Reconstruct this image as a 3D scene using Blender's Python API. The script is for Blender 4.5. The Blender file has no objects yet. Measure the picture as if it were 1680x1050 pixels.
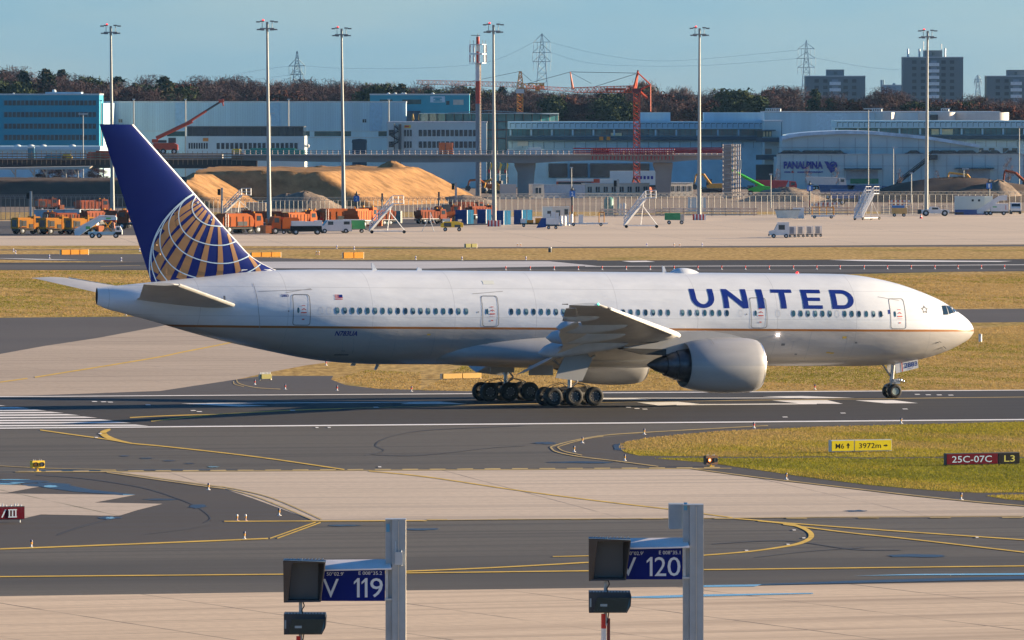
import bpy, bmesh, math, random
import numpy as np
from mathutils import Vector, Matrix
S = bpy.context.scene
C = S.collection
R = math.radians
rnd = random.Random(7)
# ---------------------------------------------------------------- camera, sky, sun, exposure
FPX, CX, CY, EYE = 15200.0, 840.0, 525.0, 20.3      # focal length in photo pixels, eye height in metres
PITCH = math.atan(366 / FPX)
cam = bpy.data.cameras.new('camera'); co = bpy.data.objects.new('camera', cam); C.objects.link(co)
co.location = (0, 0, EYE); co.rotation_euler = (R(90) - PITCH, 0, 0)
cam.sensor_width = 36; cam.lens = 36 * FPX / 1680; cam.clip_start = 1; cam.clip_end = 40000
S.camera = co
SUN_EL, SUN_B = R(12.0), R(15.6)                      # sun low on the right, a little beyond the aircraft
w = bpy.data.worlds.new('World'); S.world = w; w.use_nodes = True
nt = w.node_tree; nt.nodes.clear()
sky = nt.nodes.new('ShaderNodeTexSky'); sky.sky_type = 'NISHITA'; sky.sun_disc = False
sky.sun_elevation = SUN_EL; sky.sun_rotation = R(90) - SUN_B
sky.air_density = 1.0; sky.dust_density = 0.2; sky.ozone_density = 3.0
tc = nt.nodes.new('ShaderNodeTexCoord'); mp = nt.nodes.new('ShaderNodeMapping')
mp.inputs['Scale'].default_value = (14, 14, 60)
ns = nt.nodes.new('ShaderNodeTexNoise'); ns.inputs['Scale'].default_value = 1.3; ns.inputs['Detail'].default_value = 5
cr = nt.nodes.new('ShaderNodeValToRGB')
cr.color_ramp.elements[0].position = .42; cr.color_ramp.elements[0].color = (.35, .75, 1.10, 1)
cr.color_ramp.elements[1].position = .62; cr.color_ramp.elements[1].color = (.44, .81, 1.08, 1)
mx = nt.nodes.new('ShaderNodeMix'); mx.data_type = 'RGBA'; mx.blend_type = 'MULTIPLY'; mx.inputs[0].default_value = 1
bg = nt.nodes.new('ShaderNodeBackground'); bg.inputs[1].default_value = 0.052
out = nt.nodes.new('ShaderNodeOutputWorld')
L = nt.links.new
L(tc.outputs['Generated'], mp.inputs[0]); L(mp.outputs[0], ns.inputs['Vector']); L(ns.outputs[0], cr.inputs[0])
L(sky.outputs[0], mx.inputs[6]); L(cr.outputs[0], mx.inputs[7]); 
sx_ = nt.nodes.new('ShaderNodeSeparateXYZ'); L(tc.outputs['Generated'], sx_.inputs[0])
ev = nt.nodes.new('ShaderNodeValToRGB'); L(sx_.outputs[2], ev.inputs[0]); e_ = ev.color_ramp.elements   # winter haze layer: the air near the horizon is duller and bluer
e_[0].position = .0; e_[0].color = (1.36, 1.13, 1.54, 1); e_[1].position = .16; e_[1].color = (1, 1, 1, 1)
mx2 = nt.nodes.new('ShaderNodeMix'); mx2.data_type = 'RGBA'; mx2.blend_type = 'MULTIPLY'; mx2.inputs[0].default_value = 1
L(mx.outputs[2], mx2.inputs[6]); L(ev.outputs[0], mx2.inputs[7]); L(mx2.outputs[2], bg.inputs[0]); L(bg.outputs[0], out.inputs[0])
sl = bpy.data.lights.new('sun', 'SUN'); sl.energy = 5.0; sl.angle = R(0.5); sl.color = (1.0, .775, .51)
so = bpy.data.objects.new('sun', sl); C.objects.link(so)
SDIR = Vector((math.cos(SUN_B) * math.cos(SUN_EL), math.sin(SUN_B) * math.cos(SUN_EL), math.sin(SUN_EL)))
so.rotation_euler = SDIR.to_track_quat('Z', 'Y').to_euler()
S.view_settings.view_transform = 'Standard'; S.view_settings.look = 'None'
S.view_settings.exposure = 1.55; S.view_settings.gamma = 1
S.render.engine = 'CYCLES'
S.cycles.use_denoising = True
S.cycles.max_bounces = 5; S.cycles.diffuse_bounces = 3; S.cycles.glossy_bounces = 3; S.cycles.volume_bounces = 0
S.cycles.transparent_max_bounces = 8
# ---------------------------------------------------------------- measuring: photo pixel -> place
cp, sp = math.cos(PITCH), math.sin(PITCH)
def ray(px, py):
    u = (px - CX) / FPX; v = (CY - py) / FPX
    return np.array([u, cp + v * sp, -sp + v * cp])
def G(px, py, z=0.0):                                # where a pixel meets the ground
    r = ray(px, py); t = (z - EYE) / r[2]
    return (float(t * r[0]), float(t * r[1]), z)
def P(px, py, Y):                                    # a pixel at distance Y
    r = ray(px, py); t = Y / r[1]
    return (float(t * r[0]), Y, float(EYE + t * r[2]))
def YD(py): return G(840, py)[1]                     # distance of the ground at an image row
# ---------------------------------------------------------------- materials
MATS = {}
def pm(name, col, rough=.6, metal=0., var=.12, scale=1.5, bump=0, coat=0., emit=0, spec=.5, stretch=None, col2=None, detail=4, rng=(.3, .7)):
    if name in MATS: return MATS[name]
    m = bpy.data.materials.new(name); m.use_nodes = True; n = m.node_tree; b = n.nodes['Principled BSDF']
    t = n.nodes.new('ShaderNodeTexCoord'); z = n.nodes.new('ShaderNodeTexNoise')
    z.inputs['Scale'].default_value = scale; z.inputs['Detail'].default_value = detail; z.inputs['Roughness'].default_value = .6
    if stretch:
        q = n.nodes.new('ShaderNodeMapping'); q.inputs['Scale'].default_value = stretch[:3]
        if len(stretch) > 3: q.inputs['Rotation'].default_value = (0, 0, stretch[3])
        n.links.new(t.outputs['Object'], q.inputs[0]); n.links.new(q.outputs[0], z.inputs['Vector'])
    else: n.links.new(t.outputs['Object'], z.inputs['Vector'])
    r = n.nodes.new('ShaderNodeValToRGB'); e = r.color_ramp.elements
    c2 = col2 if col2 else tuple(min(1, c * (1 + var)) for c in col)
    c1 = col if col2 else tuple(c * (1 - var) for c in col)
    e[0].position, e[1].position = rng
    e[0].color = (*c1, 1); e[1].color = (*c2, 1)
    n.links.new(z.outputs[0], r.inputs[0]); n.links.new(r.outputs[0], b.inputs['Base Color'])
    b.inputs['Roughness'].default_value = rough; b.inputs['Metallic'].default_value = metal
    b.inputs['Coat Weight'].default_value = coat; b.inputs['Specular IOR Level'].default_value = spec
    if bump:
        u = n.nodes.new('ShaderNodeBump'); u.inputs['Strength'].default_value = bump; u.inputs['Distance'].default_value = .3
        n.links.new(z.outputs[0], u.inputs['Height']); n.links.new(u.outputs[0], b.inputs['Normal'])
    if emit:
        b.inputs['Emission Color'].default_value = (*col, 1); b.inputs['Emission Strength'].default_value = emit
    MATS[name] = m; return m
def ground_mat(name, base, alt, streak=None, joints=None, rot=14.2, rough=.8, fine=.25, patch=None, spec=.3):
    """pavement: large mottling, long tyre streaks along the traffic, slab joints"""
    m = bpy.data.materials.new(name); m.use_nodes = True; n = m.node_tree; b = n.nodes['Principled BSDF']; K = n.links.new
    t = n.nodes.new('ShaderNodeTexCoord')
    def noise(scale, st, rz=rot, detail=4):
        q = n.nodes.new('ShaderNodeMapping'); q.vector_type = 'POINT'; q.inputs['Rotation'].default_value = (0, 0, -R(rz)); q.inputs['Scale'].default_value = (1, 1, 1)
        q2 = n.nodes.new('ShaderNodeMapping'); q2.inputs['Scale'].default_value = st
        z = n.nodes.new('ShaderNodeTexNoise'); z.inputs['Scale'].default_value = scale; z.inputs['Detail'].default_value = detail
        K(t.outputs['Object'], q.inputs[0]); K(q.outputs[0], q2.inputs[0]); K(q2.outputs[0], z.inputs['Vector']); return z
    def mix(fac, a, c, mode='MIX'):
        x = n.nodes.new('ShaderNodeMix'); x.data_type = 'RGBA'; x.blend_type = mode; x.clamp_factor = True
        for i, v in ((0, fac), (6, a), (7, c)):
            if isinstance(v, (int, float)): x.inputs[i].default_value = v
            elif isinstance(v, tuple): x.inputs[i].default_value = (*v, 1)
            else: K(v, x.inputs[i])
        return x.outputs[2]
    def ramp(z, a, c):
        r = n.nodes.new('ShaderNodeMapRange'); r.inputs[1].default_value = a; r.inputs[2].default_value = c; K(z, r.inputs[0]); return r.outputs[0]
    c = mix(ramp(noise(.03, (1, 1, 1)).outputs[0], .35, .65), base, alt)
    f = noise(3.0, (1, .35, 1)); g = n.nodes.new('ShaderNodeMapRange'); g.inputs[1].default_value = .25; g.inputs[2].default_value = .75
    g.inputs[3].default_value = 1 - fine; g.inputs[4].default_value = 1 + fine; K(f.outputs[0], g.inputs[0])
    gc = n.nodes.new('ShaderNodeCombineColor'); [K(g.outputs[0], gc.inputs[i]) for i in range(3)]
    c = mix(1.0, c, gc.outputs[0], 'MULTIPLY')
    if patch: c = mix(ramp(noise(.012, (1, 2.5, 1)).outputs[0], .5, .62), c, patch)
    if streak:
        for rz, sc, lo in ((rot, .5, .52), (rot + 4, .3, .55), (rot - 5, .8, .6)):
            c = mix(ramp(noise(sc, (.03, 1, 1), rz, 3).outputs[0], lo, lo + .22), c, streak)
    if joints:
        w_, d_, jc, js = joints
        for ax in (0, 1):
            q = n.nodes.new('ShaderNodeMapping'); q.inputs['Rotation'].default_value = (0, 0, -R(rot)); K(t.outputs['Object'], q.inputs[0])
            s_ = n.nodes.new('ShaderNodeSeparateXYZ'); K(q.outputs[0], s_.inputs[0])
            p_ = n.nodes.new('ShaderNodeMath'); p_.operation = 'PINGPONG'; p_.inputs[1].default_value = (w_, d_)[ax] / 2; K(s_.outputs[ax], p_.inputs[0])
            l_ = n.nodes.new('ShaderNodeMath'); l_.operation = 'LESS_THAN'; l_.inputs[1].default_value = js; K(p_.outputs[0], l_.inputs[0])
            x_ = n.nodes.new('ShaderNodeMath'); x_.operation = 'MULTIPLY'; K(l_.outputs[0], x_.inputs[0]); K(ramp(noise(.15, (1, 1, 1)).outputs[0], .3, .6), x_.inputs[1])
            c = mix(x_.outputs[0], c, jc)
    K(c, b.inputs['Base Color']); b.inputs['Roughness'].default_value = rough; b.inputs['Specular IOR Level'].default_value = spec
    MATS[name] = m; return m
# ---------------------------------------------------------------- mesh building
class MB:
    def __init__(s): s.v = []; s.f = []; s.mi = []; s.cur = 0; s.T = None; s.smooth = False; s.sm = []
    def add(s, vs, fs):
        o = len(s.v)
        if s.T is not None: vs = [s.T @ Vector(v) for v in vs]
        s.v += [tuple(v) for v in vs]; s.f += [tuple(i + o for i in f) for f in fs]
        s.mi += [s.cur] * len(fs); s.sm += [s.smooth] * len(fs); return s
    def box(s, x0, x1, y0, y1, z0, z1):
        if x0 > x1: x0, x1 = x1, x0
        if y0 > y1: y0, y1 = y1, y0
        if z0 > z1: z0, z1 = z1, z0
        return s.add([(x0, y0, z0), (x1, y0, z0), (x1, y1, z0), (x0, y1, z0), (x0, y0, z1), (x1, y0, z1), (x1, y1, z1), (x0, y1, z1)],
                     [(0, 3, 2, 1), (4, 5, 6, 7), (0, 1, 5, 4), (1, 2, 6, 5), (2, 3, 7, 6), (3, 0, 4, 7)])
    def bar(s, p, q, r, r2=None, n=8):
        p, q = Vector(p), Vector(q); d = q - p
        if d.length < 1e-6: return s
        a = d.orthogonal().normalized(); b = d.normalized().cross(a); r2 = r if r2 is None else r2
        vs = []
        for c_, rr in ((p, r), (q, r2)):
            for i in range(n):
                t = 2 * math.pi * (i + .5) / n; vs.append(c_ + (a * math.cos(t) + b * math.sin(t)) * rr)
        return s.add(vs, [(i, (i + 1) % n, n + (i + 1) % n, n + i) for i in range(n)] + [tuple(range(n))[::-1], tuple(range(n, 2 * n))])
    def path(s, pts, r, n=6):
        for a, b in zip(pts, pts[1:]): s.bar(a, b, r, n=n)
        return s
    def lathe(s, prof, o=(0, 0, 0), ax='z', n=24, close=False):
        vs = []; k = len(prof)
        for (r, h) in prof:
            for i in range(n):
                t = 2 * math.pi * i / n; a, b = r * math.cos(t), r * math.sin(t)
                p = {'z': (a, b, h), 'x': (h, a, b), 'y': (a, h, b)}[ax]; vs.append((p[0] + o[0], p[1] + o[1], p[2] + o[2]))
        fs = [(j * n + i, j * n + (i + 1) % n, (j + 1) * n + (i + 1) % n, (j + 1) * n + i) for j in range(k - 1) for i in range(n)]
        if prof[0][0] > 1e-4: fs.append(tuple(range(n))[::-1])
        if prof[-1][0] > 1e-4: fs.append(tuple(range((k - 1) * n, k * n)))
        if ax == 'y': fs = [f[::-1] for f in fs]
        return s.add(vs, fs)
    def prism(s, poly, y0, y1, ax='y'):                # poly in (x,z) pushed along y, or (y,z) along x, or (x,y) along z
        k = len(poly)
        def pt(a, b, t): return {'y': (a, t, b), 'x': (t, a, b), 'z': (a, b, t)}[ax]
        return s.add([pt(a, b, y0) for a, b in poly] + [pt(a, b, y1) for a, b in poly],
                     [(i, (i + 1) % k, k + (i + 1) % k, k + i) for i in range(k)] + [tuple(range(k))[::-1], tuple(range(k, 2 * k))])
    def ball(s, c, r, n=10, sz=1.0):
        k = max(4, n // 2)
        return s.lathe([(max(1e-5, r * math.sin(math.pi * j / k)), -r * sz * math.cos(math.pi * j / k)) for j in range(k + 1)], o=c, n=n)
    def quad(s, a, b, c, d): return s.add([a, b, c, d], [(0, 1, 2, 3)])
    def build(s, name, mats, parent=None, fix=True):
        me = bpy.data.meshes.new(name); me.from_pydata(s.v, [], s.f)
        for m in (mats if isinstance(mats, (list, tuple)) else [mats]): me.materials.append(m)
        me.polygons.foreach_set('material_index', s.mi); me.polygons.foreach_set('use_smooth', s.sm)
        if fix:
            bm = bmesh.new(); bm.from_mesh(me); bmesh.ops.recalc_face_normals(bm, faces=bm.faces); bm.to_mesh(me); bm.free()
        if any(s.sm): me.set_sharp_from_angle(angle=R(42))
        me.update()
        o = bpy.data.objects.new(name, me); C.objects.link(o)
        if parent: o.parent = parent
        return o
def tag(o, label=None, cat=None, group=None, kind=None):
    if label: o['label'] = label
    if cat: o['category'] = cat
    if group: o['group'] = group
    if kind: o['kind'] = kind
    return o
def thing(name, label, cat, loc=(0, 0, 0), rz=0., group=None):
    o = bpy.data.objects.new(name, None); C.objects.link(o); o.location = loc; o.rotation_euler = (0, 0, rz)
    o.empty_display_size = .1
    return tag(o, label, cat, group)
def dup(root, loc, rz=None, label=None, scale=None, group=None):
    r = root.copy(); C.objects.link(r); r.location = loc
    if rz is not None: r.rotation_euler = (0, 0, rz)
    if label: r['label'] = label
    if group: r['group'] = group
    if scale: r.scale = scale if isinstance(scale, tuple) else (scale,) * 3
    for ch in list(root.children):
        c = ch.copy(); C.objects.link(c); c.parent = r
        for g in ch.children:
            d = g.copy(); C.objects.link(d); d.parent = c
    return r
ORD = ['first', 'second', 'third', 'fourth', 'fifth', 'sixth', 'seventh', 'eighth', 'ninth', 'tenth', 'eleventh', 'twelfth', 'thirteenth', 'fourteenth', 'fifteenth', 'sixteenth', 'seventeenth', 'eighteenth', 'nineteenth', 'twentieth']
def od(i):
    if i < 20: return ORD[i]
    n = i + 1; return '%d%s' % (n, 'th' if 10 < n % 100 < 14 else {1: 'st', 2: 'nd', 3: 'rd'}.get(n % 10, 'th'))
_tc = {}
def text_tris(txt, size=1.0, bold=0.0, spacing=1.0):   # outline of a word as triangles in (x, y); origin left, baseline
    key = (txt, size, bold, spacing)
    if key in _tc: return _tc[key]
    cu = bpy.data.curves.new('t', 'FONT'); cu.body = txt; cu.size = size; cu.offset = bold; cu.space_character = spacing; cu.resolution_u = 3
    ob = bpy.data.objects.new('t', cu); C.objects.link(ob)
    dg = bpy.context.evaluated_depsgraph_get(); me = ob.evaluated_get(dg).to_mesh()
    vs = [(v.co.x, v.co.y) for v in me.vertices]; fs = [tuple(p.vertices) for p in me.polygons]
    ob.evaluated_get(dg).to_mesh_clear(); bpy.data.objects.remove(ob); bpy.data.curves.remove(cu)
    _tc[key] = (vs, fs); return vs, fs
def text_fit(txt, x0, x1, z0, z1, bold=0.0, spacing=1.0):  # word scaled to fill a rectangle
    vs, fs = text_tris(txt, 1.0, bold, spacing)
    ax, bx = min(v[0] for v in vs), max(v[0] for v in vs); ay, by = min(v[1] for v in vs), max(v[1] for v in vs)
    return [(x0 + (v[0] - ax) / (bx - ax) * (x1 - x0), z0 + (v[1] - ay) / (by - ay) * (z1 - z0)) for v in vs], fs
def plain_text(name, txt, x0, x1, y, z0, z1, m, parent, bold=0.0, spacing=1.0):  # lettering on a board that faces -y
    vs, fs = text_fit(txt, x0, x1, z0, z1, bold, spacing); b = MB(); b.add([(a, y, c) for a, c in vs], fs)
    return b.build(name, m, parent, fix=False)
# ================================================================ THE SETTING: ground, pavements, markings
asph_run = ground_mat('asphalt_runway', (.022, .0195, .020), (.029, .0255, .025), streak=(.013, .012, .014), fine=.12)
asph_taxi = ground_mat('asphalt_taxiway', (.080, .073, .061), (.104, .094, .077), streak=(.046, .042, .038), patch=(.056, .051, .044), fine=.12)
asph_dark = ground_mat('asphalt_fillet', (.052, .044, .037), (.064, .054, .045), streak=(.055, .052, .054), fine=.10)
asph_left = ground_mat('asphalt_far', (.066, .058, .055), (.085, .075, .069), streak=(.06, .056, .06), fine=.12)
conc_near = ground_mat('concrete_apron', (.56, .435, .305), (.62, .485, .345), streak=(.40, .305, .215), joints=(7.5, 7.5, (.20, .16, .12), .085), rot=22, fine=.10)
conc_mid = ground_mat('concrete_taxiway', (.50, .41, .31), (.56, .46, .355), streak=(.33, .275, .225), joints=(15, 7.5, (.28, .23, .19), .08), rot=9, fine=.10)
conc_left = ground_mat('concrete_exit', (.40, .32, .24), (.46, .37, .28), streak=(.29, .23, .18), joints=(10, 10, (.22, .18, .15), .05), rot=18, fine=.12)
conc_far = ground_mat('concrete_far_apron', (.56, .45, .335), (.62, .50, .375), streak=(.36, .30, .24), joints=(20, 20, (.28, .24, .21), .1), rot=5, fine=.1)
conc_old = ground_mat('concrete_old_slabs', (.47, .39, .31), (.52, .43, .34), joints=(6, 5, (.14, .13, .08), .10), rot=14, fine=.10)
dirt = ground_mat('site_earth', (.20, .15, .11), (.28, .21, .15), fine=.4, rot=0)
def grass_mat(name, a, b, c, d):
    m = bpy.data.materials.new(name); m.use_nodes = True; n = m.node_tree; K = n.links.new; bs = n.nodes['Principled BSDF']
    t = n.nodes.new('ShaderNodeTexCoord')
    def nz(s, st, det=6):
        q = n.nodes.new('ShaderNodeMapping'); q.inputs['Scale'].default_value = st; z = n.nodes.new('ShaderNodeTexNoise')
        z.inputs['Scale'].default_value = s; z.inputs['Detail'].default_value = det; z.inputs['Roughness'].default_value = .7
        K(t.outputs['Object'], q.inputs[0]); K(q.outputs[0], z.inputs['Vector']); return z.outputs[0]
    r = n.nodes.new('ShaderNodeValToRGB'); e = r.color_ramp.elements
    e[0].position = .38; e[0].color = (*a, 1); e[1].position = .62; e[1].color = (*c, 1)
    x = e.new(.5); x.color = (*b, 1); K(nz(.05, (1, .5, 1)), r.inputs[0])
    r2 = n.nodes.new('ShaderNodeValToRGB'); e = r2.color_ramp.elements
    e[0].position = .36; e[0].color = (*d, 1); e[1].position = .60; e[1].color = (1.15, 1.12, 1.05, 1); K(nz(1.6, (1, .16, 1), 8), r2.inputs[0])
    mx = n.nodes.new('ShaderNodeMix'); mx.data_type = 'RGBA'; mx.blend_type = 'MULTIPLY'; mx.inputs[0].default_value = 1
    K(r.outputs[0], mx.inputs[6]); K(r2.outputs[0], mx.inputs[7]); K(mx.outputs[2], bs.inputs['Base Color'])
    bs.inputs['Roughness'].default_value = 1; bs.inputs['Specular IOR Level'].default_value = .05
    bu = n.nodes.new('ShaderNodeBump'); bu.inputs['Strength'].default_value = .35; bu.inputs['Distance'].default_value = .15
    K(nz(2.2, (1, .4, 1)), bu.inputs['Height']); K(bu.outputs[0], bs.inputs['Normal'])
    MATS[name] = m; return m
gr_dry = grass_mat('grass_dry', (.43, .30, .11), (.49, .345, .14), (.31, .25, .07), (.55, .5, .45))
gr_green = grass_mat('grass_green', (.17, .17, .02), (.26, .23, .035), (.33, .25, .07), (.5, .5, .5))
yel = pm('yellow_paint', (.62, .40, .035), .7, var=.25, scale=.6)
yel_old = pm('yellow_paint_worn', (.40, .29, .10), .8, var=.35, scale=.5)
whi = pm('white_paint', (.80, .79, .77), .7, var=.1, scale=.4)
whi_old = pm('white_paint_worn', (.52, .51, .50), .8, var=.35, scale=.3)
wet = pm('wet_asphalt', (.018, .020, .025), .42, var=.4, scale=.4, spec=.6)
puddle = pm('puddle_water', (.03, .035, .04), .10, var=.2, scale=.3, spec=.8)
tar = pm('tar_seam', (.03, .028, .028), .6, var=.2)
ZL = [0.0]
def sheet(name, polys, mat_, z, kind='structure', dz=.0006):
    b = MB(); k = 0
    for poly in polys:
        quads = poly if isinstance(poly[0], list) else [poly]
        for q in quads: b.add([(*G(p_[0], p_[1], 0)[:2], z + k * dz) for p_ in q], [tuple(range(len(q)))])
        k += 1
    o = b.build(name, mat_, None, fix=False)
    me = o.data; bm = bmesh.new(); bm.from_mesh(me); bmesh.ops.triangulate(bm, faces=bm.faces)
    for f in bm.faces:
        if f.normal.z < 0: f.normal_flip()
    bm.to_mesh(me); bm.free()
    return tag(o, kind=kind)
def spline(pts, n=6):
    if len(pts) < 3: return pts
    o = []; q = [pts[0]] + list(pts) + [pts[-1]]
    for i in range(1, len(q) - 2):
        for k in range(n):
            t = k / n; a, b, c, d = q[i - 1], q[i], q[i + 1], q[i + 2]
            o.append(tuple(.5 * (2 * b[j] + (c[j] - a[j]) * t + (2 * a[j] - 5 * b[j] + 4 * c[j] - d[j]) * t * t + (3 * b[j] - a[j] - 3 * c[j] + d[j]) * t ** 3) for j in range(len(b))))
    o.append(tuple(pts[-1])); return o
def ribbon(pts, th, curve=True):                      # painted stripe traced along the ground; th or third value = height of the stripe in the photo
    pts = [(p[0], p[1], p[2] if len(p) > 2 else th) for p in pts]
    if curve: pts = spline(pts)
    L_, R_ = [], []
    for i, (x, y, t) in enumerate(pts):
        p0, p1 = pts[max(0, i - 1)], pts[min(len(pts) - 1, i + 1)]; d = math.hypot(p1[0] - p0[0], p1[1] - p0[1]) or 1
        nx, ny = -(p1[1] - p0[1]) / d, (p1[0] - p0[0]) / d; L_.append((x + nx * t, y + ny * t / 2)); R_.append((x - nx * t, y - ny * t / 2))
    return [[[R_[i], R_[i + 1], L_[i + 1], L_[i]] for i in range(len(pts) - 1)]]
# base ground to the horizon
b = MB(); b.add([(-9000, 60, 0), (9000, 60, 0), (9000, 20000, 0), (-9000, 20000, 0)], [(0, 1, 2, 3)])
tag(b.build('ground', gr_dry, None, fix=False), kind='structure')
z1, z2, z3, z4, z5 = .004, .008, .012, .016, .020
sheet('far_ground', [[(-2600, 350), (4300, 345), (9000, 190), (-9000, 190)]], dirt, z1)
sheet('far_apron', [[(-700, 403.5), (250, 403), (820, 405.5), (1680, 401), (2400, 398), (2400, 346), (1680, 349), (1100, 353), (600, 358), (0, 362), (-700, 364)]], conc_far, z2)
sheet('service_road', [[(-700, 389), (0, 387.5), (255, 386), (420, 384), (700, 372), (800, 369), (800, 359), (-700, 366)]], asph_left, z3)
sheet('shoulder', [[(-700, 413.5), (820, 407.6), (1680, 404.3), (2400, 401), (2400, 398.5), (1680, 401.3), (820, 405.6), (250, 409), (-700, 410.8)],
                   [(-700, 427), (0, 426), (120, 428.5), (300, 431), (980, 428), (980, 426.6), (560, 426.6), (250, 417), (-700, 417.5)]], asph_left, z2)
sheet('parallel_runway', [[(-700, 448), (0, 443), (900, 444), (1300, 452), (1560, 446), (2400, 440), (2400, 421), (1680, 425), (980, 427.5), (420, 428.5), (250, 430), (0, 431), (-700, 431)]], asph_run, z3)
sheet('parallel_runway_edge', [[(-700, 447.6), (0, 442.6), (250, 441), (600, 442.4), (900, 445), (1500, 446.8), (1650, 444.5), (2400, 440), (2400, 437), (1560, 441.6), (900, 441.8), (250, 435), (0, 434), (-700, 435)]], asph_left, z4)
sheet('exit_taxiway', [[(-700, 553), (0, 546), (1680, 528.5), (2400, 521), (2400, 500), (1680, 506.5), (0, 521.5), (-700, 528)]], asph_left, z2)
sheet('exit_taxiway_fillet', [
                       [(-700, 600), (0, 583), (72, 569), (160, 555), (300, 530), (300, 520), (-700, 530)]], asph_left, z2 + .002)
sheet('exit_concrete', [[(-700, 656), (-700, 610), (-50, 590), (0, 581), (72, 568), (160, 554.7), (260, 536), (330, 522), (420, 500), (700, 480), (800, 500), (760, 545), (700, 570), (600, 586), (537, 595), (500, 600), (447, 610), (387, 623), (263, 641.7), (0, 652)]], conc_left, z3)
sheet('exit_fillet', [[(263, 641.7), (387, 623), (430, 617), (547, 617), (543, 623), (567, 632), (617, 638), (760, 642), (1200, 641), (1200, 645), (0, 654), (0, 651)]], asph_left, z4)
sheet('runway', [[(-900, 659.5), (0, 652), (1680, 640.3), (2500, 634), (2500, 683), (1680, 690), (0, 704.3), (-900, 712)]], asph_run, z5)
sheet('taxiway', [[(-900, 712), (0, 704.3), (1680, 690), (2500, 683), (2500, 1080), (-900, 1080)]], asph_taxi, z1)
sheet('taxiway_shoulder', [[(-500, 781), (0, 777), (175, 775.5), (342, 800), (370, 803), (420, 820), (512, 855.5), (440, 885), (200, 895), (-500, 906)],
                           [(1075, 767), (1020, 760), (965, 751), (915, 742), (908, 735), (945, 723), (1060, 711), (1260, 700), (1680, 691.5), (2500, 684), (2500, 900), (1680, 829), (1240, 783), (1130, 769)]], asph_dark, z2)
sheet('concrete_crossing', [[(175, 774.5), (1130, 770), (1240, 785), (1345, 797), (1502, 815.5), (1617, 827), (1690, 833), (2400, 905), (1690, 848.5), (1240, 850.5), (515, 855), (420, 820), (370, 803), (342, 800)]], conc_mid, z3)
sheet('apron', [[(-500, 982), (0, 978.5), (480, 971.5), (1200, 962), (1680, 954), (2100, 948), (2100, 2400), (-500, 2400)]], conc_near, z2)
sheet('old_slabs', [[(-200, 796), (0, 795.7), (72, 797.5), (12, 808.7), (-200, 810)],
                    [(-200, 810), (0, 810), (222, 812.5), (155, 825), (267, 827), (225, 837.5), (195, 847), (67, 844.5), (32, 852.5), (-200, 858)]], conc_old, z4)
isl_a = [(1015, 735), (1019, 729), (1030, 725), (1065, 718.7), (1127, 712.5), (1190, 707.5), (1260, 704.8), (1345, 700.8), (1502, 697), (1680, 692.5), (2400, 680), (2400, 745), (1680, 750), (1551, 749.8), (1423, 751.2), (1345, 749.2), (1240, 750.3), (1100, 749), (1047, 748), (1025, 742.5)]
isl_b = [(1075, 752.8), (1115, 751.8), (1240, 752.6), (1345, 751.3), (1423, 753.2), (1551, 752), (1680, 752.5), (2400, 748), (2400, 806), (1680, 808.5), (1606, 809), (1541, 806), (1423, 796), (1318, 782.7), (1240, 771), (1215, 767.5), (1165, 760)]
isl_c = [(1617, 814), (1680, 811.5), (2400, 808), (2400, 880), (1680, 822), (1648, 819.5)]
sheet('grass_island', [isl_a], gr_green, z4); sheet('grass_verge', [isl_b, isl_c], gr_green, z4)
# ---- wet patches, puddles and tar seams
def blob(x, y, a, h, n=14, seed=0):
    q = random.Random(seed + int(x)); return [(x + a * math.cos(2 * math.pi * i / n) * q.uniform(.6, 1.1), y + h * math.sin(2 * math.pi * i / n) * q.uniform(.5, 1.1)) for i in range(n)]
sheet('wet_patch', [blob(30, 791, 60, 3), blob(70, 796, 45, 4), [(62, 792), (110, 796), (150, 804), (222, 812), (200, 813), (120, 807), (70, 800)], blob(265, 820, 32, 1.6), blob(325, 831, 18, 4), blob(178, 850, 22, 2.6), blob(110, 772.5, 70, 1.4), blob(300, 771.5, 110, 1.0),
                    blob(205, 748.5, 9, 1), blob(240, 752.5, 11, 1), blob(278, 756.5, 12, 1), blob(312, 761, 10, .8), blob(955, 759, 60, 2.0), blob(893, 727.5, 22, 2), blob(1015, 734, 12, 7), blob(565, 862.5, 30, 1.6), blob(690, 869, 40, 2.0), blob(1505, 912.5, 60, 3.4),
                    blob(1405, 839, 22, 1.8), [(1180, 964), (1246, 959), (1400, 953.5), (1680, 945.5), (1900, 942), (1900, 949), (1680, 951), (1400, 957.5), (1246, 961)]], wet, z5 + .002, dz=.0001)
sheet('puddle', [blob(20, 787.5, 30, .9), blob(12, 794.5, 26, 1.2), blob(28, 792.4, 18, .8), blob(84, 798.5, 14, 2), blob(210, 812.3, 14, .7), blob(350, 766.5, 11, 1.1), blob(181, 850.5, 8, 2.2),
                 [(1120, 963.5), (1155, 961), (1250, 959.6), (1240, 963), (1155, 964)], [(1000, 981), (1100, 977.5), (1155, 976), (1333, 973.5), (1335, 975), (1155, 979.5), (1080, 982)], [(1400, 945.6), (1500, 942.6), (1680, 941.2), (1900, 938), (1900, 942), (1680, 944), (1500, 944.6)]], puddle, z5 + .005, dz=.0001)
sheet('tar_seam', sum([ribbon(p, t) for p, t in (([(60, 780), (140, 786), (230, 800), (290, 818), (325, 833), (345, 850), (335, 858)], .9), ([(200, 846), (170, 855), (130, 866), (95, 878)], 1.2),
                  ([(240, 877), (300, 870), (345, 862)], .5), ([(600, 748), (630, 740), (617, 732), (625, 723), (660, 712), (720, 705), (860, 699)], .8), ([(612, 746), (640, 748), (700, 747), (800, 736), (860, 732)], .5), ([(1170, 893), (1290, 888), (1400, 902), (1480, 903)], .9), ([(1240, 915), (1330, 905), (1420, 899)], .7))], []), tar, z5 + .001, dz=.0001)
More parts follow.
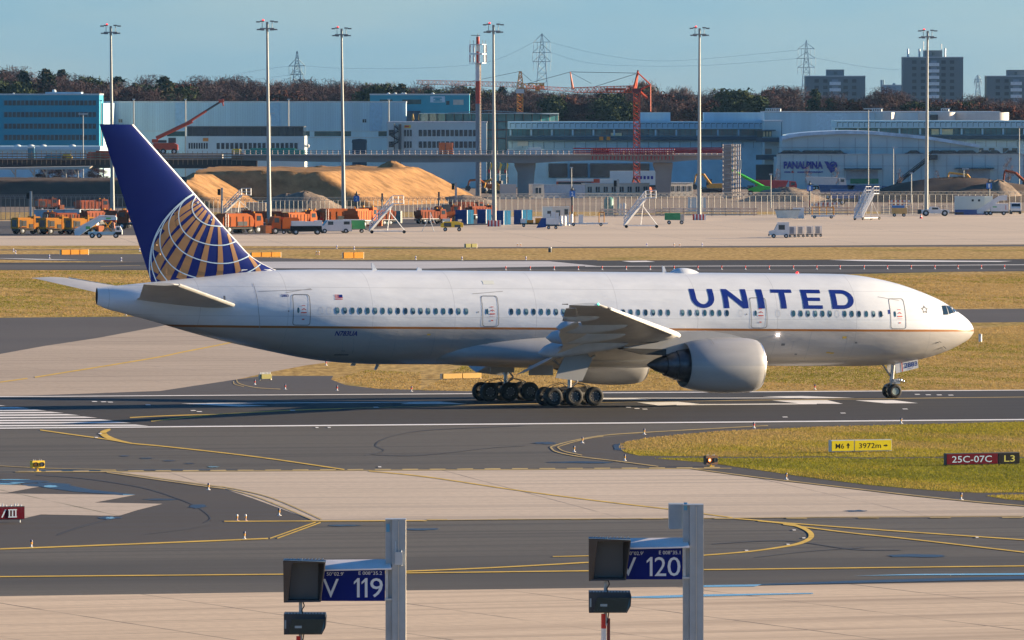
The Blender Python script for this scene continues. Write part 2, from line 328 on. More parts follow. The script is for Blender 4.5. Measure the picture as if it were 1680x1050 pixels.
# ---- yellow and white paint
Yl = [([(66, 706), (115, 713), (180, 722), (216, 728), (270, 733), (420, 750), (565, 771)], 1.6), ([(181, 705, 2.5), (171, 709, 5), (170, 713, 6), (180, 719, 5), (197, 724, 3), (216, 728, 2)], 3),
      ([(605, 773.5), (700, 783), (840, 803.7), (970, 821), (1097, 836), (1155, 843.7), (1202, 850)], 1.4), ([(0, 901.5), (200, 894), (440, 884.3)], 2.0), ([(518, 857.5), (443, 884)], 1.5), ([(526, 858), (455, 884)], 1.5),
      ([(-60, 947.6), (0, 947), (230, 945), (463, 943), (700, 940.5), (965, 937.4), (1155, 935.5), (1680, 929.3), (1760, 928.5)], 1.7),
      ([(560, 941.5), (668, 938), (780, 933.5), (900, 927.3), (965, 923.5), (1100, 915.5), (1155, 911.8), (1230, 905.5), (1290, 897, 2.6), (1318, 890, 4), (1331, 881, 4.5), (1325, 871, 4.2), (1303, 862, 3.2), (1280, 858.5, 2.4), (1243, 855, 2)], 1.8),
      ([(1243, 855), (1300, 859.5), (1400, 867), (1500, 874), (1680, 886.5), (1740, 891)], 1.6), ([(1285, 861), (1340, 868), (1400, 875.5), (1500, 886), (1680, 906.8), (1740, 914)], 1.7), ([(1200, 851), (1250, 855)], 1.6),
      ([(907, 914), (1000, 912), (1060, 909)], 1.2), ([(213, 685.7), (280, 682.5), (360, 680), (467, 674.2), (560, 671)], 1.3), ([(248, 691.7), (300, 686), (360, 680)], 1.4),
      ([(0, 627.5), (45, 621.2)], 1.6), ([(57, 619.5), (245, 589), (300, 578), (382, 561.7), (430, 550)], 1.7), ([(368, 856.2), (520, 855.6), (700, 855.0)], 1.5)]
sheet('yellow_line', sum([ribbon(*a) for a in Yl], []), yel, z5 + .007, dz=.0002)
Yo = [([(25, 775.2), (120, 774.8), (200, 774.5), (700, 771.8), (1200, 769.0)], 1.1), ([(175, 775.8), (342, 799.3), (370, 802)], 1.2), ([(180, 773.8), (342, 796.8), (372, 800.2), (430, 813), (470, 827), (528, 853)], 1.2), ([(372, 802.5), (415, 814), (455, 829), (512, 853)], 1.2),
      ([(1130, 768.8), (1240, 783.4), (1345, 795.6), (1502, 813.8), (1617, 825.4), (1700, 832)], 1.3), ([(1260, 698.8), (1140, 705.5), (1060, 710), (990, 715), (940, 723.7), (907, 732.5), (905, 736), (915, 742.5), (952, 750), (1015, 757.5), (1080, 766)], 1.3),
      ([(990, 716.5), (960, 721), (919, 732.5), (917, 736), (927, 741.5), (955, 747.6)], 1.2), ([(560, 671), (700, 667), (900, 662.5), (1100, 659), (1500, 654), (1680, 652)], .9), ([(0, 765), (80, 769), (190, 771.5)], .8), ([(388, 623), (393, 630), (420, 636.5), (460, 639)], .9), ([(383, 626), (385, 631), (400, 635)], .8),
      ([(1680, 847.6), (1400, 849), (1200, 850.8), (900, 852.6), (700, 854.3)], .9), ([(165, 437.5), (230, 435.6)], .5)]
Yo += [([(x, 774.4 - .0056 * (x - 25)), (x + 26, 774.2 - .0056 * (x - 25))], 1.6) for x in range(30, 1190, 45)]
Yo += [([(x, 853.3 - .0035 * (x - 700)), (x + 34, 853.2 - .0035 * (x - 700))], 1.3) for x in range(700, 1660, 118)]
sheet('yellow_line_worn', sum([ribbon(*a) for a in Yo], []), yel_old, z5 + .011, dz=.00005)
Wp = ribbon([(-900, 711.2), (0, 703.4), (860, 696.2), (1680, 689.2), (2400, 683)], 1.9, False) + ribbon([(-900, 658.6), (0, 651.6), (1680, 640.8), (2400, 636)], 1.1, False)
for y0, xr, yr in ((665.7, 10, 665.7), (670.2, 50, 670), (674.4, 77, 673.8), (678.4, 105, 677.6), (682.4, 132, 681.4), (686.6, 160, 685.5), (691.1, 187, 690), (695, 215, 694), (699.3, 244, 698.6)):
    Wp.append([(-240, y0 - .2), (xr - 22, yr - 1.2), (xr, yr + .9), (-240, y0 + 2.2)])
Wp += [[(297, 663), (340, 662.4), (440, 666.3), (392, 667.8)], [(657, 663.6), (678, 660), (722, 659.7), (767, 663.8)], [(1045, 661), (1112, 660), (1148, 663.5), (1080, 666)], [(1251, 651.2), (1316, 650.4), (1402, 653.6), (1323, 654.2)],
       [(1267, 657.8), (1357, 657.2), (1383, 663.4), (1313, 663.0)], [(1403, 657.7), (1465, 657.2), (1506, 662.2), (1453, 662.6)], [(930, 656.6), (987, 653.6), (1030, 653.6), (1069, 656.8)]]
Wp += ribbon([(340, 662.6), (680, 660.6)], 1.0) + ribbon([(1030, 654.0), (1180, 653.9), (1330, 653.2)], 1.0) + ribbon([(1110, 665), (1200, 664.2), (1340, 663.2)], 1.4)
Wp += ribbon([(960, 437.5), (1400, 436.2), (1680, 434.8), (2000, 433)], .7)
Wp += [[(1360, 426.8), (1420, 426.6), (1580, 428.2), (1661, 428.6), (1640, 430), (1500, 429.8), (1410, 428.6)], [(1020, 428.7), (1060, 428.2), (1075, 430), (1035, 430.4)], [(-20, 423.6), (60, 425.2), (140, 427), (60, 426.4)]]
Wp += [[(x, y), (x + 8, y - .1), (x + 10, y + 1), (x + 2, y + 1.1)] for x, y in ((1283, 684.5), (1378, 678), (1480, 671.3), (150, 659), (165, 659.5), (176, 660), (238, 664.5), (312, 673.8), (322, 675.5), (1518, 648), (1536, 648.2), (1555, 648.5), (1500, 647.3), (1026, 668.5), (1040, 670.5), (1053, 671.5), (475, 673.5), (612, 668.5))]
Wp += [[(x, y), (x + 5, y), (x + 6, y + 1.4), (x + 1, y + 1.4)] for x, y in ((517, 701.5), (537, 701.3), (161, 711.5), (1300, 870), (1316, 883), (1290, 893.5), (1222, 903.5), (1600, 882), (155, 717.8), (620, 766.2))]
sheet('white_marking', Wp, whi, z5 + .015, dz=.00005)
Wo = [[(380, 440), (420, 429.5), (900, 428.8), (980, 436.5), (700, 440.8)]]
sheet('grooved_threshold', Wo, ground_mat('grooved_concrete', (.44, .43, .44), (.52, .51, .52), streak=(.30, .30, .33), fine=.1), z5 + .001)
# ================================================================ THE AIRLINER (x forward from the main gear, y to port, z up)
YAW, NOSE_DOWN = R(22.5), R(0.85)
AO = G(881, 661.7)
plane = thing('airliner', 'white and grey twin-engine passenger jet with blue and gold globe tail rolling on the runway', 'airliner', AO)
plane.rotation_euler = (0, NOSE_DOWN, YAW)
_F = np.array([math.cos(YAW) * math.cos(NOSE_DOWN), math.sin(YAW) * math.cos(NOSE_DOWN), -math.sin(NOSE_DOWN)])
_L = np.array([-math.sin(YAW), math.cos(YAW), 0.]); BR = np.column_stack([_F, _L, np.cross(_F, _L)])
def BP(px, py, yb):                                  # measure: photo pixel -> aircraft frame at buttock line yb
    r = ray(px, py); o = np.array([0, 0, EYE]) - np.array(AO); t = (yb - _L @ o) / (_L @ r)
    v = BR.T @ (o + t * r); return float(v[0]), float(v[2])
def pchip(xs, ys):
    xs, ys = np.array(xs, float), np.array(ys, float); h = np.diff(xs); d = np.diff(ys) / h; m = np.zeros(len(xs))
    m[0], m[-1] = d[0], d[-1]
    for i in range(1, len(xs) - 1):
        if d[i - 1] * d[i] > 0:
            a, b = 2 * h[i] + h[i - 1], h[i] + 2 * h[i - 1]; m[i] = (a + b) / (a / d[i - 1] + b / d[i])
    def f(x):
        i = int(min(max(np.searchsorted(xs, x) - 1, 0), len(h) - 1)); t = (x - xs[i]) / h[i]
        return float((1 + 2 * t) * (1 - t) ** 2 * ys[i] + t * (1 - t) ** 2 * h[i] * m[i] + t * t * (3 - 2 * t) * ys[i + 1] + t * t * (t - 1) * h[i] * m[i + 1])
    return f
NT = 31.9
def us(L_): L_ = sorted([(math.sqrt(NT - x), v) for x, v in L_]); return pchip([a for a, _ in L_], [v for _, v in L_])
f_top = us([(31.9, 4.95), (31.84, 5.13), (31.65, 5.45), (31.1, 5.95), (30.36, 6.41), (29.68, 6.83), (28.94, 7.18), (27.53, 7.70), (26.12, 8.12), (24.72, 8.42), (23.34, 8.63), (21.9, 8.73), (19.2, 8.75), (-14, 8.75), (-19.6, 8.66), (-24.1, 8.19), (-28.06, 7.76), (-31.1, 7.45)])
f_bot = us([(31.9, 4.95), (31.75, 4.70), (31.4, 4.36), (30.83, 4.05), (30.13, 3.72), (29.0, 3.32), (27.6, 2.97), (26.2, 2.74), (24.8, 2.61), (23.4, 2.56), (19.3, 2.55), (-11.4, 2.55), (-13.6, 2.62), (-15.7, 2.80), (-17, 2.99), (-19.1, 3.38), (-21.3, 3.82), (-22.7, 4.12), (-25, 4.69), (-27.1, 5.25), (-29.3, 5.80), (-30.8, 6.20), (-31.1, 6.36)])
f_wid = us([(31.9, 0), (31.75, .33), (31.4, .75), (30.83, 1.12), (30.1, 1.47), (29, 1.87), (27.6, 2.28), (26.2, 2.60), (24.8, 2.83), (23.4, 2.97), (21.5, 3.08), (19, 3.1), (-12, 3.1), (-15.7, 2.98), (-19.1, 2.68), (-22.7, 2.2), (-25, 1.8), (-27.1, 1.38), (-29.3, .85), (-30.8, .33), (-31.1, .2)])
def sec(x):
    u = math.sqrt(max(0, NT - x)); t, b, w_ = f_top(u), f_bot(u), f_wid(u); k = min(1, max(0, (x - 21) / 10.9)); k = k * k * (3 - 2 * k)
    return t, b, w_, (t + b) / 2 * (1 - k) + 4.95 * k if x > 21 else (t + b) / 2
def side(x, z, off=0.0, sg=-1):
    t, b, w_, c = sec(x); h = (t - c) if z > c else (c - b); q = (z - c) / max(h, 1e-3); q = max(-.999, min(.999, q)); y = w_ * math.sqrt(1 - q * q)
    n = Vector((0, math.sqrt(1 - q * q) / max(w_, .05), q / max(h, .05))); n.normalize()
    return Vector((x, sg * (y + off * n.y), z + off * n.z))
def BPS(px, py):                                     # pixel -> (x, z) on the starboard skin
    y = -2.9
    for _ in range(12):
        x, z = BP(px, py, y); y = y * .4 + .6 * side(min(x, 31.8), z).y
    return x, z
white_p = (.67, .71, .755)
def skin_mat(name, body=True):
    m = bpy.data.materials.new(name); m.use_nodes = True; n = m.node_tree; K = n.links.new; bs = n.nodes['Principled BSDF']
    t = n.nodes.new('ShaderNodeTexCoord'); s_ = n.nodes.new('ShaderNodeSeparateXYZ'); K(t.outputs['Object'], s_.inputs[0])
    z = n.nodes.new('ShaderNodeTexNoise'); z.inputs['Scale'].default_value = .6; z.inputs['Detail'].default_value = 5
    q = n.nodes.new('ShaderNodeMapping'); q.inputs['Scale'].default_value = (.8, 1, 3.2); K(t.outputs['Object'], q.inputs[0]); K(q.outputs[0], z.inputs['Vector'])
    g = n.nodes.new('ShaderNodeMapRange'); g.inputs[1].default_value = .3; g.inputs[2].default_value = .7; g.inputs[3].default_value = .93; g.inputs[4].default_value = 1.03; K(z.outputs[0], g.inputs[0])
    def math_(op, a, b_=None):
        x = n.nodes.new('ShaderNodeMath'); x.operation = op
        for i, v in enumerate((a, b_)):
            if v is None: continue
            if isinstance(v, (int, float)): x.inputs[i].default_value = v
            else: K(v, x.inputs[i])
        return x.outputs[0]
    def mixc(f, a, c):
        x = n.nodes.new('ShaderNodeMix'); x.data_type = 'RGBA'
        K(f, x.inputs[0]) if not isinstance(f, (int, float)) else None
        for i, v in ((6, a), (7, c)):
            if isinstance(v, tuple): x.inputs[i].default_value = (*v, 1)
            else: K(v, x.inputs[i])
        return x.outputs[2]
    if body:
        c = mixc(math_('GREATER_THAN', s_.outputs[2], 5.03), (.43, .415, .40), white_p)
        band = math_('MULTIPLY', math_('GREATER_THAN', s_.outputs[2], 4.94), math_('LESS_THAN', s_.outputs[2], 5.09))
        c = mixc(band, c, (.33, .13, .03))
    else: c = mixc(math_('GREATER_THAN', s_.outputs[2], 90), white_p, white_p)
    seam = math_('MAXIMUM', math_('LESS_THAN', math_('PINGPONG', math_('ADD', s_.outputs[0], 100), 2.9), .018), math_('LESS_THAN', math_('ABSOLUTE', math_('SUBTRACT', s_.outputs[2], 5.72)), .014 if body else -1.))
    lap = math_('LESS_THAN', math_('ABSOLUTE', math_('SUBTRACT', s_.outputs[2], 7.62)), .014 if body else -1.)
    seam = math_('MULTIPLY', math_('MAXIMUM', seam, lap), .34)
    c = mixc(seam, c, (.2, .22, .25))
    mu = n.nodes.new('ShaderNodeVectorMath'); mu.operation = 'SCALE'; K(c, mu.inputs[0]); K(g.outputs[0], mu.inputs['Scale']); K(mu.outputs[0], bs.inputs['Base Color'])
    bs.inputs['Roughness'].default_value = .30; bs.inputs['Coat Weight'].default_value = .3; bs.inputs['Coat Roughness'].default_value = .12
    bu = n.nodes.new('ShaderNodeBump'); bu.inputs['Strength'].default_value = .06; bu.inputs['Distance'].default_value = .5; K(z.outputs[0], bu.inputs['Height']); K(bu.outputs[0], bs.inputs['Normal'])
    MATS[name] = m; return m
m_skin = skin_mat('fuselage_paint'); m_white = skin_mat('white_gloss_paint', False)
m_grey = pm('aircraft_grey', (.38, .385, .39), .38, var=.07, scale=.7, coat=.15)
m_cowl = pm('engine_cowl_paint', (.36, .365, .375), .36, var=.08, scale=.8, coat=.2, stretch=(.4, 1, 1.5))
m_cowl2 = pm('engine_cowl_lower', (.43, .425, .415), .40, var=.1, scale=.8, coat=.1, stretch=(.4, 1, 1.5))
m_fair = pm('fairing_paint', (.52, .53, .545), .4, var=.08, scale=1.2)
m_wing = pm('wing_grey_paint', (.52, .51, .49), .42, var=.12, scale=.9, stretch=(1, .4, 1))
m_dgrey = pm('dark_cavity', (.035, .035, .037), .7)
m_alu = pm('bare_aluminium', (.80, .80, .80), .28, 1., var=.05)
m_steel = pm('gear_steel', (.45, .45, .46), .35, .6, var=.2, scale=5)
m_hot = pm('exhaust_metal', (.10, .11, .13), .42, .85, var=.3, scale=2.5)
m_hubd = pm('dark_hub', (.07, .07, .075), .5, .4, var=.3, scale=9)
m_tyre = pm('tyre_rubber', (.012, .0115, .0115), .75, var=.25, scale=6)
m_navy = pm('navy_blue_paint', (.006, .022, .20), .28, var=.06, coat=.4)
m_fin = pm('tail_blue_paint', (.0, .012, .15), .4, var=.05, coat=.05, scale=.4, spec=.2)
m_gold = pm('tail_gold_paint', (.36, .19, .075), .4, var=.06)
m_pale = pm('tail_pale_blue_paint', (.52, .68, .80), .35, var=.05)
m_glass = pm('dark_glass', (.015, .03, .045), .06, var=.3, spec=.8)
m_cab = pm('cabin_window_glass', (.03, .09, .13), .10, var=.5, scale=3, spec=.7)
m_cab2 = pm('cabin_window_dark', (.012, .035, .06), .10, var=.5, scale=3, spec=.7); m_blind = pm('window_blind', (.10, .22, .28), .5)
m_line = pm('door_outline', (.16, .17, .18), .5)
m_red = pm('red_marking', (.50, .04, .03), .5)
# fuselage
xs = [NT - (7.937 * (i / 150)) ** 2 if i < 60 else None for i in range(60)]
xs = [x for x in xs] + list(np.linspace(xs[-1], -31.1, 110)[1:]); NS = 72
b = MB(); b.smooth = True
vs = []
for x in xs:
    t, bb, w_, c = sec(x)
    for k in range(NS):
        a = 2 * math.pi * k / NS; s_ = math.sin(a); vs.append((x, w_ * math.cos(a), c + (t - c if s_ > 0 else c - bb) * s_))
fs = [(i * NS + k, i * NS + (k + 1) % NS, (i + 1) * NS + (k + 1) % NS, (i + 1) * NS + k) for i in range(len(xs) - 1) for k in range(NS)]
b.add(vs, fs); body = b.build('fuselage', m_skin, plane)
b = MB(); t, bb, w_, c = sec(-31.1)
b.add([(-31.1 - e, w_ * k * math.cos(2 * math.pi * i / 24), c + (t - bb) / 2 * k * math.sin(2 * math.pi * i / 24)) for e, k in ((0, 1), (.02, .92), (-.25, .80)) for i in range(24)],
      [(j * 24 + i, j * 24 + (i + 1) % 24, (j + 1) * 24 + (i + 1) % 24, (j + 1) * 24 + i) for j in (0, 1) for i in range(24)] + [tuple(range(48, 72))])
b.build('auxiliary_exhaust', m_dgrey, body)
def skin_patch(polys, off=.012, step=.16, sg=-1, fs_in=None):  # flat pattern in (x, z) wrapped on the skin
    bm = bmesh.new()
    if fs_in is not None:
        vv = [bm.verts.new((x, 0, z)) for x, z in polys]
        for f in fs_in:
            try: bm.faces.new([vv[i] for i in f])
            except ValueError: pass
    else:
        for p in polys: bm.faces.new([bm.verts.new((x, 0, z)) for x, z in p])
        bmesh.ops.triangulate(bm, faces=bm.faces)
    zz = [v.co.z for v in bm.verts]; z = min(zz) + step
    while z < max(zz):
        bmesh.ops.bisect_plane(bm, geom=bm.verts[:] + bm.edges[:] + bm.faces[:], plane_co=(0, 0, z), plane_no=(0, 0, 1)); z += step
    xx = [v.co.x for v in bm.verts]; x = min(xx) + .5
    while x < max(xx):
        bmesh.ops.bisect_plane(bm, geom=bm.verts[:] + bm.edges[:] + bm.faces[:], plane_co=(x, 0, 0), plane_no=(1, 0, 0)); x += .5
    b = MB(); bm.verts.index_update()
    b.add([side(v.co.x, v.co.z, off, sg) for v in bm.verts], [tuple(v.index for v in f.verts) for f in bm.faces]); bm.free(); b.smooth = False
    return b
# cabin windows
def oval(x, z, a, h, n=14): return [(x + a * math.cos(2 * math.pi * i / n) * (abs(math.cos(2 * math.pi * i / n)) ** -.25 if abs(math.cos(2 * math.pi * i / n)) > .05 else 1), z + h * math.sin(2 * math.pi * i / n)) for i in range(n)]
m_frame = pm('window_rim', (.55, .56, .57), .4)
wx = [BPS(553.8 + 12.43 * i, 510)[0] for i in range(18)] + [BPS(839.2 + 12.24 * i, 512)[0] for i in range(22)] + [BPS(1120 + 12.15 * i, 513)[0] for i in range(7)] + [BPS(1302 + 11.95 * i, 514)[0] for i in range(6)] + [BPS(1386 + 11.8 * i, 515)[0] for i in range(6)]
for i, x in enumerate(wx):
    fr = skin_patch([oval(x, 6.12, .165, .245)], .008, .1).build('cabin_window', m_frame, plane, fix=False)
    skin_patch([oval(x, 6.12, .128, .205)], .014, .1).build('window_pane', m_cab if rnd.random() < .55 else m_cab2, fr, fix=False)
    if rnd.random() < .35: skin_patch([oval(x, 6.20, .10, .11)], .018, .1).build('window_blind', m_blind, fr, fix=False)
def ring_patch(outer, inner, off=.012):
    k = len(outer); return skin_patch([[outer[i], outer[(i + 1) % k], inner[(i + 1) % k], inner[i]] for i in range(k)], off)
for x in (BPS(1216, 514)[0], BPS(1277, 514)[0], BPS(1374, 515)[0], BPS(528.5, 508)[0], BPS(541.5, 508)[0]):
    ring_patch(oval(x, 6.12, .16, .24), oval(x, 6.12, .135, .21), .010).build('window_plug', m_frame, plane, fix=False)
def rrect(x0, x1, z0, z1, r, n=4):
    o = []
    for cx_, cz_, a0 in ((x1 - r, z1 - r, 0), (x0 + r, z1 - r, 90), (x0 + r, z0 + r, 180), (x1 - r, z0 + r, 270)):
        o += [(cx_ + r * math.cos(R(a0 + 90 * i / n)), cz_ + r * math.sin(R(a0 + 90 * i / n))) for i in range(n + 1)]
    return o
for i, (p0, p1) in enumerate(((480.5, 509.5), (791.5, 818.7), (1232, 1258.8), (1461, 1486.5))):
    x0 = BPS(p0, 520)[0]; x1 = BPS(p1, 520)[0]
    d = ring_patch(rrect(x0, x1, 5.13, 7.16, .18), rrect(x0 + .045, x1 - .045, 5.17, 7.115, .15), .013).build('cabin_door', m_line, plane, fix=False)
    xm = x0 * .66 + x1 * .34
    skin_patch([oval(xm - .05, 6.12, .08, .19)], .016, .1).build('door_window', m_cab, d, fix=False)
    xr = (x0 + x1) / 2 + .12
    skin_patch([[(xr - .18, 5.93), (xr + .2, 5.93), (xr + .2, 6.0), (xr - .18, 6.0)], [(xr - .13, 6.12), (xr + .02, 6.2), (xr + .16, 6.12), (xr + .16, 6.17), (xr + .02, 6.26), (xr - .13, 6.17)], [(xr - .1, 5.5), (xr + .06, 5.5), (xr + .06, 5.57), (xr - .1, 5.57)], [(xr - .12, 6.4), (xr + .12, 6.4), (xr + .12, 6.44), (xr - .12, 6.44)], [(xr - .22, 5.8), (xr + .22, 5.8), (xr + .22, 5.815), (xr - .22, 5.815)]], .016, .3).build('door_handle_marking', m_red, d, fix=False)
# flight deck windows
for sg in (-1, 1):
    for poly in ([(1545, 502), (1551.2, 501.7), (1555.8, 515.8), (1548, 516.6)], [(1552.4, 501.6), (1557.6, 502.4), (1565, 512.8), (1557.6, 515.4)], [(1558.6, 502.5), (1562.5, 504), (1571, 511.8), (1566.2, 512.8)]):
        pts = [BPS(*q) for q in poly]; cx_ = sum(p[0] for p in pts) / 4; cz_ = sum(p[1] for p in pts) / 4
        f = skin_patch([[(cx_ + (x - cx_) * 1.12, cz_ + (z - cz_) * 1.1) for x, z in pts]], .010, .1, sg).build('flight_deck_window', m_line, plane, fix=False)
        skin_patch([pts], .018, .1, sg).build('window_pane', m_glass, f, fix=False)
# lettering
def letter_polys(ch, x0, x1, z0, z1):
    t = .30; w_ = x1 - x0; P_ = []
    if ch == 'I': P_ = [[(x0, z0), (x1, z0), (x1, z1), (x0, z1)]]
    if ch == 'T': xm = (x0 + x1) / 2; P_ = [[(x0, z1 - .22), (x1, z1 - .22), (x1, z1), (x0, z1)], [(xm - .2, z0), (xm + .2, z0), (xm + .2, z1 - .22), (xm - .2, z1 - .22)]]
    if ch == 'E': P_ = [[(x0, z0), (x0 + .38, z0), (x0 + .38, z1), (x0, z1)]] + [[(x0 + .38, a), (x1, a), (x1, a + .235), (x0 + .38, a + .235)] for a in (z0, z1 - .235)] + [[(x0 + .38, (z0 + z1) / 2 - .11), (x1 - .12, (z0 + z1) / 2 - .11), (x1 - .12, (z0 + z1) / 2 + .11), (x0 + .38, (z0 + z1) / 2 + .11)]]
    if ch == 'N': P_ = [[(x0, z0), (x0 + .38, z0), (x0 + .38, z1), (x0, z1)], [(x1 - .38, z0), (x1, z0), (x1, z1), (x1 - .38, z1)], [(x0 + .38, z1), (x0 + .38, z1 - .42), (x1 - .38, z0), (x1 - .38, z0 + .42)]]
    if ch in 'UD':
        rz = (z1 - z0)
        if ch == 'U':
            cz_ = z0 + w_ * .42; o_ = [(x0, z1)] + [(x0 + w_ / 2 - w_ / 2 * math.cos(R(a)), cz_ - (cz_ - z0) * math.sin(R(a))) for a in range(0, 181, 15)] + [(x1, z1)]
            i_ = [(x0 + .38, z1)] + [(x0 + w_ / 2 - (w_ / 2 - .38) * math.cos(R(a)), cz_ - (cz_ - z0 - .26) * math.sin(R(a))) for a in range(0, 181, 15)] + [(x1 - .38, z1)]
        else:
            cx_ = x0 + w_ * .5; zm = (z0 + z1) / 2; h = rz / 2
            o_ = [(x0, z0)] + [(cx_ + w_ / 2 * math.sin(R(a)), zm - h * math.cos(R(a))) for a in range(0, 181, 15)] + [(x0, z1)]
            i_ = [(x0 + .38, z0 + .25)] + [(cx_ + (w_ / 2 - .38) * math.sin(R(a)), zm - (h - .25) * math.cos(R(a))) for a in range(0, 181, 15)] + [(x0 + .38, z1 - .25)]
            P_.append([(x0, z0), (x0 + .38, z0 + .25), (x0 + .38, z1 - .25), (x0, z1)])
        P_ += [[o_[i], o_[i + 1], i_[i + 1], i_[i]] for i in range(len(o_) - 1)]
    return P_
polys = []
for ch, a0, a1 in (('U', 1129.3, 1167.5), ('N', 1181.6, 1221.5), ('I', 1238, 1248), ('T', 1262.6, 1296.3), ('E', 1311.4, 1343), ('D', 1358.8, 1397.8)):
    polys += letter_polys(ch, BPS(a0, 473)[0], BPS(a1, 473)[0] + (-.12 if ch == 'D' else .0), 6.44, 7.70)
skin_patch(polys, .014, .12).build('airline_name', m_navy, plane, fix=False)
def skin_text(txt, px0, px1, pz0, pz1, bold=0., mat_=None, slant=0.):
    x0, z0 = BPS(px0, pz0); x1, z1 = BPS(px1, pz1); v_, f_ = text_fit(txt, x0, x1, min(z0, z1), max(z0, z1), bold)
    zl = min(z0, z1); v_ = [(x + slant * (z - zl), z) for x, z in v_]
    return skin_patch(v_, .014, .2, fs_in=f_).build('registration_text', mat_ or m_navy, plane, fix=False)
skin_text('N783UA', 548.5, 587, 551, 543, .03, slant=.25); skin_text('2883', 461.7, 473.2, 487, 483, .02)
x0, z1 = BPS(548.7, 483.5); x1, z0 = BPS(562.5, 491.5); hh = (z1 - z0) / 7
fl = skin_patch([[(x0, z0 + hh * i), (x1, z0 + hh * i), (x1, z0 + hh * (i + 1)), (x0, z0 + hh * (i + 1))] for i in (0, 2, 4, 6)], .013).build('national_flag', m_red, plane, fix=False)
skin_patch([[(x1 - (x1 - x0) * .45, z0 + hh * 3), (x1, z0 + hh * 3), (x1, z1), (x1 - (x1 - x0) * .45, z1)]], .017).build('flag_canton', m_navy, fl, fix=False)
# star emblem by the nose, small placards
def star(cx_, cz_, r): return [(cx_ + r * (1 if i % 2 == 0 else .42) * math.sin(math.pi * i / 5), cz_ + r * (1 if i % 2 == 0 else .42) * math.cos(math.pi * i / 5)) for i in range(10)]
sx, sz = BPS(1517, 508); P_ = []
for i in range(5):
    a = 2 * math.pi * i / 5
    for s2 in (-1, 1): P_.append([(sx + .30 * math.sin(a), sz + .30 * math.cos(a)), (sx + .17 * math.sin(a + s2 * .62), sz + .17 * math.cos(a + s2 * .62)), (sx + .10 * math.sin(a + s2 * .2), sz + .10 * math.cos(a + s2 * .2))])
skin_patch(P_, .014).build('star_emblem', pm('emblem_grey', (.10, .11, .12), .5), plane, fix=False)
def skin_box(name, L_, mat_):
    P2 = []
    for (a, c_, d_, e_) in L_:
        xa, za = BPS(a, c_); xb, zb = BPS(d_, e_); P2.append([(xa, zb), (xb, zb), (xb, za), (xa, za)])
    return skin_patch(P2, .013, .3).build(name, mat_, plane, fix=False)
skin_box('blue_placard', [(1456.8, 508.5, 1461, 515)], m_navy)
skin_box('placards', [(1382.5, 551.8, 1388.5, 555.2), (701, 547.5, 706, 550), (1356, 577.3, 1361, 579.3), (1362, 578, 1367.5, 580.2)], pm('yellow_placard', (.55, .38, .05), .6))
skin_box('service_ports', [(1282, 563.5, 1287, 567), (1402.8, 561, 1406, 563.4), (1304, 580, 1307, 582), (549, 580.5, 571, 583.2), (560, 575, 566, 576.2), (783.5, 511, 785.8, 513), (1224, 514.5, 1226, 516.8), (1447, 516.5, 1449, 518.5), (472.5, 509.3, 474.5, 511.6), (366.2, 485.4, 370, 492.5)], m_line)
def hatch(L_):
    P2 = []
    for a, c_, d_, e_ in L_:
        xa, za = BPS(a, c_); xb, zb = BPS(d_, e_); dx, dz = xb - xa, zb - za; l_ = math.hypot(dx, dz); nx, nz = -dz / l_ * .018, dx / l_ * .018
        P2.append([(xa - nx, za - nz), (xb - nx, zb - nz), (xb + nx, zb + nz), (xa + nx, za + nz)])
    return P2
skin_patch(hatch([(1331.5, 543.5, 1328, 560), (1328, 560, 1319, 589), (1392, 543.5, 1386, 570), (1386, 570, 1382, 584), (652, 543, 648, 560), (648, 560, 641, 588), (714, 542.5, 712, 560), (712, 560, 705, 584), (580, 555, 574, 590), (562, 553, 556, 590), (1302, 560, 1298, 575), (1475, 493, 1440, 487), (415, 465, 424, 510), (424, 510, 426, 540), (424, 478, 512, 475), (470, 480, 510, 473.5), (775, 482, 825, 478)]), .011, .4).build('panel_seams', pm('seam_line', (.33, .34, .36), .5), plane, fix=False)
skin_patch(hatch([(1534, 563, 1541, 560), (1541, 560, 1544, 561.5), (1538, 572.5, 1546, 569), (1547, 567.5, 1552, 571)]), .05, .4).build('air_data_probe', m_dgrey, plane, fix=False)
b = MB(); x, z = BPS(1276, 549.6); q = side(x, z, .05); b.smooth = True; b.ball(q, .085); b.build('wing_inspection_light', pm('lit_lamp_white', (1, .86, .78), .3, emit=9), plane)
# crown antennas, radome, belly antennas
def blade(name, p0, p1, p2, p3, y, th=.06, mat_=None):
    b = MB(); b.prism([BP(*q, y) for q in (p0, p1, p2, p3)], y - th, y + th); return b.build(name, mat_ or m_white, plane)
blade('blade_antenna', (619, 444.5), (611.5, 431.5), (609, 431.5), (611, 444.5), 0)
blade('blade_antenna', (692, 445), (691, 440), (685, 439), (683, 445), 0)
blade('blade_antenna', (1093.5, 448), (1089.5, 437), (1086.5, 435.8), (1087, 448), 0)
blade('blade_antenna', (614, 606.5), (617, 607), (622, 598), (617.5, 597.5), 0, mat_=m_grey)
blade('blade_antenna', (575, 600), (582, 600), (584, 596), (578, 595), 0, mat_=m_grey)
x0, z0 = BP(1098, 447.5, 0); x1, z1 = BP(1151, 441.5, 0)
b = MB(); b.smooth = True; N = 20
for j in range(15):
    u = j / 14; hgt = math.sin(math.pi * u ** .8) ** .5 if 0 < u < 1 else 0
    b.v += [(x0 + (x1 - x0) * u, .62 * hgt * math.cos(math.pi * i / (N - 1)), z0 - .25 + (z1 - z0 + .32) * hgt * math.sin(math.pi * i / (N - 1))) for i in range(N)]
for j in range(14):
    for i in range(N - 1): b.f.append((j * N + i, j * N + i + 1, (j + 1) * N + i + 1, (j + 1) * N + i)); b.mi.append(0); b.sm.append(True)
b.build('satellite_radome', m_white, plane)
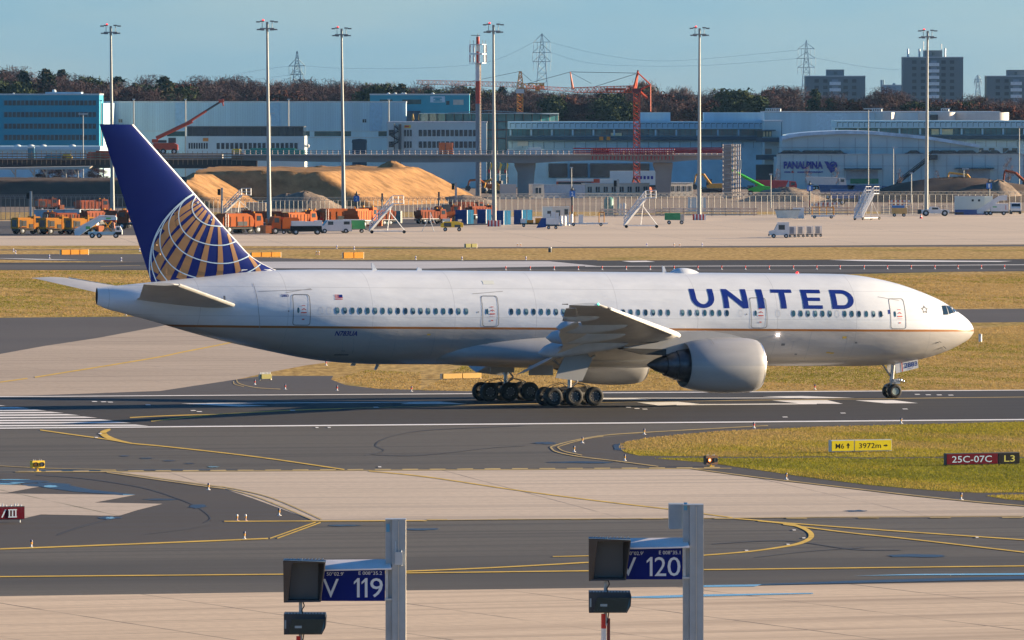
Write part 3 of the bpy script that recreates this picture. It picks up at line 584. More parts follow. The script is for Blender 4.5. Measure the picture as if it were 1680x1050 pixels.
for px_ in (1308,):
    x, z = BP(px_, 448.5, 0); b = MB(); b.smooth = True; b.ball((x, 0, z), .12, sz=1.1); b.build('beacon', pm('beacon_red', (.7, .03, .03), .3, emit=.8), plane)
skin_patch([[BPS(790.5, 460.5), BPS(793, 466.4), BPS(811.5, 466.4), BPS(809, 460.5)]], .012).build('ice_panel', pm('pale_panel', (.62, .66, .62), .5), plane, fix=False)
b = MB(); b.bar(BP(790, 460, -1.6)[:1] + (-1.62, BP(790, 460, -1.6)[1]), BP(793, 466.5, -1.9)[:1] + (-1.93, BP(793, 466.5, -1.9)[1]), .035); b.build('panel_edge', m_dgrey, plane)
# wing-body fairing
b = MB(); b.smooth = True; N = 40; st = []
for j in range(41):
    u = j / 40; x = 13.2 - u * 22.2; e = max(0, math.sin(math.pi * u)) ** .42
    w_ = .3 + 3.22 * e; zt_ = 3.0 + 2.05 * e; zb_ = 2.95 - .62 * e; zc = 3.45
    st.append([(x, w_ * math.copysign(abs(math.cos(a)) ** .8, math.cos(a)), zc + ((zt_ - zc) if math.sin(a) > 0 else (zc - zb_)) * math.copysign(abs(math.sin(a)) ** .9, math.sin(a))) for a in [2 * math.pi * k / N for k in range(N)]])
def loft(b, st, caps=True, closed=True):
    k = len(st[0]); vs = [p for r_ in st for p in r_]
    fs = [(j * k + i, j * k + (i + 1) % k, (j + 1) * k + (i + 1) % k, (j + 1) * k + i) for j in range(len(st) - 1) for i in range(k if closed else k - 1)]
    if caps: fs += [tuple(range(k)), tuple(range((len(st) - 1) * k, len(st) * k))]
    b.add(vs, fs); return b
loft(b, st); b.build('wing_body_fairing', m_grey, plane)
# wings
def foil(t, n=14, cut=1.0, camber=.012):
    xs_ = [cut * .5 * (1 - math.cos(math.pi * i / n)) for i in range(n + 1)]
    def yt(x): return 5 * t * (.2969 * math.sqrt(x) - .126 * x - .3516 * x * x + .2843 * x ** 3 - .1036 * x ** 4)
    up = [(x, yt(x) + camber * math.sin(math.pi * x)) for x in xs_[::-1]]; lo = [(x, -yt(x) * .9 + camber * math.sin(math.pi * x)) for x in xs_[1:]]
    return up + lo
f_te = pchip([0, 3.1, 9.6, 20, 30.4], [-2.9, -2.8, -2.3, -6.35, -10.6])
f_lz = pchip([0, 3.1, 9.6, 20, 30.4], [3.75, 3.98, 4.78, 5.95, 7.12]); f_tz = pchip([0, 3.1, 9.6, 20, 30.4], [3.0, 3.05, 4.22, 5.62, 7.08])
f_tc = pchip([0, 3.1, 9.6, 20, 30.4], [.135, .135, .115, .10, .09])
def lex(y): return 10.5 - .696 * (y - 3.1)
def wsec(y, sg, cut=1.0):
    lx, tx, lz, tz, tc_ = lex(y), f_te(y), f_lz(y), f_tz(y), f_tc(y); ch = lx - tx
    return [(lx + (tx - lx) * a, sg * y, lz + (tz - lz) * a + c_ * ch) for a, c_ in foil(tc_, cut=cut)]
def wpt(y, a, dz=0.):                                # underside point at span y, chord fraction a
    lx, tx, lz, tz, tc_ = lex(y), f_te(y), f_lz(y), f_tz(y), f_tc(y)
    yt = 5 * tc_ * (.2969 * math.sqrt(a) - .126 * a - .3516 * a * a + .2843 * a ** 3 - .1036 * a ** 4)
    return lx + (tx - lx) * a, lz + (tz - lz) * a + (.012 * math.sin(math.pi * a) - .9 * yt) * (lx - tx) + dz
for sg in (-1, 1):
    b = MB(); b.smooth = True
    loft(b, [wsec(y, sg, .80) for y in (1.5, 3.1, 4.5, 6, 7.5, 9.6, 12, 15, 18, 21, 24, 27, 29, 30.0)]); wing = b.build('wing', m_wing, plane)
    b = MB(); b.smooth = True; loft(b, [wsec(y, sg) for y in (29.0, 29.8, 30.25, 30.45)]); b.build('wing_tip', m_white, wing)
    def flap(name, ya, yb, droop, back, frac=.24, mat_=m_wing):
        st = []
        for k in range(5):
            y = ya + (yb - ya) * k / 4; lx, tx, lz, tz = lex(y), f_te(y), f_lz(y), f_tz(y); ch = lx - tx; fc = ch * frac * 1.12
            ox = lx + (tx - lx) * .80 - back; oz = lz + (tz - lz) * .80 - .008 * ch - back * .25; ca, sa = math.cos(R(droop)), math.sin(R(droop))
            st.append([(ox - (a * ca - c_ * sa) * fc, sg * y, oz + (-a * sa + c_ * ca) * fc) for a, c_ in foil(.13, 8)])
        b = MB(); b.smooth = True; loft(b, st); return b.build(name, mat_, wing)
    flap('inboard_flap', 3.4, 8.3, 24, .25, .19); flap('flaperon', 8.45, 10.5, 10, .05, .22); flap('outboard_flap', 10.65, 22.0, 22, .18, .26); flap('aileron', 22.15, 28.9, 2, -.02, .26)
    for nm, ya, yb in (('inboard_slat', 4.2, 8.7), ('outboard_slat', 11.0, 28.4)):
        st = []
        for k in range(7):
            y = ya + (yb - ya) * k / 6; lx, lz = lex(y), f_lz(y); ch = lx - f_te(y); fc = .12 * ch + .25
            pr = [(0.42, -.30), (.50, -.22), (.52, -.12), (.42, .02), (.15, .17), (-.25, .27), (-.3, .23), (.05, .08), (.25, -.08), (.32, -.26)]
            st.append([(lx + px_ * fc * .9, sg * y, lz + pz_ * fc * .8 - .02) for px_, pz_ in pr])
        b = MB(); b.smooth = True; loft(b, st); b.build(nm, pm('slat_paint', (.72, .71, .68), .35, var=.06), wing)
    for (y, xt, zt_, r_, ln) in ((9.6, -4.0, 3.55, .60, 6.4), (14.5, -5.5, 4.66, .56, 5.6), (19.5, -6.9, 5.42, .50, 5.0), (24.5, -8.6, 6.25, .30, 2.6)):
        st = []; xe = xt + ln; ze = wpt(y, min(.75, max(.12, (lex(y) - xe) / (lex(y) - f_te(y)))))[1] - .05
        for j in range(15):
            u = j / 14; x = xt + ln * u; rr = r_ * (max(0, math.sin(math.pi * u ** .75)) ** .6) + .01; zc = zt_ + (ze - zt_) * min(1, u / .62) ** .8
            st.append([(x, sg * y + rr * .62 * math.cos(2 * math.pi * k / 14), zc + rr * math.sin(2 * math.pi * k / 14)) for k in range(14)])
        b = MB(); b.smooth = True; loft(b, st); b.build('flap_track_fairing', m_fair, wing)
    b = MB(); b.smooth = True; b.bar((f_te(29.9) - .1, sg * 29.95, 7.12), (f_te(29.9) - .5, sg * 29.95, 7.12), .04, .02)
    b.build('static_wick', m_dgrey, wing)
    b = MB(); b.smooth = True; b.ball((lex(30.2) - .25, sg * 30.42, 7.15), .07); b.build('navigation_light', pm('green_lamp', (.05, .6, .3), .3, emit=3) if sg < 0 else pm('red_lamp', (.7, .05, .05), .3, emit=3), wing)
    # engine
    ey, ez = sg * 9.6, 2.82
    b = MB(); b.smooth = True
    nac = [(1.32, 11.0), (1.38, 11.35), (1.46, 11.58), (1.58, 11.62), (1.68, 11.45), (1.77, 11.0), (1.83, 10.2), (1.845, 9.3), (1.81, 8.4), (1.73, 7.5), (1.60, 6.8), (1.47, 6.35), (1.46, 6.33), (1.43, 6.36), (1.42, 7.2), (1.40, 9)]
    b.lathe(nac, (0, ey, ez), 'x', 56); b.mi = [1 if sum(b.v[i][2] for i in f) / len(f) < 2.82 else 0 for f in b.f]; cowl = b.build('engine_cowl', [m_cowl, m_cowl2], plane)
    b = MB(); b.smooth = True; b.lathe([(1.42, 11.15), (1.395, 11.35), (1.46, 11.583), (1.52, 11.632), (1.59, 11.622), (1.66, 11.50)], (0, ey, ez), 'x', 56); 
    b.f = [f for f in b.f if len(f) == 4]; b.mi = [0] * len(b.f); b.sm = [True] * len(b.f); b.build('intake_lip', m_alu, cowl)
    b = MB(); b.smooth = True; b.lathe([(1.38, 9.6), (1.38, 9.7), (.3, 9.9), (.05, 10.5)], (0, ey, ez), 'x', 32); b.build('fan', m_dgrey, cowl)
    b = MB(); b.smooth = True; b.lathe([(1.15, 9.0), (1.16, 7.2), (1.12, 6.6), (1.05, 6.2), (.98, 5.75), (.97, 5.72), (.90, 5.70), (.88, 5.45), (.78, 5.2), (.72, 5.0), (.68, 5.02)], (0, ey, ez), 'x', 40); b.build('core_nozzle', m_hot, cowl)
    b = MB(); b.smooth = True; b.lathe([(.64, 5.3), (.60, 4.9), (.40, 4.35), (.2, 3.98), (.03, 3.75)], (0, ey, ez), 'x', 28); b.build('exhaust_cone', m_hot, cowl)
    b = MB(); b.lathe([(1.39, 8.9), (1.10, 8.9)], (0, ey, ez), 'x', 40); b.build('fan_duct', m_dgrey, cowl)
    for zz in (0,):
        b = MB(); b.smooth = True
        for x_, r_ in ((8.02, 1.79),):
            st = [[(x_ + dx, ey + (r_ + .006) * math.cos(a), ez + (r_ + .006) * math.sin(a)) for dx in (-.012, .012)] for a in [math.pi * (.42 + .3 * k / 16) * (1 if sg > 0 else 1) for k in range(17)]]
            vs = [p for q in st for p in q]; b.add(vs, [(2 * i, 2 * i + 1, 2 * i + 3, 2 * i + 2) for i in range(16)])
        b.build('cowl_seam', m_line, cowl)
    # red warning mark
    b = MB(); a0 = R(-155) if sg < 0 else R(-155)
    def cyl(x, z):
        k = next((nac[i] for i in range(3, len(nac)) if nac[i][1] <= x), nac[-1]); r_ = 1.80; dz = z - ez; y = math.sqrt(max(0, r_ * r_ - dz * dz)); return (x, ey - (y + .012), z)
    for p_, q_ in (((9.95, 2.2), (9.9, 2.0)), ((9.9, 2.0), (9.82, 1.7)), ((9.82, 1.7), (9.62, 1.5)), ((9.62, 1.5), (9.55, 1.3))):
        u_ = [cyl(*p_), cyl(*q_)]; b.bar(u_[0], u_[1], .012, n=4)
    for dx, dz in ((-.3, 1.98), (-.18, 1.96), (.1, 2.0), (-.22, 1.86)): b.bar(cyl(9.9 + dx, dz), cyl(9.9 + dx + .15, dz + .02), .022, n=4)
    b.build('warning_mark', m_red, cowl)
    # pylon
    b = MB(); b.smooth = False
    prof = [(10.6, 4.62), (9.6, 4.86), (8.0, 5.08), (6.6, 5.02), (5.6, 4.95), (4.4, 4.3), (2.0, 3.98), (2.0, 3.82), (3.6, 3.52), (4.8, 3.50), (6.2, 3.7), (7.5, 4.2)]
    b.prism(prof, ey - .22, ey + .22); pyl = b.build('engine_pylon', m_grey, plane)
    b = MB(); b.prism([(1.75, 3.86), (1.75, 3.92), (5.0, 3.86), (5.0, 3.44), (3.4, 3.5)], ey - .27, ey + .27); b.build('pylon_heat_shield', m_dgrey, pyl)
    # main landing gear
    gy = sg * 5.49; TZ = math.tan(NOSE_DOWN)
    b = MB(); b.smooth = True; b.bar((0, gy, .75), (0, gy, 2.0), .13, n=14); b.bar((0, gy, 1.75), (-.1, gy, 4.0), .22, n=14); gear = b.build('main_gear_leg', m_steel, plane)
    b = MB(); b.bar((-1.62, gy, .70), (1.62, gy, .76), .15, n=10)
    for ax_ in (-1.46, 0, 1.46): b.bar((ax_, gy - .75, .64 + ax_ * TZ), (ax_, gy + .75, .64 + ax_ * TZ), .09)
    b.box(-.3, .3, gy - .2, gy + .2, .7, 1.0); b.build('bogie_beam', m_steel, gear)
    b = MB(); b.bar((.1, gy, 1.2), (.55, gy, 1.6), .06); b.bar((.55, gy, 1.6), (.12, gy, 2.1), .06); b.bar((0, gy, 2.3), (.9, gy + sg * -1.2, 3.4), .09); b.bar((0, gy, 2.2), (-1.5, gy - sg * .4, 3.3), .08); b.bar((0, gy, 2.4), (1.8, gy, 3.3), .09); b.build('brace', m_steel, gear)
    b = MB()
    for s3 in (-1, 1):
        for o_ in (-.3, .3):
            b.path(spline([(s3 * .1, gy + o_, 1.25), (s3 * .45, gy + o_ * 1.2, 1.5), (s3 * .9, gy + o_ * 1.3, 1.42), (s3 * 1.3, gy + o_ * 1.1, 1.3), (s3 * 1.5, gy + o_, .95)], 3), .025, 5)
        b.box(s3 * .3, s3 * .95, gy - .18, gy + .18, 1.02, 1.22)
    b.build('brake_hose', m_dgrey, gear)
    for ax_ in (-1.46, 0, 1.46):
        for s3 in (-1, 1):
            wy = gy + s3 * .70; b = MB(); b.smooth = True; r_ = .635
            b.lathe([(.33, -.22), (.40, -.245), (.53, -.245), (.60, -.20), (.63, -.12), (.635, 0), (.63, .12), (.60, .20), (.53, .245), (.40, .245), (.33, .22), (.33, -.22)], (ax_, wy, r_ + ax_ * TZ), 'y', 32)
            b.f = [f for f in b.f if len(f) == 4]; b.mi = [0] * len(b.f); b.sm = [True] * len(b.f); wh = b.build('wheel', m_tyre, gear)
            b = MB(); b.lathe([(.335, -.19), (.30, -.21), (.28, -.16), (.20, -.12), (.14, -.16), (.05, -.20), (.05, .20), (.14, .16), (.20, .12), (.28, .16), (.30, .21), (.335, .19)], (ax_, wy, r_ + ax_ * TZ), 'y', 20); b.build('hub', m_hubd, wh)
            b = MB()
            for k in range(9): t_ = 2 * math.pi * k / 9; b.ball((ax_ + .275 * math.cos(t_), wy - .20, r_ + ax_ * TZ + .275 * math.sin(t_)), .028, 6)
            b.build('wheel_bolt', pm('pale_metal', (.6, .6, .58), .4, .3), wh)
    poly = [BP(*q, sg * 6.75 if sg < 0 else -6.75) for q in ((928.5, 580), (963.8, 580), (970.8, 590.4), (953.3, 625.7), (909.9, 620), (915, 606.6))]
    b = MB(); zt_ = max(p[1] for p in poly)
    b.add([(x, sg * (6.75 - (z - zt_) * .10) + o_, z) for o_ in (0, .06) for x, z in poly], [tuple(range(6)), tuple(range(6, 12))] + [(i, (i + 1) % 6, 6 + (i + 1) % 6, 6 + i) for i in range(6)]); b.build('gear_leg_door', m_grey, gear)
    b = MB(); b.box(-2.0, -.3, sg * 3.3, sg * 3.38, 1.95, 2.6); b.build('gear_bay_door', m_grey, gear)
# nose gear
nx, nzg = 25.88, 25.88 * math.tan(NOSE_DOWN); r_ = .50
b = MB(); b.smooth = True; b.bar((nx - .05, 0, nzg + .5), (nx - .02, 0, 1.75), .09, n=12); b.bar((nx - .02, 0, 1.6), (nx + .1, 0, 3.0), .14, n=12); ng = b.build('nose_gear_leg', m_steel, plane)
b = MB(); b.bar((nx, -.55, nzg + r_), (nx, .55, nzg + r_), .07); b.bar((nx, 0, 1.5), (nx - .55, 0, 1.25), .05); b.bar((nx - .55, 0, 1.25), (nx - .05, 0, .95), .05); b.bar((nx + .05, -.35, 1.62), (nx + .05, .35, 1.62), .09); b.bar((nx, 0, 1.75), (nx - .9, 0, 2.9), .06)
b.bar((nx - .25, -.25, 1.5), (nx + .7, -.2, 1.58), .06); b.box(nx + .15, nx + .5, -.25, .25, 1.38, 1.52); b.build('torque_link', m_steel, ng)
b = MB(); b.smooth = True; [b.ball((nx + .55, y_, 1.62), .13) for y_ in (-.2, .2)]; b.ball((nx + .85, 0, 1.55), .09); b.build('taxi_light', m_alu, ng)
for s3 in (-1, 1):
    b = MB(); b.smooth = True; b.lathe([(.24, -.17), (.30, -.2), (.40, -.2), (.47, -.14), (.50, 0), (.47, .14), (.40, .2), (.30, .2), (.24, .17), (.24, -.17)], (nx, s3 * .42, nzg + r_), 'y', 32)
    b.f = [f for f in b.f if len(f) == 4]; b.mi = [0] * len(b.f); b.sm = [True] * len(b.f); wh = b.build('wheel', m_tyre, ng)
    b = MB(); b.lathe([(.25, -.17), (.22, -.19), (.16, -.12), (.05, -.15), (.05, .15), (.16, .12), (.22, .19), (.25, .17)], (nx, s3 * .42, nzg + r_), 'y', 20); b.build('hub', pm('green_grey_hub', (.30, .38, .36), .5), wh)
    q4 = [BP(*q, -.62) for q in ((1468, 593), (1505.3, 588), (1506, 603.4), (1469, 612.6))]
    b = MB(); b.add([(x, s3 * (.62 + (3 - z) * .08) + o_, z) for o_ in (-.02, .02) for x, z in q4], [(0, 1, 2, 3), (4, 5, 6, 7), (0, 1, 5, 4), (1, 2, 6, 5), (2, 3, 7, 6), (3, 0, 4, 7)])
    dr = b.build('nose_gear_door', pm('door_pale_grey', (.62, .63, .65), .4), plane)
    if s3 < 0:
        def dm(u, v): a_ = [q4[0][i] + (q4[1][i] - q4[0][i]) * u for i in (0, 1)]; c_ = [q4[3][i] + (q4[2][i] - q4[3][i]) * u for i in (0, 1)]; x = c_[0] + (a_[0] - c_[0]) * v; z = c_[1] + (a_[1] - c_[1]) * v; return (x, -(.62 + (3 - z) * .08) - .035, z)
        v_, f_ = text_fit('2883', .38, .97, .26, .74, .02); b = MB(); b.add([dm(*q) for q in v_], f_); b.build('fleet_number', m_navy, dr, fix=False)
        b = MB(); b.add([dm(*q) for q in ((.27, .02), (.31, .02), (.31, .98), (.27, .98))], [(0, 1, 2, 3)]); b.build('door_stripe', m_red, dr, fix=False)
        v_, f_ = text_fit('N783UA', .52, .78, .10, .19, .01); b = MB(); b.add([dm(*q) for q in v_], f_); b.build('registration_text', m_navy, dr, fix=False)
# tailplane
for sg in (-1, 1):
    st = []
    for y, lx, lz, tx, tz in ((.3, -20.9, 6.15, -28.4, 6.62), (1.6, -21.8, 6.32, -28.9, 6.78), (2.6, -22.75, 6.48, -29.1, 6.88), (10.4, -29.3, 7.84, -31.7, 7.86), (10.7, -29.75, 7.87, -31.9, 7.87)):
        ch = lx - tx; st.append([(lx + (tx - lx) * a, sg * y, lz + (tz - lz) * a + c_ * ch) for a, c_ in foil(.085, camber=0)])
    b = MB(); b.smooth = True; loft(b, st); tp = b.build('tailplane', m_wing if sg < 0 else m_wing, plane)
    st = [[(lx + .06 + dx * .3, sg * y, lz + dz) for dx, dz in ((.03, 0), (-.10, .07), (-.4, .12), (-.4, -.11), (-.10, -.06))] for y, lx, lz in ((2.0, -22.2, 6.38), (10.4, -29.26, 7.84))]
    b = MB(); b.smooth = True; loft(b, st); b.build('leading_edge', pm('leading_edge_paint', (.55, .545, .51), .3, .3), tp)
# fin
FZ0, FZ1 = 7.6, 18.08
def fin_le(z): return -28.75 + (18.08 - z) * .970 + (max(0, 9.9 - z) ** 2) * .62
def fin_te(z): return -31.07 + (18.08 - z) * .3635
def fin_y(x, z): 
    le, te = fin_le(z), fin_te(z); c_ = le - te; a = min(1, max(0, (le - x) / c_)); t = .095 if z > 8.5 else .08
    return 5 * t * (.2969 * math.sqrt(a) - .126 * a - .3516 * a * a + .2843 * a ** 3 - .1036 * a ** 4) * min(c_, 8.2)
st = []
for z in [7.5, 7.9, 8.3, 8.7, 9.1, 9.5, 9.9, 11, 12.5, 14, 15.5, 17, 17.9, 18.06]:
    le, te = fin_le(z), fin_te(z); k = 1 if z < 18 else .6; ps = []
    for i in range(15): a = .5 * (1 - math.cos(math.pi * i / 14)); x = le + (te - le) * a; ps.append((x, fin_y(x, z) * k, z + (.02 if z > 18 else 0)))
    st.append(ps[::-1] + [(x, -y, z_) for x, y, z_ in ps[1:]])
b = MB(); b.smooth = True; loft(b, st); fin = b.build('tail_fin', m_fin, plane)
st = [[(fin_le(z) + o_, s_ * (fin_y(fin_le(z) - .10, z) + .012), z) for o_, s_ in ((-.10, 1), (.03, .35), (.04, -.0), (.03, -.35), (-.10, -1))] for z in [8.45, 8.7, 9.1, 9.5, 9.9, 11, 12.5, 14, 15.5, 17, 17.9, 18.08]]
b = MB(); b.smooth = True; loft(b, st, caps=False, closed=False); b.build('fin_leading_edge', pm('fin_edge_metal', (.82, .82, .80), .3, .4), fin)
st = [[(fin_le(z) + .05, 0, z + .02), (fin_le(z) - .5, -(fin_y(fin_le(z) - .5, z) + .02), z + .02), (fin_te(8.3) + 6.3, -(fin_y(fin_te(8.3) + 6.3, z) + .02), z)] for z in (7.9, 8.2, 8.5, 8.72, 8.9)]
b = MB(); loft(b, st[:4], caps=False, closed=False); b.build('dorsal_fairing', m_white, fin)
def ZM(x, y): return BP(30 + x / 3.6205, 190 + y / 3.6205, -.35)
def fin_band(pts, w0, w1, off, name, mat_, clip=None):
    pts = spline([ZM(*p) for p in pts], 5); b = MB(); k = len(pts)
    for sg in (-1, 1):
        vs = []
        for i, (x, z) in enumerate(pts):
            a, c_ = pts[max(0, i - 1)], pts[min(k - 1, i + 1)]; dx, dz = c_[0] - a[0], c_[1] - a[1]; l_ = math.hypot(dx, dz) or 1; ww = (w0 + (w1 - w0) * i / (k - 1)) / 2
            for s_ in (-1, -.33, .33, 1):
                px_, pz_ = x - dz / l_ * ww * s_, z + dx / l_ * ww * s_; px_ = min(px_, fin_le(pz_) - .12); px_ = max(px_, fin_te(pz_) + .01)
                vs.append((px_, sg * (fin_y(px_, pz_) + off), pz_))
        b.add(vs, [(4 * i + j, 4 * i + j + 1, 4 * i + j + 5, 4 * i + j + 4) for i in range(k - 1) for j in range(3)])
    return b.build(name, mat_, fin, fix=False)
mu = 1 / (3.62 * 23.2)                                # metres per zoomed pixel
for pts, a, c_ in (([(1435, 940), (1412, 890), (1388, 850), (1372, 830)], 32, 12), ([(1310, 950), (1290, 850), (1268, 760), (1252, 700)], 34, 13), ([(1197, 955), (1200, 850), (1199, 750), (1196, 655)], 40, 14), ([(1084, 962), (1105, 850), (1130, 740), (1172, 600)], 46, 14),
                 ([(972, 972), (1010, 860), (1060, 740), (1143, 588)], 58, 14), ([(862, 985), (915, 885), (985, 760), (1060, 640), (1122, 562)], 78, 14), ([(812, 925), (850, 850), (920, 740), (1010, 640), (1103, 548)], 62, 13), ([(822, 800), (860, 735), (930, 650), (1000, 590), (1092, 528)], 50, 12), ([(872, 680), (915, 620), (975, 572), (1080, 510)], 40, 10), ([(935, 590), (990, 545), (1062, 492)], 26, 12)):
    fin_band(pts, a * mu, c_ * mu, .012, 'gold_stripe', m_gold)
for pts in ([(1047, 463), (1000, 490), (930, 550), (870, 620), (826, 700), (800, 780), (789, 870), (792, 972)], [(1048, 466), (985, 508), (958, 560), (957, 620), (978, 678), (1022, 722), (1080, 750), (1150, 767), (1230, 767), (1304, 745)],
            [(1062, 480), (1038, 520), (1040, 570), (1072, 615), (1130, 648), (1218, 657)], [(1000, 488), (925, 570), (897, 640), (908, 715), (945, 775), (1000, 822), (1080, 856), (1180, 876), (1280, 869), (1384, 830)],
            [(925, 556), (870, 635), (847, 715), (855, 800), (895, 868), (945, 914), (1000, 942), (1062, 962)], [(850, 670), (815, 740), (808, 810), (825, 870), (852, 925), (892, 980)], [(800, 790), (797, 860), (808, 925), (830, 985)], [(1330, 940), (1385, 918), (1443, 882)]):
    fin_band(pts, 5.8 * mu, 5.8 * mu, .028, 'globe_line', m_pale)
b = MB(); st = [(fin_te(z) + .03, z) for z in (8.1, 18.05)]
fin_band([(1047, 463), (1047, 463.1)], .01, .01, .01, 'seam', m_line)
for c0 in ((1069, 519), (1150, 618), (827, 768), (847, 823)):
    x, z = ZM(*c0); b = MB(); b.smooth = True; b.ball((x, -(fin_y(x, z) + .01), z), .06); b.build('fin_fitting', m_pale if c0[0] > 1000 else pm('bright_gold', (.7, .45, .2), .3), fin)  # upper fittings pale blue, lower ones a brighter gold
# ================================================================ NEAR AND MIDDLE GROUND OBJECTS
m_dark = pm('dark_steel', (.06, .065, .07), .5, .3)
m_galv = pm('galvanised_steel', (.50, .53, .55), .45, .4, var=.15, scale=3)
m_pole = pm('painted_pole_grey', (.36, .40, .42), .5, .1, var=.12, scale=2)
m_black = pm('black_matt', (.010, .010, .011), .75, spec=.15)
m_signblue = pm('sign_blue', (.002, .012, .17), .6, var=.08, spec=.15)
m_signy = pm('sign_yellow', (.74, .60, .015), .6, var=.08, spec=.1)
m_signr = pm('sign_red', (.13, .002, .014), .7, var=.08, spec=.1)
m_let = pm('sign_letter_pale', (.50, .66, .78), .5, var=.05)
m_letw = pm('sign_letter_white', (.66, .74, .80), .5, var=.05)
m_lety = pm('sign_letter_yellow', (.60, .55, .10), .5, var=.05)
m_lamp = pm('lit_amber_lamp', (1.0, .16, .01), .3, emit=.9)
m_lampc = pm('lit_amber_lamp_centre', (1.0, .62, .3), .3, emit=1.2)
m_yb = pm('yellow_box_paint', (.85, .55, .02), .5, var=.08)
class At:                                             # a working frame at distance Y: photo columns and rows -> local metres
    def __init__(s, px, Y=None, py=None):
        s.Y = Y if Y else YD(py); s.k = FPX / s.Y; s.ox = P(px, 400, s.Y)[0]; s.o = (s.ox, s.Y, 0)
    def x(s, px): return P(px, 400, s.Y)[0] - s.ox
    def z(s, py): return 0 if py is None else P(840, py, s.Y)[2]
    def p(s, px, py, d=0.): return (s.x(px), d, s.z(py))
    def box(s, b, x0, y0, x1, y1, d0=0., d1=1.): return b.box(s.x(x0), s.x(x1), d0, d1, s.z(y1), s.z(y0))
def board_sign(label, cat, A, x0, y0, x1, y1, panels, group=None):
    """airfield guidance board: (start, end, board colour, [(text, x0, x1, letter colour)])"""
    t = thing('guidance_sign', label, cat, A.o, R(24), group); t.scale = (1.09, 1, 1)
    b = MB(); A.box(b, x0, y0, x1, y1, .03, .35); fr = b.build('sign_case', m_galv if panels[0][2] is not m_signr else m_dark, t)
    b = MB()
    for px_ in np.linspace(x0 + 6, x1 - 6, max(2, int((x1 - x0) / 30))): b.bar((A.x(px_), .19, 0), (A.x(px_), .19, A.z(y1) + .02), .035)
    b.build('leg', m_galv, t)
    for a, c_, mt, txts in panels:
        b = MB(); A.box(b, a, y0 + 1.2, c_, y1 - 1.2, .0, .028); pn = b.build('sign_face', mt, t)
        for tx, ta, tb, ml, ya, yb in txts:
            if tx in ('^', '>'):
                b = MB(); cx_, cz_ = (A.x(ta) + A.x(tb)) / 2, (A.z(ya) + A.z(yb)) / 2; h = abs(A.z(ya) - A.z(yb)) / 2; w_ = .035
                def rt(q): return (cx_ + (q[1] if tx == '>' else q[0]), -.003, cz_ + (-q[0] if tx == '>' else q[1]))
                for q in ([(-w_, -h), (w_, -h), (w_, h * .8), (-w_, h * .8)], [(-w_ * 1.2, h), (0, h + .02), (h * .75, h * .2), (h * .55, h * .02)], [(w_ * 1.2, h), (0, h + .02), (-h * .75, h * .2), (-h * .55, h * .02)]):
                    b.add([rt(v) for v in q], [(0, 1, 2, 3)])
                b.build('arrow', ml, pn, fix=False)
            else: plain_text('sign_text', tx, A.x(ta), A.x(tb), -.003, A.z(yb), A.z(ya), ml, pn, .004)
    return t
A = At(1414, py=743)
board_sign('yellow guidance sign reading M6 and 3972m on the grass island', 'airfield sign', A, 1363, 721.5, 1465, 740.4, [
    (1364.2, 1401, m_signy, [('M6', 1370.5, 1384.5, m_black, 727, 735.5), ('^', 1388, 1395, m_black, 727.2, 735.3)]), (1402.8, 1464, m_signy, [('3972m', 1409.5, 1446.5, m_black, 727, 735.6), ('>', 1450, 1458, m_black, 728.5, 734.5)])])
A = At(1614, py=763.5)
t = board_sign('dark red sign reading 25C-07C joined to a black L3 sign on the grass verge', 'airfield sign', A, 1551.8, 743, 1675.4, 762, [
    (1552.3, 1638, m_signr, [('25C-07C', 1561, 1628, m_let, 747.5, 758.2)]), (1639.6, 1675, m_black, [('L3', 1649, 1667, m_lety, 747.6, 758.2)])])
A = At(10, py=858)
t = board_sign('dark red sign reading / III at the left edge beside old concrete slabs', 'airfield sign', A, -40, 831, 39.6, 852.8, [(-39, 39, m_signr, [('/', 1.5, 9.8, m_letw, 836, 849)])])
b = MB()
for a in (14.5, 19.6, 24.7): A.box(b, a - 1.0, 836.8, a + 1.0, 848, -.03, -.012)
A.box(b, 12.6, 835.6, 26.6, 837.4, -.03, -.01); A.box(b, 12.6, 847.4, 26.6, 849.2, -.03, -.01); b.build('roman_numeral', m_letw, t)
b = MB()
for px_ in (2, 6, 12, 20, 26, 30, 36): b.bar((A.x(px_), .2, A.z(831)), (A.x(px_) + .02, .2, A.z(828 - (px_ % 4))), .03, .015)
b.build('bird_spikes', m_galv, t)
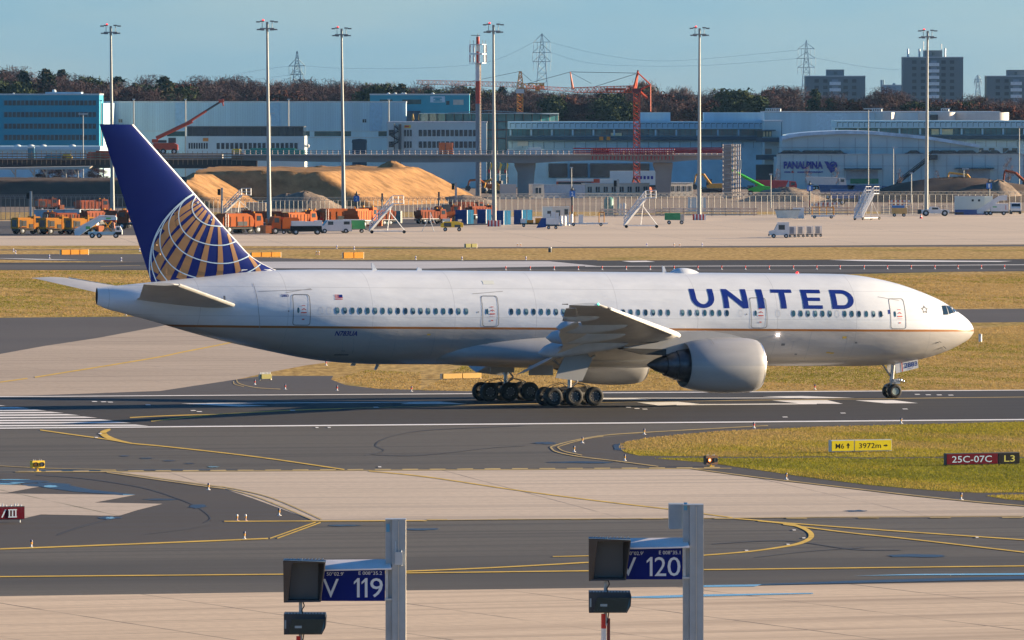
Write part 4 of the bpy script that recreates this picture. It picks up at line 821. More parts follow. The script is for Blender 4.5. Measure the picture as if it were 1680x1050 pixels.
# guard lights
def guard_light(label, A, cx_, y0, y1, ybase, lit):
    t = thing('guard_light', label, 'guard light', A.o, R(30), group='runway guard lights'); w_ = 11.3
    b = MB(); x0, x1, z0, z1 = A.x(cx_ - w_), A.x(cx_ + w_), A.z(y1), A.z(y0); b.prism(rrect(x0, x1, z0, z1, .04), .0, .30); h = b.build('lamp_housing', m_yb if not lit else pm('dark_bronze_box', (.13, .055, .015), .5), t)
    b = MB(); b.smooth = True; b.bar((0, .15, 0), (0, .15, z0), .05, n=10); b.box(-.15, .15, 0, .3, 0, .04); b.build('post', m_yb, t)
    for s_ in (-1, 1):
        c_ = ((x0 + x1) / 2 + s_ * (x1 - x0) * .25, 0, (z0 + z1) / 2); b = MB(); b.smooth = True; b.lathe([(.125, .0), (.13, -.09), (.115, -.09), (.105, .0)], c_, 'y', 20); b.build('lamp_hood', m_dark, h)
        b = MB(); b.lathe([(.112, -.02), (.01, -.05)], c_, 'y', 20); on = lit and s_ < 0
        b.build('lamp', m_lamp if on else pm('unlit_lens', (.35, .30, .24), .2) if lit or s_ > 0 else pm('amber_lens', (.75, .28, .02), .25), h)
        if on: b = MB(); b.smooth = True; b.lathe([(.06, -.055), (.01, -.075)], c_, 'y', 16); b.build('lamp_filament_glow', m_lampc, h)
        b = MB(); b.bar((c_[0] - .05, .15, z1), (c_[0] - .05, .15, z1 + .08), .012); b.bar((c_[0] + .05, .15, z1), (c_[0] + .06, .15, z1 + .07), .012); b.build('bird_spikes', m_galv, h)
guard_light('yellow twin runway guard light unlit by the taxiway edge at left', At(63, py=774), 63, 755.8, 768, 774, False)
guard_light('twin guard light with its left lamp glowing orange at the grass tip', At(1168.6, py=765.5), 1168.6, 747.5, 762, 765, True)
# edge light kinds
def edge_light(kind, label, loc, group, s=1.0):
    t = thing('edge_light', label, 'edge light', loc, group=group); t.scale = (s, s, s)
    b = MB(); b.smooth = True; b.lathe([(.20, 0), (.20, .03), (.10, .07), (.06, .10), (.055, .34)], n=12); b.build('base', pm('edge_white', (.75, .74, .72), .6) if kind != 'amber_pair' else pm('edge_pink', (.6, .4, .35), .6), t)
    b = MB(); b.smooth = True; b.lathe([(.075, .26), (.085, .30), (.085, .44), (.06, .46)], n=12); b.build('lens', {'taxi': pm('edge_amber', (.75, .36, .05), .4), 'rwy': pm('edge_red', (.75, .05, .04), .4), 'red': pm('edge_red', (.75, .05, .04), .4), 'blue': pm('edge_blue', (.08, .10, .55), .4), 'amber_pair': pm('edge_amber', (.75, .36, .05), .4)}[kind], t)
    b = MB(); b.smooth = True; b.lathe([(.10, .45), (.10, .56), (.07, .62), (.01, .64)], n=12); b.build('cap', {'taxi': pm('edge_navy', (.02, .025, .10), .4), 'rwy': pm('edge_navy', (.02, .025, .10), .4), 'red': pm('edge_red', (.75, .05, .04), .4), 'blue': pm('edge_white', (.75, .74, .72), .6), 'amber_pair': pm('edge_white', (.75, .74, .72), .6)}[kind], t)
    return t
GE = 'elevated taxiway edge lights'
protos = {}
def el(kind, px, py, label, group=GE, s=.58):
    if (kind) in protos: return dup(protos[kind], G(px, py), rnd.uniform(0, 6), label, s, group)
    protos[kind] = edge_light(kind, label, G(px, py), group, s); return protos[kind]
for px, py, lb in ((342, 804, 'on the diagonal yellow edge line of the concrete crossing'), (458, 846, 'near the point of the dark asphalt wedge'), (401, 884.5, 'just above the long yellow line left of the double diagonal'), (51.5, 898.5, 'just above the long yellow line at far left'),
                   (955.5, 727, 'touching the upper side of the curved yellow loop'), (942, 741.5, 'inside the tip of the curved yellow loop'), (1025, 756, 'below the rounded tip of the grass island'), (1057, 712.8, 'above the grass island on the thin yellow line'),
                   (1290, 786.8, 'on the shoulder below the verge, nearer the middle'), (1577, 820, 'on the shoulder below the verge, far right'), (1478.5, 694.8, 'on the white line below the nose wheel')):
    el('taxi', px, py, 'navy and amber edge light ' + lb)
for px, lb in ((389, 'left of the pair of squat amber edge lights on the yellow line'), (403, 'right of the pair of squat amber edge lights on the yellow line')): el('amber_pair', px, 854.5, lb, 'pair of squat amber lights', .5)
for px, py, lb in ((418, 631.5, 'by the faded yellow loop beyond the runway'), (468, 639, 'between the faded yellow loop and the grass tip'), (553, 641, 'at the tip of the grass beyond the runway'), (675, 642.5, 'on the grass edge left of the main wheels'), (535, 599.5, 'partly under the rear fuselage at the concrete edge'), (1237, 702.5, 'on the runway shoulder above the grass island'), (1337, 639.5, 'on the far grass edge between engine and nose gear'), (207, 517.5, 'on the far taxiway edge under the tail cone')):
    el('rwy', px, py, 'red, white and navy edge light ' + lb, 'runway edge lights', .6)
for i, px in enumerate((829.6, 869.8, 909, 948.7, 987.8, 1027.3, 1066.7, 1106, 1145, 1184, 1223, 1262, 1301.6, 1340, 1378, 1417.6, 1456, 1494.7, 1533.6, 1571.5, 1610, 1648)):
    el('red', px, 443.4 - .0028 * (px - 830), '%s red edge light from the left along the parallel runway' % od(i), 'red edge lights of the parallel runway', .75)
for i, (px, py) in enumerate(((22, 413.5), (25.5, 416.5), (81, 424), (199, 428.5), (229, 412.5), (552.5, 408), (581, 410), (682, 426), (758, 427), (863, 426.8), (1061, 404), (1152, 404))):
    el('blue', px, py, '%s blue and white edge light from the left on the far grass strip' % od(i), 'blue edge lights of the far taxiway', .75)
for i, px in enumerate((849, 854, 519, 523, 1106, 1115)): dup(protos['amber_pair'], G(px, 404.5 if px > 700 else 418), 0, '%s squat amber light from the left along the far taxiway' % od(sorted((849, 854, 519, 523, 1106, 1115)).index(px)) , .75, 'squat amber lights of the far taxiway')
# yellow taxi guidance boards, far
def far_board(label, px0, py0, px1, py1, py, n, m=m_yb, spikes=False):
    A = At((px0 + px1) / 2, py=py); t = thing('guidance_board', label, 'airfield sign', A.o, R(38), group='blank yellow boards on the far grass'); t.scale = (1.26, 1, 1)
    for i in range(n):
        a = px0 + (px1 - px0) * i / n; c_ = px0 + (px1 - px0) * (i + 1) / n; b = MB(); A.box(b, a + .5, py0, c_ - .9, py1, 0, .4); b.build('board', m, t)
    b = MB()
    for i in range(n + 1): a = px0 + (px1 - px0) * i / n; b.bar((A.x(a), .2, 0), (A.x(a), .2, A.z(py0)), .07)
    b.build('frame_post', pm('cream_post', (.7, .62, .48), .5), t)
    if spikes: b = MB(); [b.bar((A.x(a), .2, A.z(py0)), (A.x(a), .2, A.z(py0 - 3.5)), .03) for a in np.linspace(px0 + 1, px1 - 1, 8)]; b.build('bird_spikes', m_galv, t)
m_or = pm('amber_board', (.52, .22, .01), .7, var=.08, spec=.2)
far_board('long orange-yellow board on the far grass left of the tail fin', 101.5, 409.5, 145.5, 417.5, 418.5, 3, m_or)
far_board('three-panel orange-yellow board just right of the fin leading edge', 413, 414, 461.5, 421.3, 422.5, 3, m_or)
far_board('tall two-panel orange board right of the tail on far grass', 564, 414, 597.5, 423.5, 424.5, 2, m_or)
far_board('olive board at the near edge of the far apron', 764, 399.8, 783.5, 406, 407.5, 2, pm('olive_board', (.22, .20, .03), .5))
far_board('ochre board on the grass partly hidden under the belly', 727, 612.5, 791, 620.5, 622.5, 2, pm('ochre_board', (.42, .24, .02), .5))
far_board('small olive board with bird spikes by the faded yellow loop', 429, 614, 446.5, 621.5, 624, 1, pm('olive_board', (.22, .20, .03), .5), True)
for px, y0, y1, lb, w_ in ((1608.5, 548.5, 561, 'white marker post standing in the grass ahead of the nose', .14), (902.3, 405.5, 414, 'dark and white marker post on the far grass strip', .22)):
    A = At(px, py=y1); t = thing('marker_post', lb, 'marker post', A.o); b = MB(); b.smooth = True; b.bar((0, 0, 0), (0, 0, A.z(y0)), w_, n=10); b.build('shaft', pm('edge_white', (.75, .74, .72), .6) if w_ < .2 else m_dark, t); b = MB(); b.smooth = True; b.lathe([(w_ * 1.02, A.z(y0) - .15), (w_ * 1.1, A.z(y0)), (.01, A.z(y0) + .05)]); b.build('top_band', m_galv, t)
# docking displays V119 and V120 in the foreground
def docking(label, kx, ky, num, lon, cab, Y=190., pole_off=0):
    A = At(650 + kx, Y=Y); X, Z = A.x, A.z
    def q(px, py, d=0.): return (X(px + kx), d, Z(py + ky))
    def bb(b, x0, y0, x1, y1, d0, d1): return b.box(X(x0 + kx), X(x1 + kx), d0, d1, Z(y1 + ky), Z(y0 + ky))
    t = thing('stand_number_post', label, 'stand sign', A.o, group='aircraft stand signs with docking displays')
    top = 853.2 if not cab else 864.8
    b = MB()                                           # H-section column turned a little to the left
    b.box(X(632.2 + kx), X(642.7 + kx), .10, .42, 0, Z(top + ky)); b.box(X(643 + kx), X(653.2 + kx), .0, .40, 0, Z(top + ky)); b.box(X(654 + kx), X(664.6 + kx), .0, .40, 0, Z(top + ky)); b.box(X(653 + kx), X(654.2 + kx), .03, .3, 0, Z(top + ky) - .01)
    col = b.build('column', m_pole, t)
    b = MB(); b.box(X(653.4 + kx), X(654.2 + kx), -.02, .0, 0, Z(top + ky) - .02); b.box(X(664.8 + kx), X(665.7 + kx), -.0, .41, 0, Z(top + ky)); b.build('column_edge', pm('sunlit_edge', (.72, .66, .55), .5), col)  # cream strips: sunlight on the column edges put into the colour
    b = MB(); b.box(X(632.0 + kx), X(665.9 + kx), -.01, .43, Z(top + ky) + .002, Z(top + ky) + .02); b.build('cap_plate', m_galv, col)
    b = MB(); bb(b, 633.5, 860, 639, 873, .085, .098); b.build('sticker', pm('sticker_blue', (.10, .35, .55), .5), col)
    if cab: b = MB(); b.box(X(609.5 + kx), X(642 + kx), .45, 1.2, Z(905 + ky), Z(top - .3 + ky)); b.build('cabinet', m_pole, t)
    else: b = MB(); bb(b, 648, 905.5, 660.5, 926.5, -.10, -.005); b.bar(q(658.5, 903, -.05), q(659, 928, -.05), .012); b.bar(q(649, 905, -.05), q(649, 888, -.03), .008); b.build('junction_box', m_galv, t)
    b = MB(); bb(b, 520, 933.2, 631.3, 986.5, .10, .16); sg_ = b.build('sign_panel', m_signblue, t)
    plain_text('stand_letter', 'V', X(529 + kx), X(555.3 + kx), .092, Z(980.5 + ky), Z(950.2 + ky), m_letw, sg_, .0)
    for ch, a_, c_ in ([('1', 580.2, 589.7), ('1', 592.8, 602.6), ('9', 607, 627.8)] if num == '119' else [('1', 1061.2, 1070.8), ('2', 1074.3, 1093.2), ('0', 1095.5, 1116.8)]):
        zb_, zt_ = (Z(980.4), Z(948.8)) if num == '119' else (Z(945.4), Z(914.2)); xa, xb = X(a_), X(c_)
        if ch == '1':
            b = MB(); w_ = .055; h = zt_ - zb_; b.add([(x, .092, z) for x, z in ((xb - w_, zb_), (xb, zb_), (xb, zt_), (xb - w_ * .8, zt_), (xa, zt_ - .2 * h), (xa, zt_ - .32 * h), (xb - w_, zt_ - .19 * h))], [(0, 1, 2, 3, 6), (3, 4, 5, 6)]); b.build('stand_number', m_letw, sg_, fix=False)
        else: plain_text('stand_number', ch, xa, xb, .092, zb_, zt_, m_letw, sg_, .0)
    plain_text('coordinate_text', '50°02.9\'' if num == '119' else '0°02.9\'', X(535.5 + kx) if num == '119' else X(1033), X(563.8 + kx) if num == '119' else X(1056), .092, Z(944.8 + ky) if num == '119' else Z(911), Z(938.8 + ky) if num == '119' else Z(905), m_letw, sg_)
    plain_text('coordinate_text', lon, X(588 + kx) if num == '119' else X(1081.5), X(626.5 + kx) if num == '119' else X(1116.5), .092, Z(943.4 + ky) if num == '119' else Z(909.8), Z(937.6 + ky) if num == '119' else Z(903.7), m_letw, sg_)
    b = MB(); a0, a1, a2, a3 = q(530, 919.8, .35), q(637.5, 918.6, .35), q(642.5, 931.5, -.12), q(530, 934, -.12)
    lo = [(x, y, z - .03) for x, y, z in (a0, a1, a2, a3)]; b.add([a0, a1, a2, a3] + lo, [(0, 1, 2, 3), (7, 6, 5, 4), (0, 4, 5, 1), (1, 5, 6, 2), (2, 6, 7, 3), (3, 7, 4, 0)]); b.build('lamp_hood', pm('hood_white', (.85, .80, .78), .85, spec=.05), t)
    b = MB(); [bb(b, 631, y0, 646, y0 + 3, .02, .12) for y0 in (932, 982)]; bb(b, 632, 935, 636.5, 985, .05, .2); b.build('sign_bracket', m_galv, t)
    # display box with deep hood
    sx = 11.0 if cab else 0.
    def q(px, py, d=0.): return (X(px + kx + sx), d - .5, Z(py + ky))
    b = MB(); m = lambda px, py, d: q(px, py, d)
    o_ = [m(466, 917.2, .0), m(535, 919.8, -.1), m(526.5, 985.4, -.02), m(466.3, 986.4, .2)]
    f0, f1, f2, f3 = m(465.8, 917, -.30), m(534.6, 919.6, -.30), m(526.8, 985.2, -.05), m(466.2, 986.3, -.05)
    b0, b1, b2, b3 = m(465.8, 917, .45), m(534.6, 919.6, .45), m(526.8, 985.2, .45), m(466.2, 986.3, .45)
    i0, i1, i2, i3 = m(479, 922, .25), m(522.5, 922.5, .25), m(521.5, 981.8, .25), m(474.5, 981.5, .25)
    e0, e1, e2, e3 = m(480, 920.5, -.29), m(533, 921, -.29), m(524.8, 982.6, -.04), m(473.5, 982.6, -.04)
    vs = [f0, f1, f2, f3, b0, b1, b2, b3, e0, e1, e2, e3, i0, i1, i2, i3]
    b.add(vs, [(4, 7, 6, 5), (0, 4, 5, 1), (1, 5, 6, 2), (2, 6, 7, 3), (3, 7, 4, 0), (0, 1, 9, 8), (1, 2, 10, 9), (2, 3, 11, 10), (3, 0, 8, 11), (8, 9, 13, 12), (9, 10, 14, 13), (10, 11, 15, 14), (11, 8, 12, 15)])
    dp = b.build('display_housing', pm('charcoal_housing', (.040, .040, .043), .55, var=.08), t)
    b = MB(); b.add([i0, i1, i2, i3], [(0, 1, 2, 3)]); b.build('display_screen', pm('unlit_screen', (.075, .08, .09), .35, var=.05), dp, fix=False)
    b = MB(); b.add([(x, y, z + .012) for x, y, z in (f0, f1, b1, b0)], [(0, 1, 2, 3)]); b.build('top_plate', pm('top_plate_blue', (.10, .16, .22), .6, .1), dp)
    b = MB(); [b.bar((f0[0] + (f1[0] - f0[0]) * i / 12, -.6, f0[2] + .02), (f0[0] + (f1[0] - f0[0]) * i / 12 + .03, -.6, f0[2] + .035), .012) for i in range(1, 12)]; b.box(X(493 + kx + sx), X(497 + kx + sx), -.6, -.5, Z(918 + ky), Z(914.5 + ky)); b.build('screw_row', m_galv, dp)
    b = MB(); b.bar(q(493.5, 985, .15), q(493.5, 1060, .15), .035, n=12); b.build('mounting_pole', m_pole, t)
    b = MB(); b.path(spline([q(497, 985, .1), q(499.5, 992, .06), q(496, 999, .08), q(498.5, 1008, .1)]), .012, 6); b.path(spline([q(499, 1036, .1), q(498, 1044, .08), q(496, 1056, .1)]), .012, 6); b.build('cable', m_black, t)
    # laser scanner unit
    pr = [(466.2, 1005), (470, 1012), (466.3, 1038.8)]
    b = MB(); L0 = [m(466.2, 1005, .0), m(534.0, 1005.6, .0), m(535.6, 1011, -.14), m(534.5, 1027, -.16), m(528.5, 1038.6, -.02), m(466.3, 1038.8, -.02)]; Bk = [(x, .35, z) for x, y, z in L0]
    b.add(L0 + Bk, [tuple(range(6)), tuple(range(6, 12))] + [(i, (i + 1) % 6, 6 + (i + 1) % 6, 6 + i) for i in range(6)]); sc_ = b.build('laser_unit', pm('charcoal_housing', (.040, .040, .043), .55, var=.08), t)
    b = MB(); b.add([m(479.5, 1013, -.17), m(533.5, 1013, -.17), m(532.5, 1027, -.18), m(527, 1036.6, -.17), m(474, 1036.8, -.17)], [(0, 1, 2, 3, 4)]); b.build('laser_window', pm('black_gloss_window', (.004, .004, .006), .08, spec=.8), sc_, fix=False)
    b = MB(); b.box(X(484.6 + kx + sx), X(496 + kx + sx), -.69, -.675, Z(1027.5 + ky), Z(1023.5 + ky)); b.box(X(467.5 + kx + sx), X(470.3 + kx + sx), -.53, -.521, Z(1029 + ky), Z(1015 + ky)); b.build('lens', pm('lens_pale', (.25, .32, .36), .2), sc_)
    b = MB(); [b.bar(q(468 + i * 5, 1004.6, .05), q(470 + i * 5, 1004.2, .05), .014) for i in range(13)]; b.build('screw_row', m_galv, sc_)
    b = MB(); zt_ = Z(1040 + ky) - (0.0 if not cab else .0); zz = zt_; k = 0; xc = X(490.5 + kx + sx)
    return t, xc
t, xc = docking('blue stand sign reading V 119 on a grey post with a black display', 0, 0, '119', 'E 008°35.2', False)
t2, xc2 = docking('blue stand sign reading V 120 on a taller grey post with a black display', 488.5 + 0.3, -35.5, '120', 'E 008°35.1', True)
for par, x_, z_ in ((t, xc, P(0, 1042, 190)[2]), (t2, xc2, P(0, 1005.5, 190)[2])):
    b = MB(); b.smooth = True; k = 0; z = z_
    while z > .3: b.cur = k % 2; b.bar((x_, -.35, z), (x_, -.35, z - .30), .052, n=12); z -= .30; k += 1
    b.build('striped_guard_pole', [pm('stripe_red', (.55, .02, .01), .5), pm('stripe_white', (.75, .74, .72), .5)], par)
    b = MB(); b.smooth = True; b.bar((x_ + .10, -.2, z_ - .1), (x_ + .10, -.2, .2), .035, n=10); b.build('cable_duct', pm('red_brown_duct', (.20, .03, .02), .5), par)
# grass tufts standing on the near islands and the strips around the runway
def tufts(name, polys, n, h, w_, mats, seed):
    rg = np.random.default_rng(seed); VV = []; MM = []; tot = 0
    for poly in polys:
        gp = np.array([G(*p_)[:2] for p_ in poly]); lo, hi = gp.min(0), gp.max(0); k = int(n * (hi - lo).prod())
        x, y = rg.uniform(lo[0], hi[0], k), rg.uniform(lo[1], hi[1], k); c_ = np.zeros(k, bool); j = len(gp) - 1
        for i in range(len(gp)):
            with np.errstate(divide='ignore', invalid='ignore'):
                hit = ((gp[i, 1] > y) != (gp[j, 1] > y)) & (x < (gp[j, 0] - gp[i, 0]) * (y - gp[i, 1]) / (gp[j, 1] - gp[i, 1] + 1e-9) + gp[i, 0])
            c_ ^= hit; j = i
        x, y = x[c_], y[c_]; k = len(x)
        q = np.sin(x * .16 + 1.3 * np.sin(y * .05)) + np.sin(y * .07 + x * .05) + .6 * np.sin(x * .7 + y * .31) + .5 * np.sin(x * .43 + 2 * np.sin(y * .23)) + rg.normal(0, .6, k)
        a = rg.uniform(0, 2 * np.pi, k); hh = h * rg.uniform(.4, 1.3, k); ww = w_ * rg.uniform(.5, 1.5, k); dx, dy = np.cos(a) * ww, np.sin(a) * ww; tx, ty = rg.normal(0, h * .45, k), rg.normal(0, h * .45, k); z0 = np.full(k, .02)
        VV.append(np.stack([np.stack([x - dx, y - dy, z0], 1), np.stack([x + dx, y + dy, z0], 1), np.stack([x + tx, y + ty, hh], 1)], 1).reshape(-1, 3)); MM.append(np.where(q > .6, 0, np.where(q > -.7, 1, 2)))
    V = np.concatenate(VV); M_ = np.concatenate(MM).astype(np.int32); k = len(M_); me = bpy.data.meshes.new(name)
    me.vertices.add(3 * k); me.vertices.foreach_set('co', V.astype(np.float32).ravel()); me.loops.add(3 * k); me.loops.foreach_set('vertex_index', np.arange(3 * k, dtype=np.int32))
    me.polygons.add(k); me.polygons.foreach_set('loop_start', np.arange(0, 3 * k, 3, dtype=np.int32)); me.polygons.foreach_set('material_index', M_)
    for m in mats: me.materials.append(m)
    me.update(calc_edges=True); o = bpy.data.objects.new(name, me); C.objects.link(o); return tag(o, kind='stuff')
t_g = pm('grass_blade_green', (.20, .20, .025), 1, var=.15, scale=.1, spec=.02); t_s = pm('grass_blade_straw', (.37, .275, .065), 1, var=.15, scale=.1, spec=.02); t_o = pm('grass_blade_olive', (.20, .19, .02), 1, var=.15, scale=.1, spec=.02); t_d = pm('grass_blade_tan', (.41, .285, .11), 1, var=.15, scale=.1, spec=.02); t_e = pm('grass_blade_brown', (.36, .245, .085), 1, var=.15, scale=.1, spec=.02)
t_y = pm('grass_blade_yellow', (.31, .265, .03), 1, var=.15, scale=.1, spec=.02)
for m in (t_g, t_s, t_o, t_d, t_e, t_y):                # blades let some light through
    n_ = m.node_tree; tl = n_.nodes.new('ShaderNodeBsdfTranslucent'); mx_ = n_.nodes.new('ShaderNodeMixShader'); mx_.inputs[0].default_value = .30; pb = n_.nodes['Principled BSDF']; src = pb.inputs['Base Color'].links[0].from_socket
    n_.links.new(src, tl.inputs[0]); n_.links.new(pb.outputs[0], mx_.inputs[1]); n_.links.new(tl.outputs[0], mx_.inputs[2]); n_.links.new(mx_.outputs[0], n_.nodes['Material Output'].inputs['Surface'])
tufts('grass', [[(min(1700, x), y) for x, y in isl_a]], 50, .09, .026, [t_d, t_s, t_y], 5); tufts('verge_grass', [[(min(1700, x), y) for x, y in isl] for isl in (isl_b, isl_c)], 55, .09, .026, [t_s, t_y, t_g], 9)
tufts('dry_grass', [[(690, 641.5), (760, 600), (1000, 590), (1300, 590), (1500, 596), (1600, 540), (1700, 531), (1700, 639), (1200, 640.5)], [(545, 624), (600, 608), (690, 612), (690, 641), (615, 638)]], 22, .08, .035, [t_d, t_e, t_o], 6)
tufts('far_dry_grass', [[(-30, 444.5), (260, 444.5), (260, 519), (-30, 521)], [(1290, 453), (1700, 449.5), (1700, 505.5), (1560, 506)]], 8, .09, .06, [t_d, t_e, t_o], 8)
# ================================================================ THE FAR SIDE: masts, buildings, viaduct, works site
m_mast = pm('mast_grey', (.27, .29, .28), .5, .15, var=.1, scale=.5)
def mast(label, pxt, pyt, pxb, block):
    pyb = (31 / EYE * 159 * -1 + 0) if False else None
    k = 31 / EYE; yb = (159 * -k + 0 - pyt) / (1 - k) if False else (pyt - k * 159) / (1 - k); A = At(pxb, py=yb)
    t = thing('floodlight_mast', label, 'floodlight mast', A.o, group='apron floodlight masts')
    b = MB(); b.smooth = True; dx = (pxt - pxb) / A.k
    b.bar((0, 0, 0), (dx, 0, 31), .36, .16, n=12); b.build('pole', m_mast, t)
    b = MB(); b.box(dx - 1.1, dx + 1.1, -.5, .5, 30.5, 30.7); b.bar((dx, 0, 30.2), (dx, 0, 31.6), .2); b.build('head_frame', m_mast, t)
    lm = None
    for i, (x_, z_) in enumerate([(-1.25, 30.35), (-.7, 30.3), (.7, 30.3), (1.25, 30.35), (-1.35, 31.5), (-.75, 31.6), (.75, 31.6), (1.35, 31.5)]):
        if lm is None:
            b = MB(); b.box(-.28, .28, -.45, .25, 0, .16); b.box(-.3, .3, -.5, -.42, .0, .2); lm = b.build('floodlight', pm('lamp_head_dark', (.16, .17, .18), .5), t); lm.location = (dx + x_, 0, z_)
        else: c_ = lm.copy(); C.objects.link(c_); c_.parent = t; c_.location = (dx + x_, 0, z_)
    b = MB(); [b.bar((dx + s_ * .75, 0, 30.5), (dx + s_ * .75, 0, 31.7), .05) for s_ in (-1, 1)]; b.build('bracket', m_mast, t)
    b = MB(); b.smooth = True; b.ball((dx - .6, 0, 31.85), .18); b.build('obstruction_light', pm('beacon_red', (.7, .03, .03), .3, emit=.8), t)
    if block:
        b = MB(); N = 8
        for i in range(N): b.cur = i % 2; b.box(-1.05 + 2.1 * i / N, -1.05 + 2.1 * (i + 1) / N, -1, 1, 0, .95)
        b.build('striped_plinth', [pm('stripe_red', (.55, .02, .01), .5), pm('stripe_white', (.75, .74, .72), .5)], t)
    return t
mast('tall floodlight mast rising directly above the tail fin tip', 182, 49, 185, False); mast('tallest floodlight mast, second from left, striped base beside the vehicles', 438.5, 42.5, 442, True)
mast('floodlight mast standing right of the tallest one, before the sand heap', 560.5, 53, 564, False); mast('floodlight mast with striped base immediately right of the antenna tower', 809.5, 47, 811, True)
mast('floodlight mast with striped base beside the scaffold tower', 1147.5, 52.5, 1147, True); mast('rightmost floodlight mast in front of the tallest tower block', 1521.5, 56.5, 1519.5, False)
def lamp_post(label, px, pyt, Y, arms=2, r_=.14, board=None):
    A = At(px, Y=Y); t = thing('lamp_post', label, 'lamp post', A.o); zt_ = A.z(pyt); b = MB(); b.smooth = True; b.bar((0, 0, 0), (0, 0, zt_), r_, r_ * .7, n=8); b.build('pole', m_mast, t)
    b = MB(); b.box(-1.0 if arms == 2 else -.3, 1.0 if arms else .3, -.2, .2, zt_ - .12, zt_ + .12); b.build('lamp_head', m_galv, t); return t
lamp_post('short twin lamp post before the turquoise office block', 136.5, 187, 2000); lamp_post('slim lamp post in front of the blue sign lettering wall, left of centre', 1424.5, 178.5, 1950); lamp_post('slim low lamp post right of the big wall lettering', 1465.5, 241.5, 1980, 1)
lamp_post('slim lamp post at the right edge before the long office', 1672, 208, 2030, 1); lamp_post('slim lamp post standing right of the rightmost mast', 1581, 277, 1800, 1); lamp_post('lamp post with camera head left of the first number sign on the right', 1264.5, 286, 1690, 0)
lamp_post('short lamp post between the tower and wall stairs', 1495, 284, 1760, 0); lamp_post('pale lamp post on the viaduct by the grey hall', 868, 275, 1990, 0); lamp_post('thin lamp post above the container row centre', 937.5, 275, 1830, 0); lamp_post('lamp post with side lamp against the pale hangar', 443.5, 186, 2100, 1)
lamp_post('thin white pole before the left end of the hangar', 166, 165, 2150, 0); 
for px, y0, lb in ((219.5, 163, 'left'), (304.5, 163, 'middle'), (473.5, 163, 'next to the second mast'), (638, 163, 'right end')): lamp_post('white pole against the pale hangar, ' + lb, px, y0, 2140, 0, .2)
# ---- buildings
def building(name, label, Y, x0, y0, x1, depth, wall, base=None, roof=True):
    A = At((x0 + x1) / 2, Y=Y); t = thing(name, label, 'building', A.o); b = MB(); A.box(b, x0, y0, x1, base, 0, depth); b.build('wall', wall, t)
    if roof: b = MB(); b.box(A.x(x0) - .1, A.x(x1) + .1, -.1, depth + .1, A.z(y0) + .003, A.z(y0) + .35); b.build('roof_edge', m_galv, t)
    return t, A
def windows(t, A, xs_, w_, y0, y1, m, name='window', d=-.06, framed=False):
    b = MB(); A2x = w_ / A.k; b.box(0, A2x, d, .05, A.z(y1), A.z(y0)); o = b.build(name, m, t); o.location = (A.x(xs_[0]), 0, 0)
    for x in xs_[1:]: c_ = o.copy(); C.objects.link(c_); c_.parent = t; c_.location = (A.x(x), 0, 0)
def band(t, A, x0, y0, x1, y1, m, name, d0=-.05, d1=.05): b = MB(); A.box(b, x0, y0, x1, y1, d0, d1); return b.build(name, m, t)
w_turq = pm('turquoise_cladding', (.02, .29, .40), .6, var=.08, scale=.2); w_pale = pm('hangar_cladding', (.46, .63, .70), .6, var=.10, scale=.35, stretch=(1.2, 1, .02)); w_white = pm('white_render_wall', (.64, .70, .67), .8, var=.08, scale=.15)
w_grey = pm('grey_panel_wall', (.50, .59, .58), .7, var=.07, scale=.2); w_bl = pm('blue_white_panel', (.42, .63, .73), .55, var=.1, scale=.3); g_dk = pm('window_dark', (.02, .035, .05), .15, var=.5, scale=.3, spec=.6); g_teal = pm('glass_teal', (.02, .12, .15), .15, var=.6, scale=.2, spec=.6); g_dg = pm('glass_dark_green', (.015, .06, .065), .2, var=.5, scale=.3)
w_dkb = pm('dark_blue_band', (.02, .06, .09), .5, var=.2, scale=.3); conc_v = pm('viaduct_concrete', (.30, .28, .26), .85, var=.15, scale=.2); w_wl = pm('white_lit_drum', (.62, .60, .56), .8, var=.05)
t, A = building('office_block', 'turquoise four-storey office block with rows of dark windows at the far left', 2150, -60, 156, 163, 22, w_turq)
for y0, y1 in ((165, 172.6), (184, 192), (203, 211), (221.5, 229.6)):
    band(t, A, 6, y0 - .5, 158, y1 + .4, pm('window_frame_strip', (.05, .20, .28), .5), 'window_strip', -.04, .03); windows(t, A, [7.5 + 6.9 * i for i in range(22)], 5.0, y0, y1, g_dk, d=-.09)
b = MB(); A.box(b, 73, 151, 132, 155.6, 4, 14); b.build('roof_plant', w_bl, t); b = MB(); b.smooth = True; b.ball((A.x(87), 6, A.z(150)), .5); b.ball((A.x(20), 6, A.z(155)), .4); b.build('roof_dome', w_white, t)
t, A = building('shed', 'low grey shed with skylight humps under the turquoise office block', 2080, -60, 246, 163, 25, w_bl, roof=False)
b = MB(); A.box(b, -62, 240, 165, 246, -1, 26); b.build('roof', w_bl, t); [lamp_ for lamp_ in ()]
for x in (28, 50, 70, 118): b = MB(); b.smooth = True; b.ball((A.x(x), 3, A.z(240)), .8, sz=.5); b.build('skylight', w_white, t)
t, A = building('hangar', 'long pale blue-grey hangar with ribbed cladding and flat roof', 2220, 160, 168.5, 666, 14, w_pale)
b = MB(); [A.box(b, x, 168.6, x + .5, 214, -.12, -.01) for x in range(190, 300, 4)]; [A.box(b, x, 168.6, x + .5, 214, -.12, -.01) for x in range(306, 660, 4)]; b.build('cladding_rib', pm('rib_blue_grey', (.36, .50, .60), .6), t)  # ribs in a darker blue-grey than the cladding
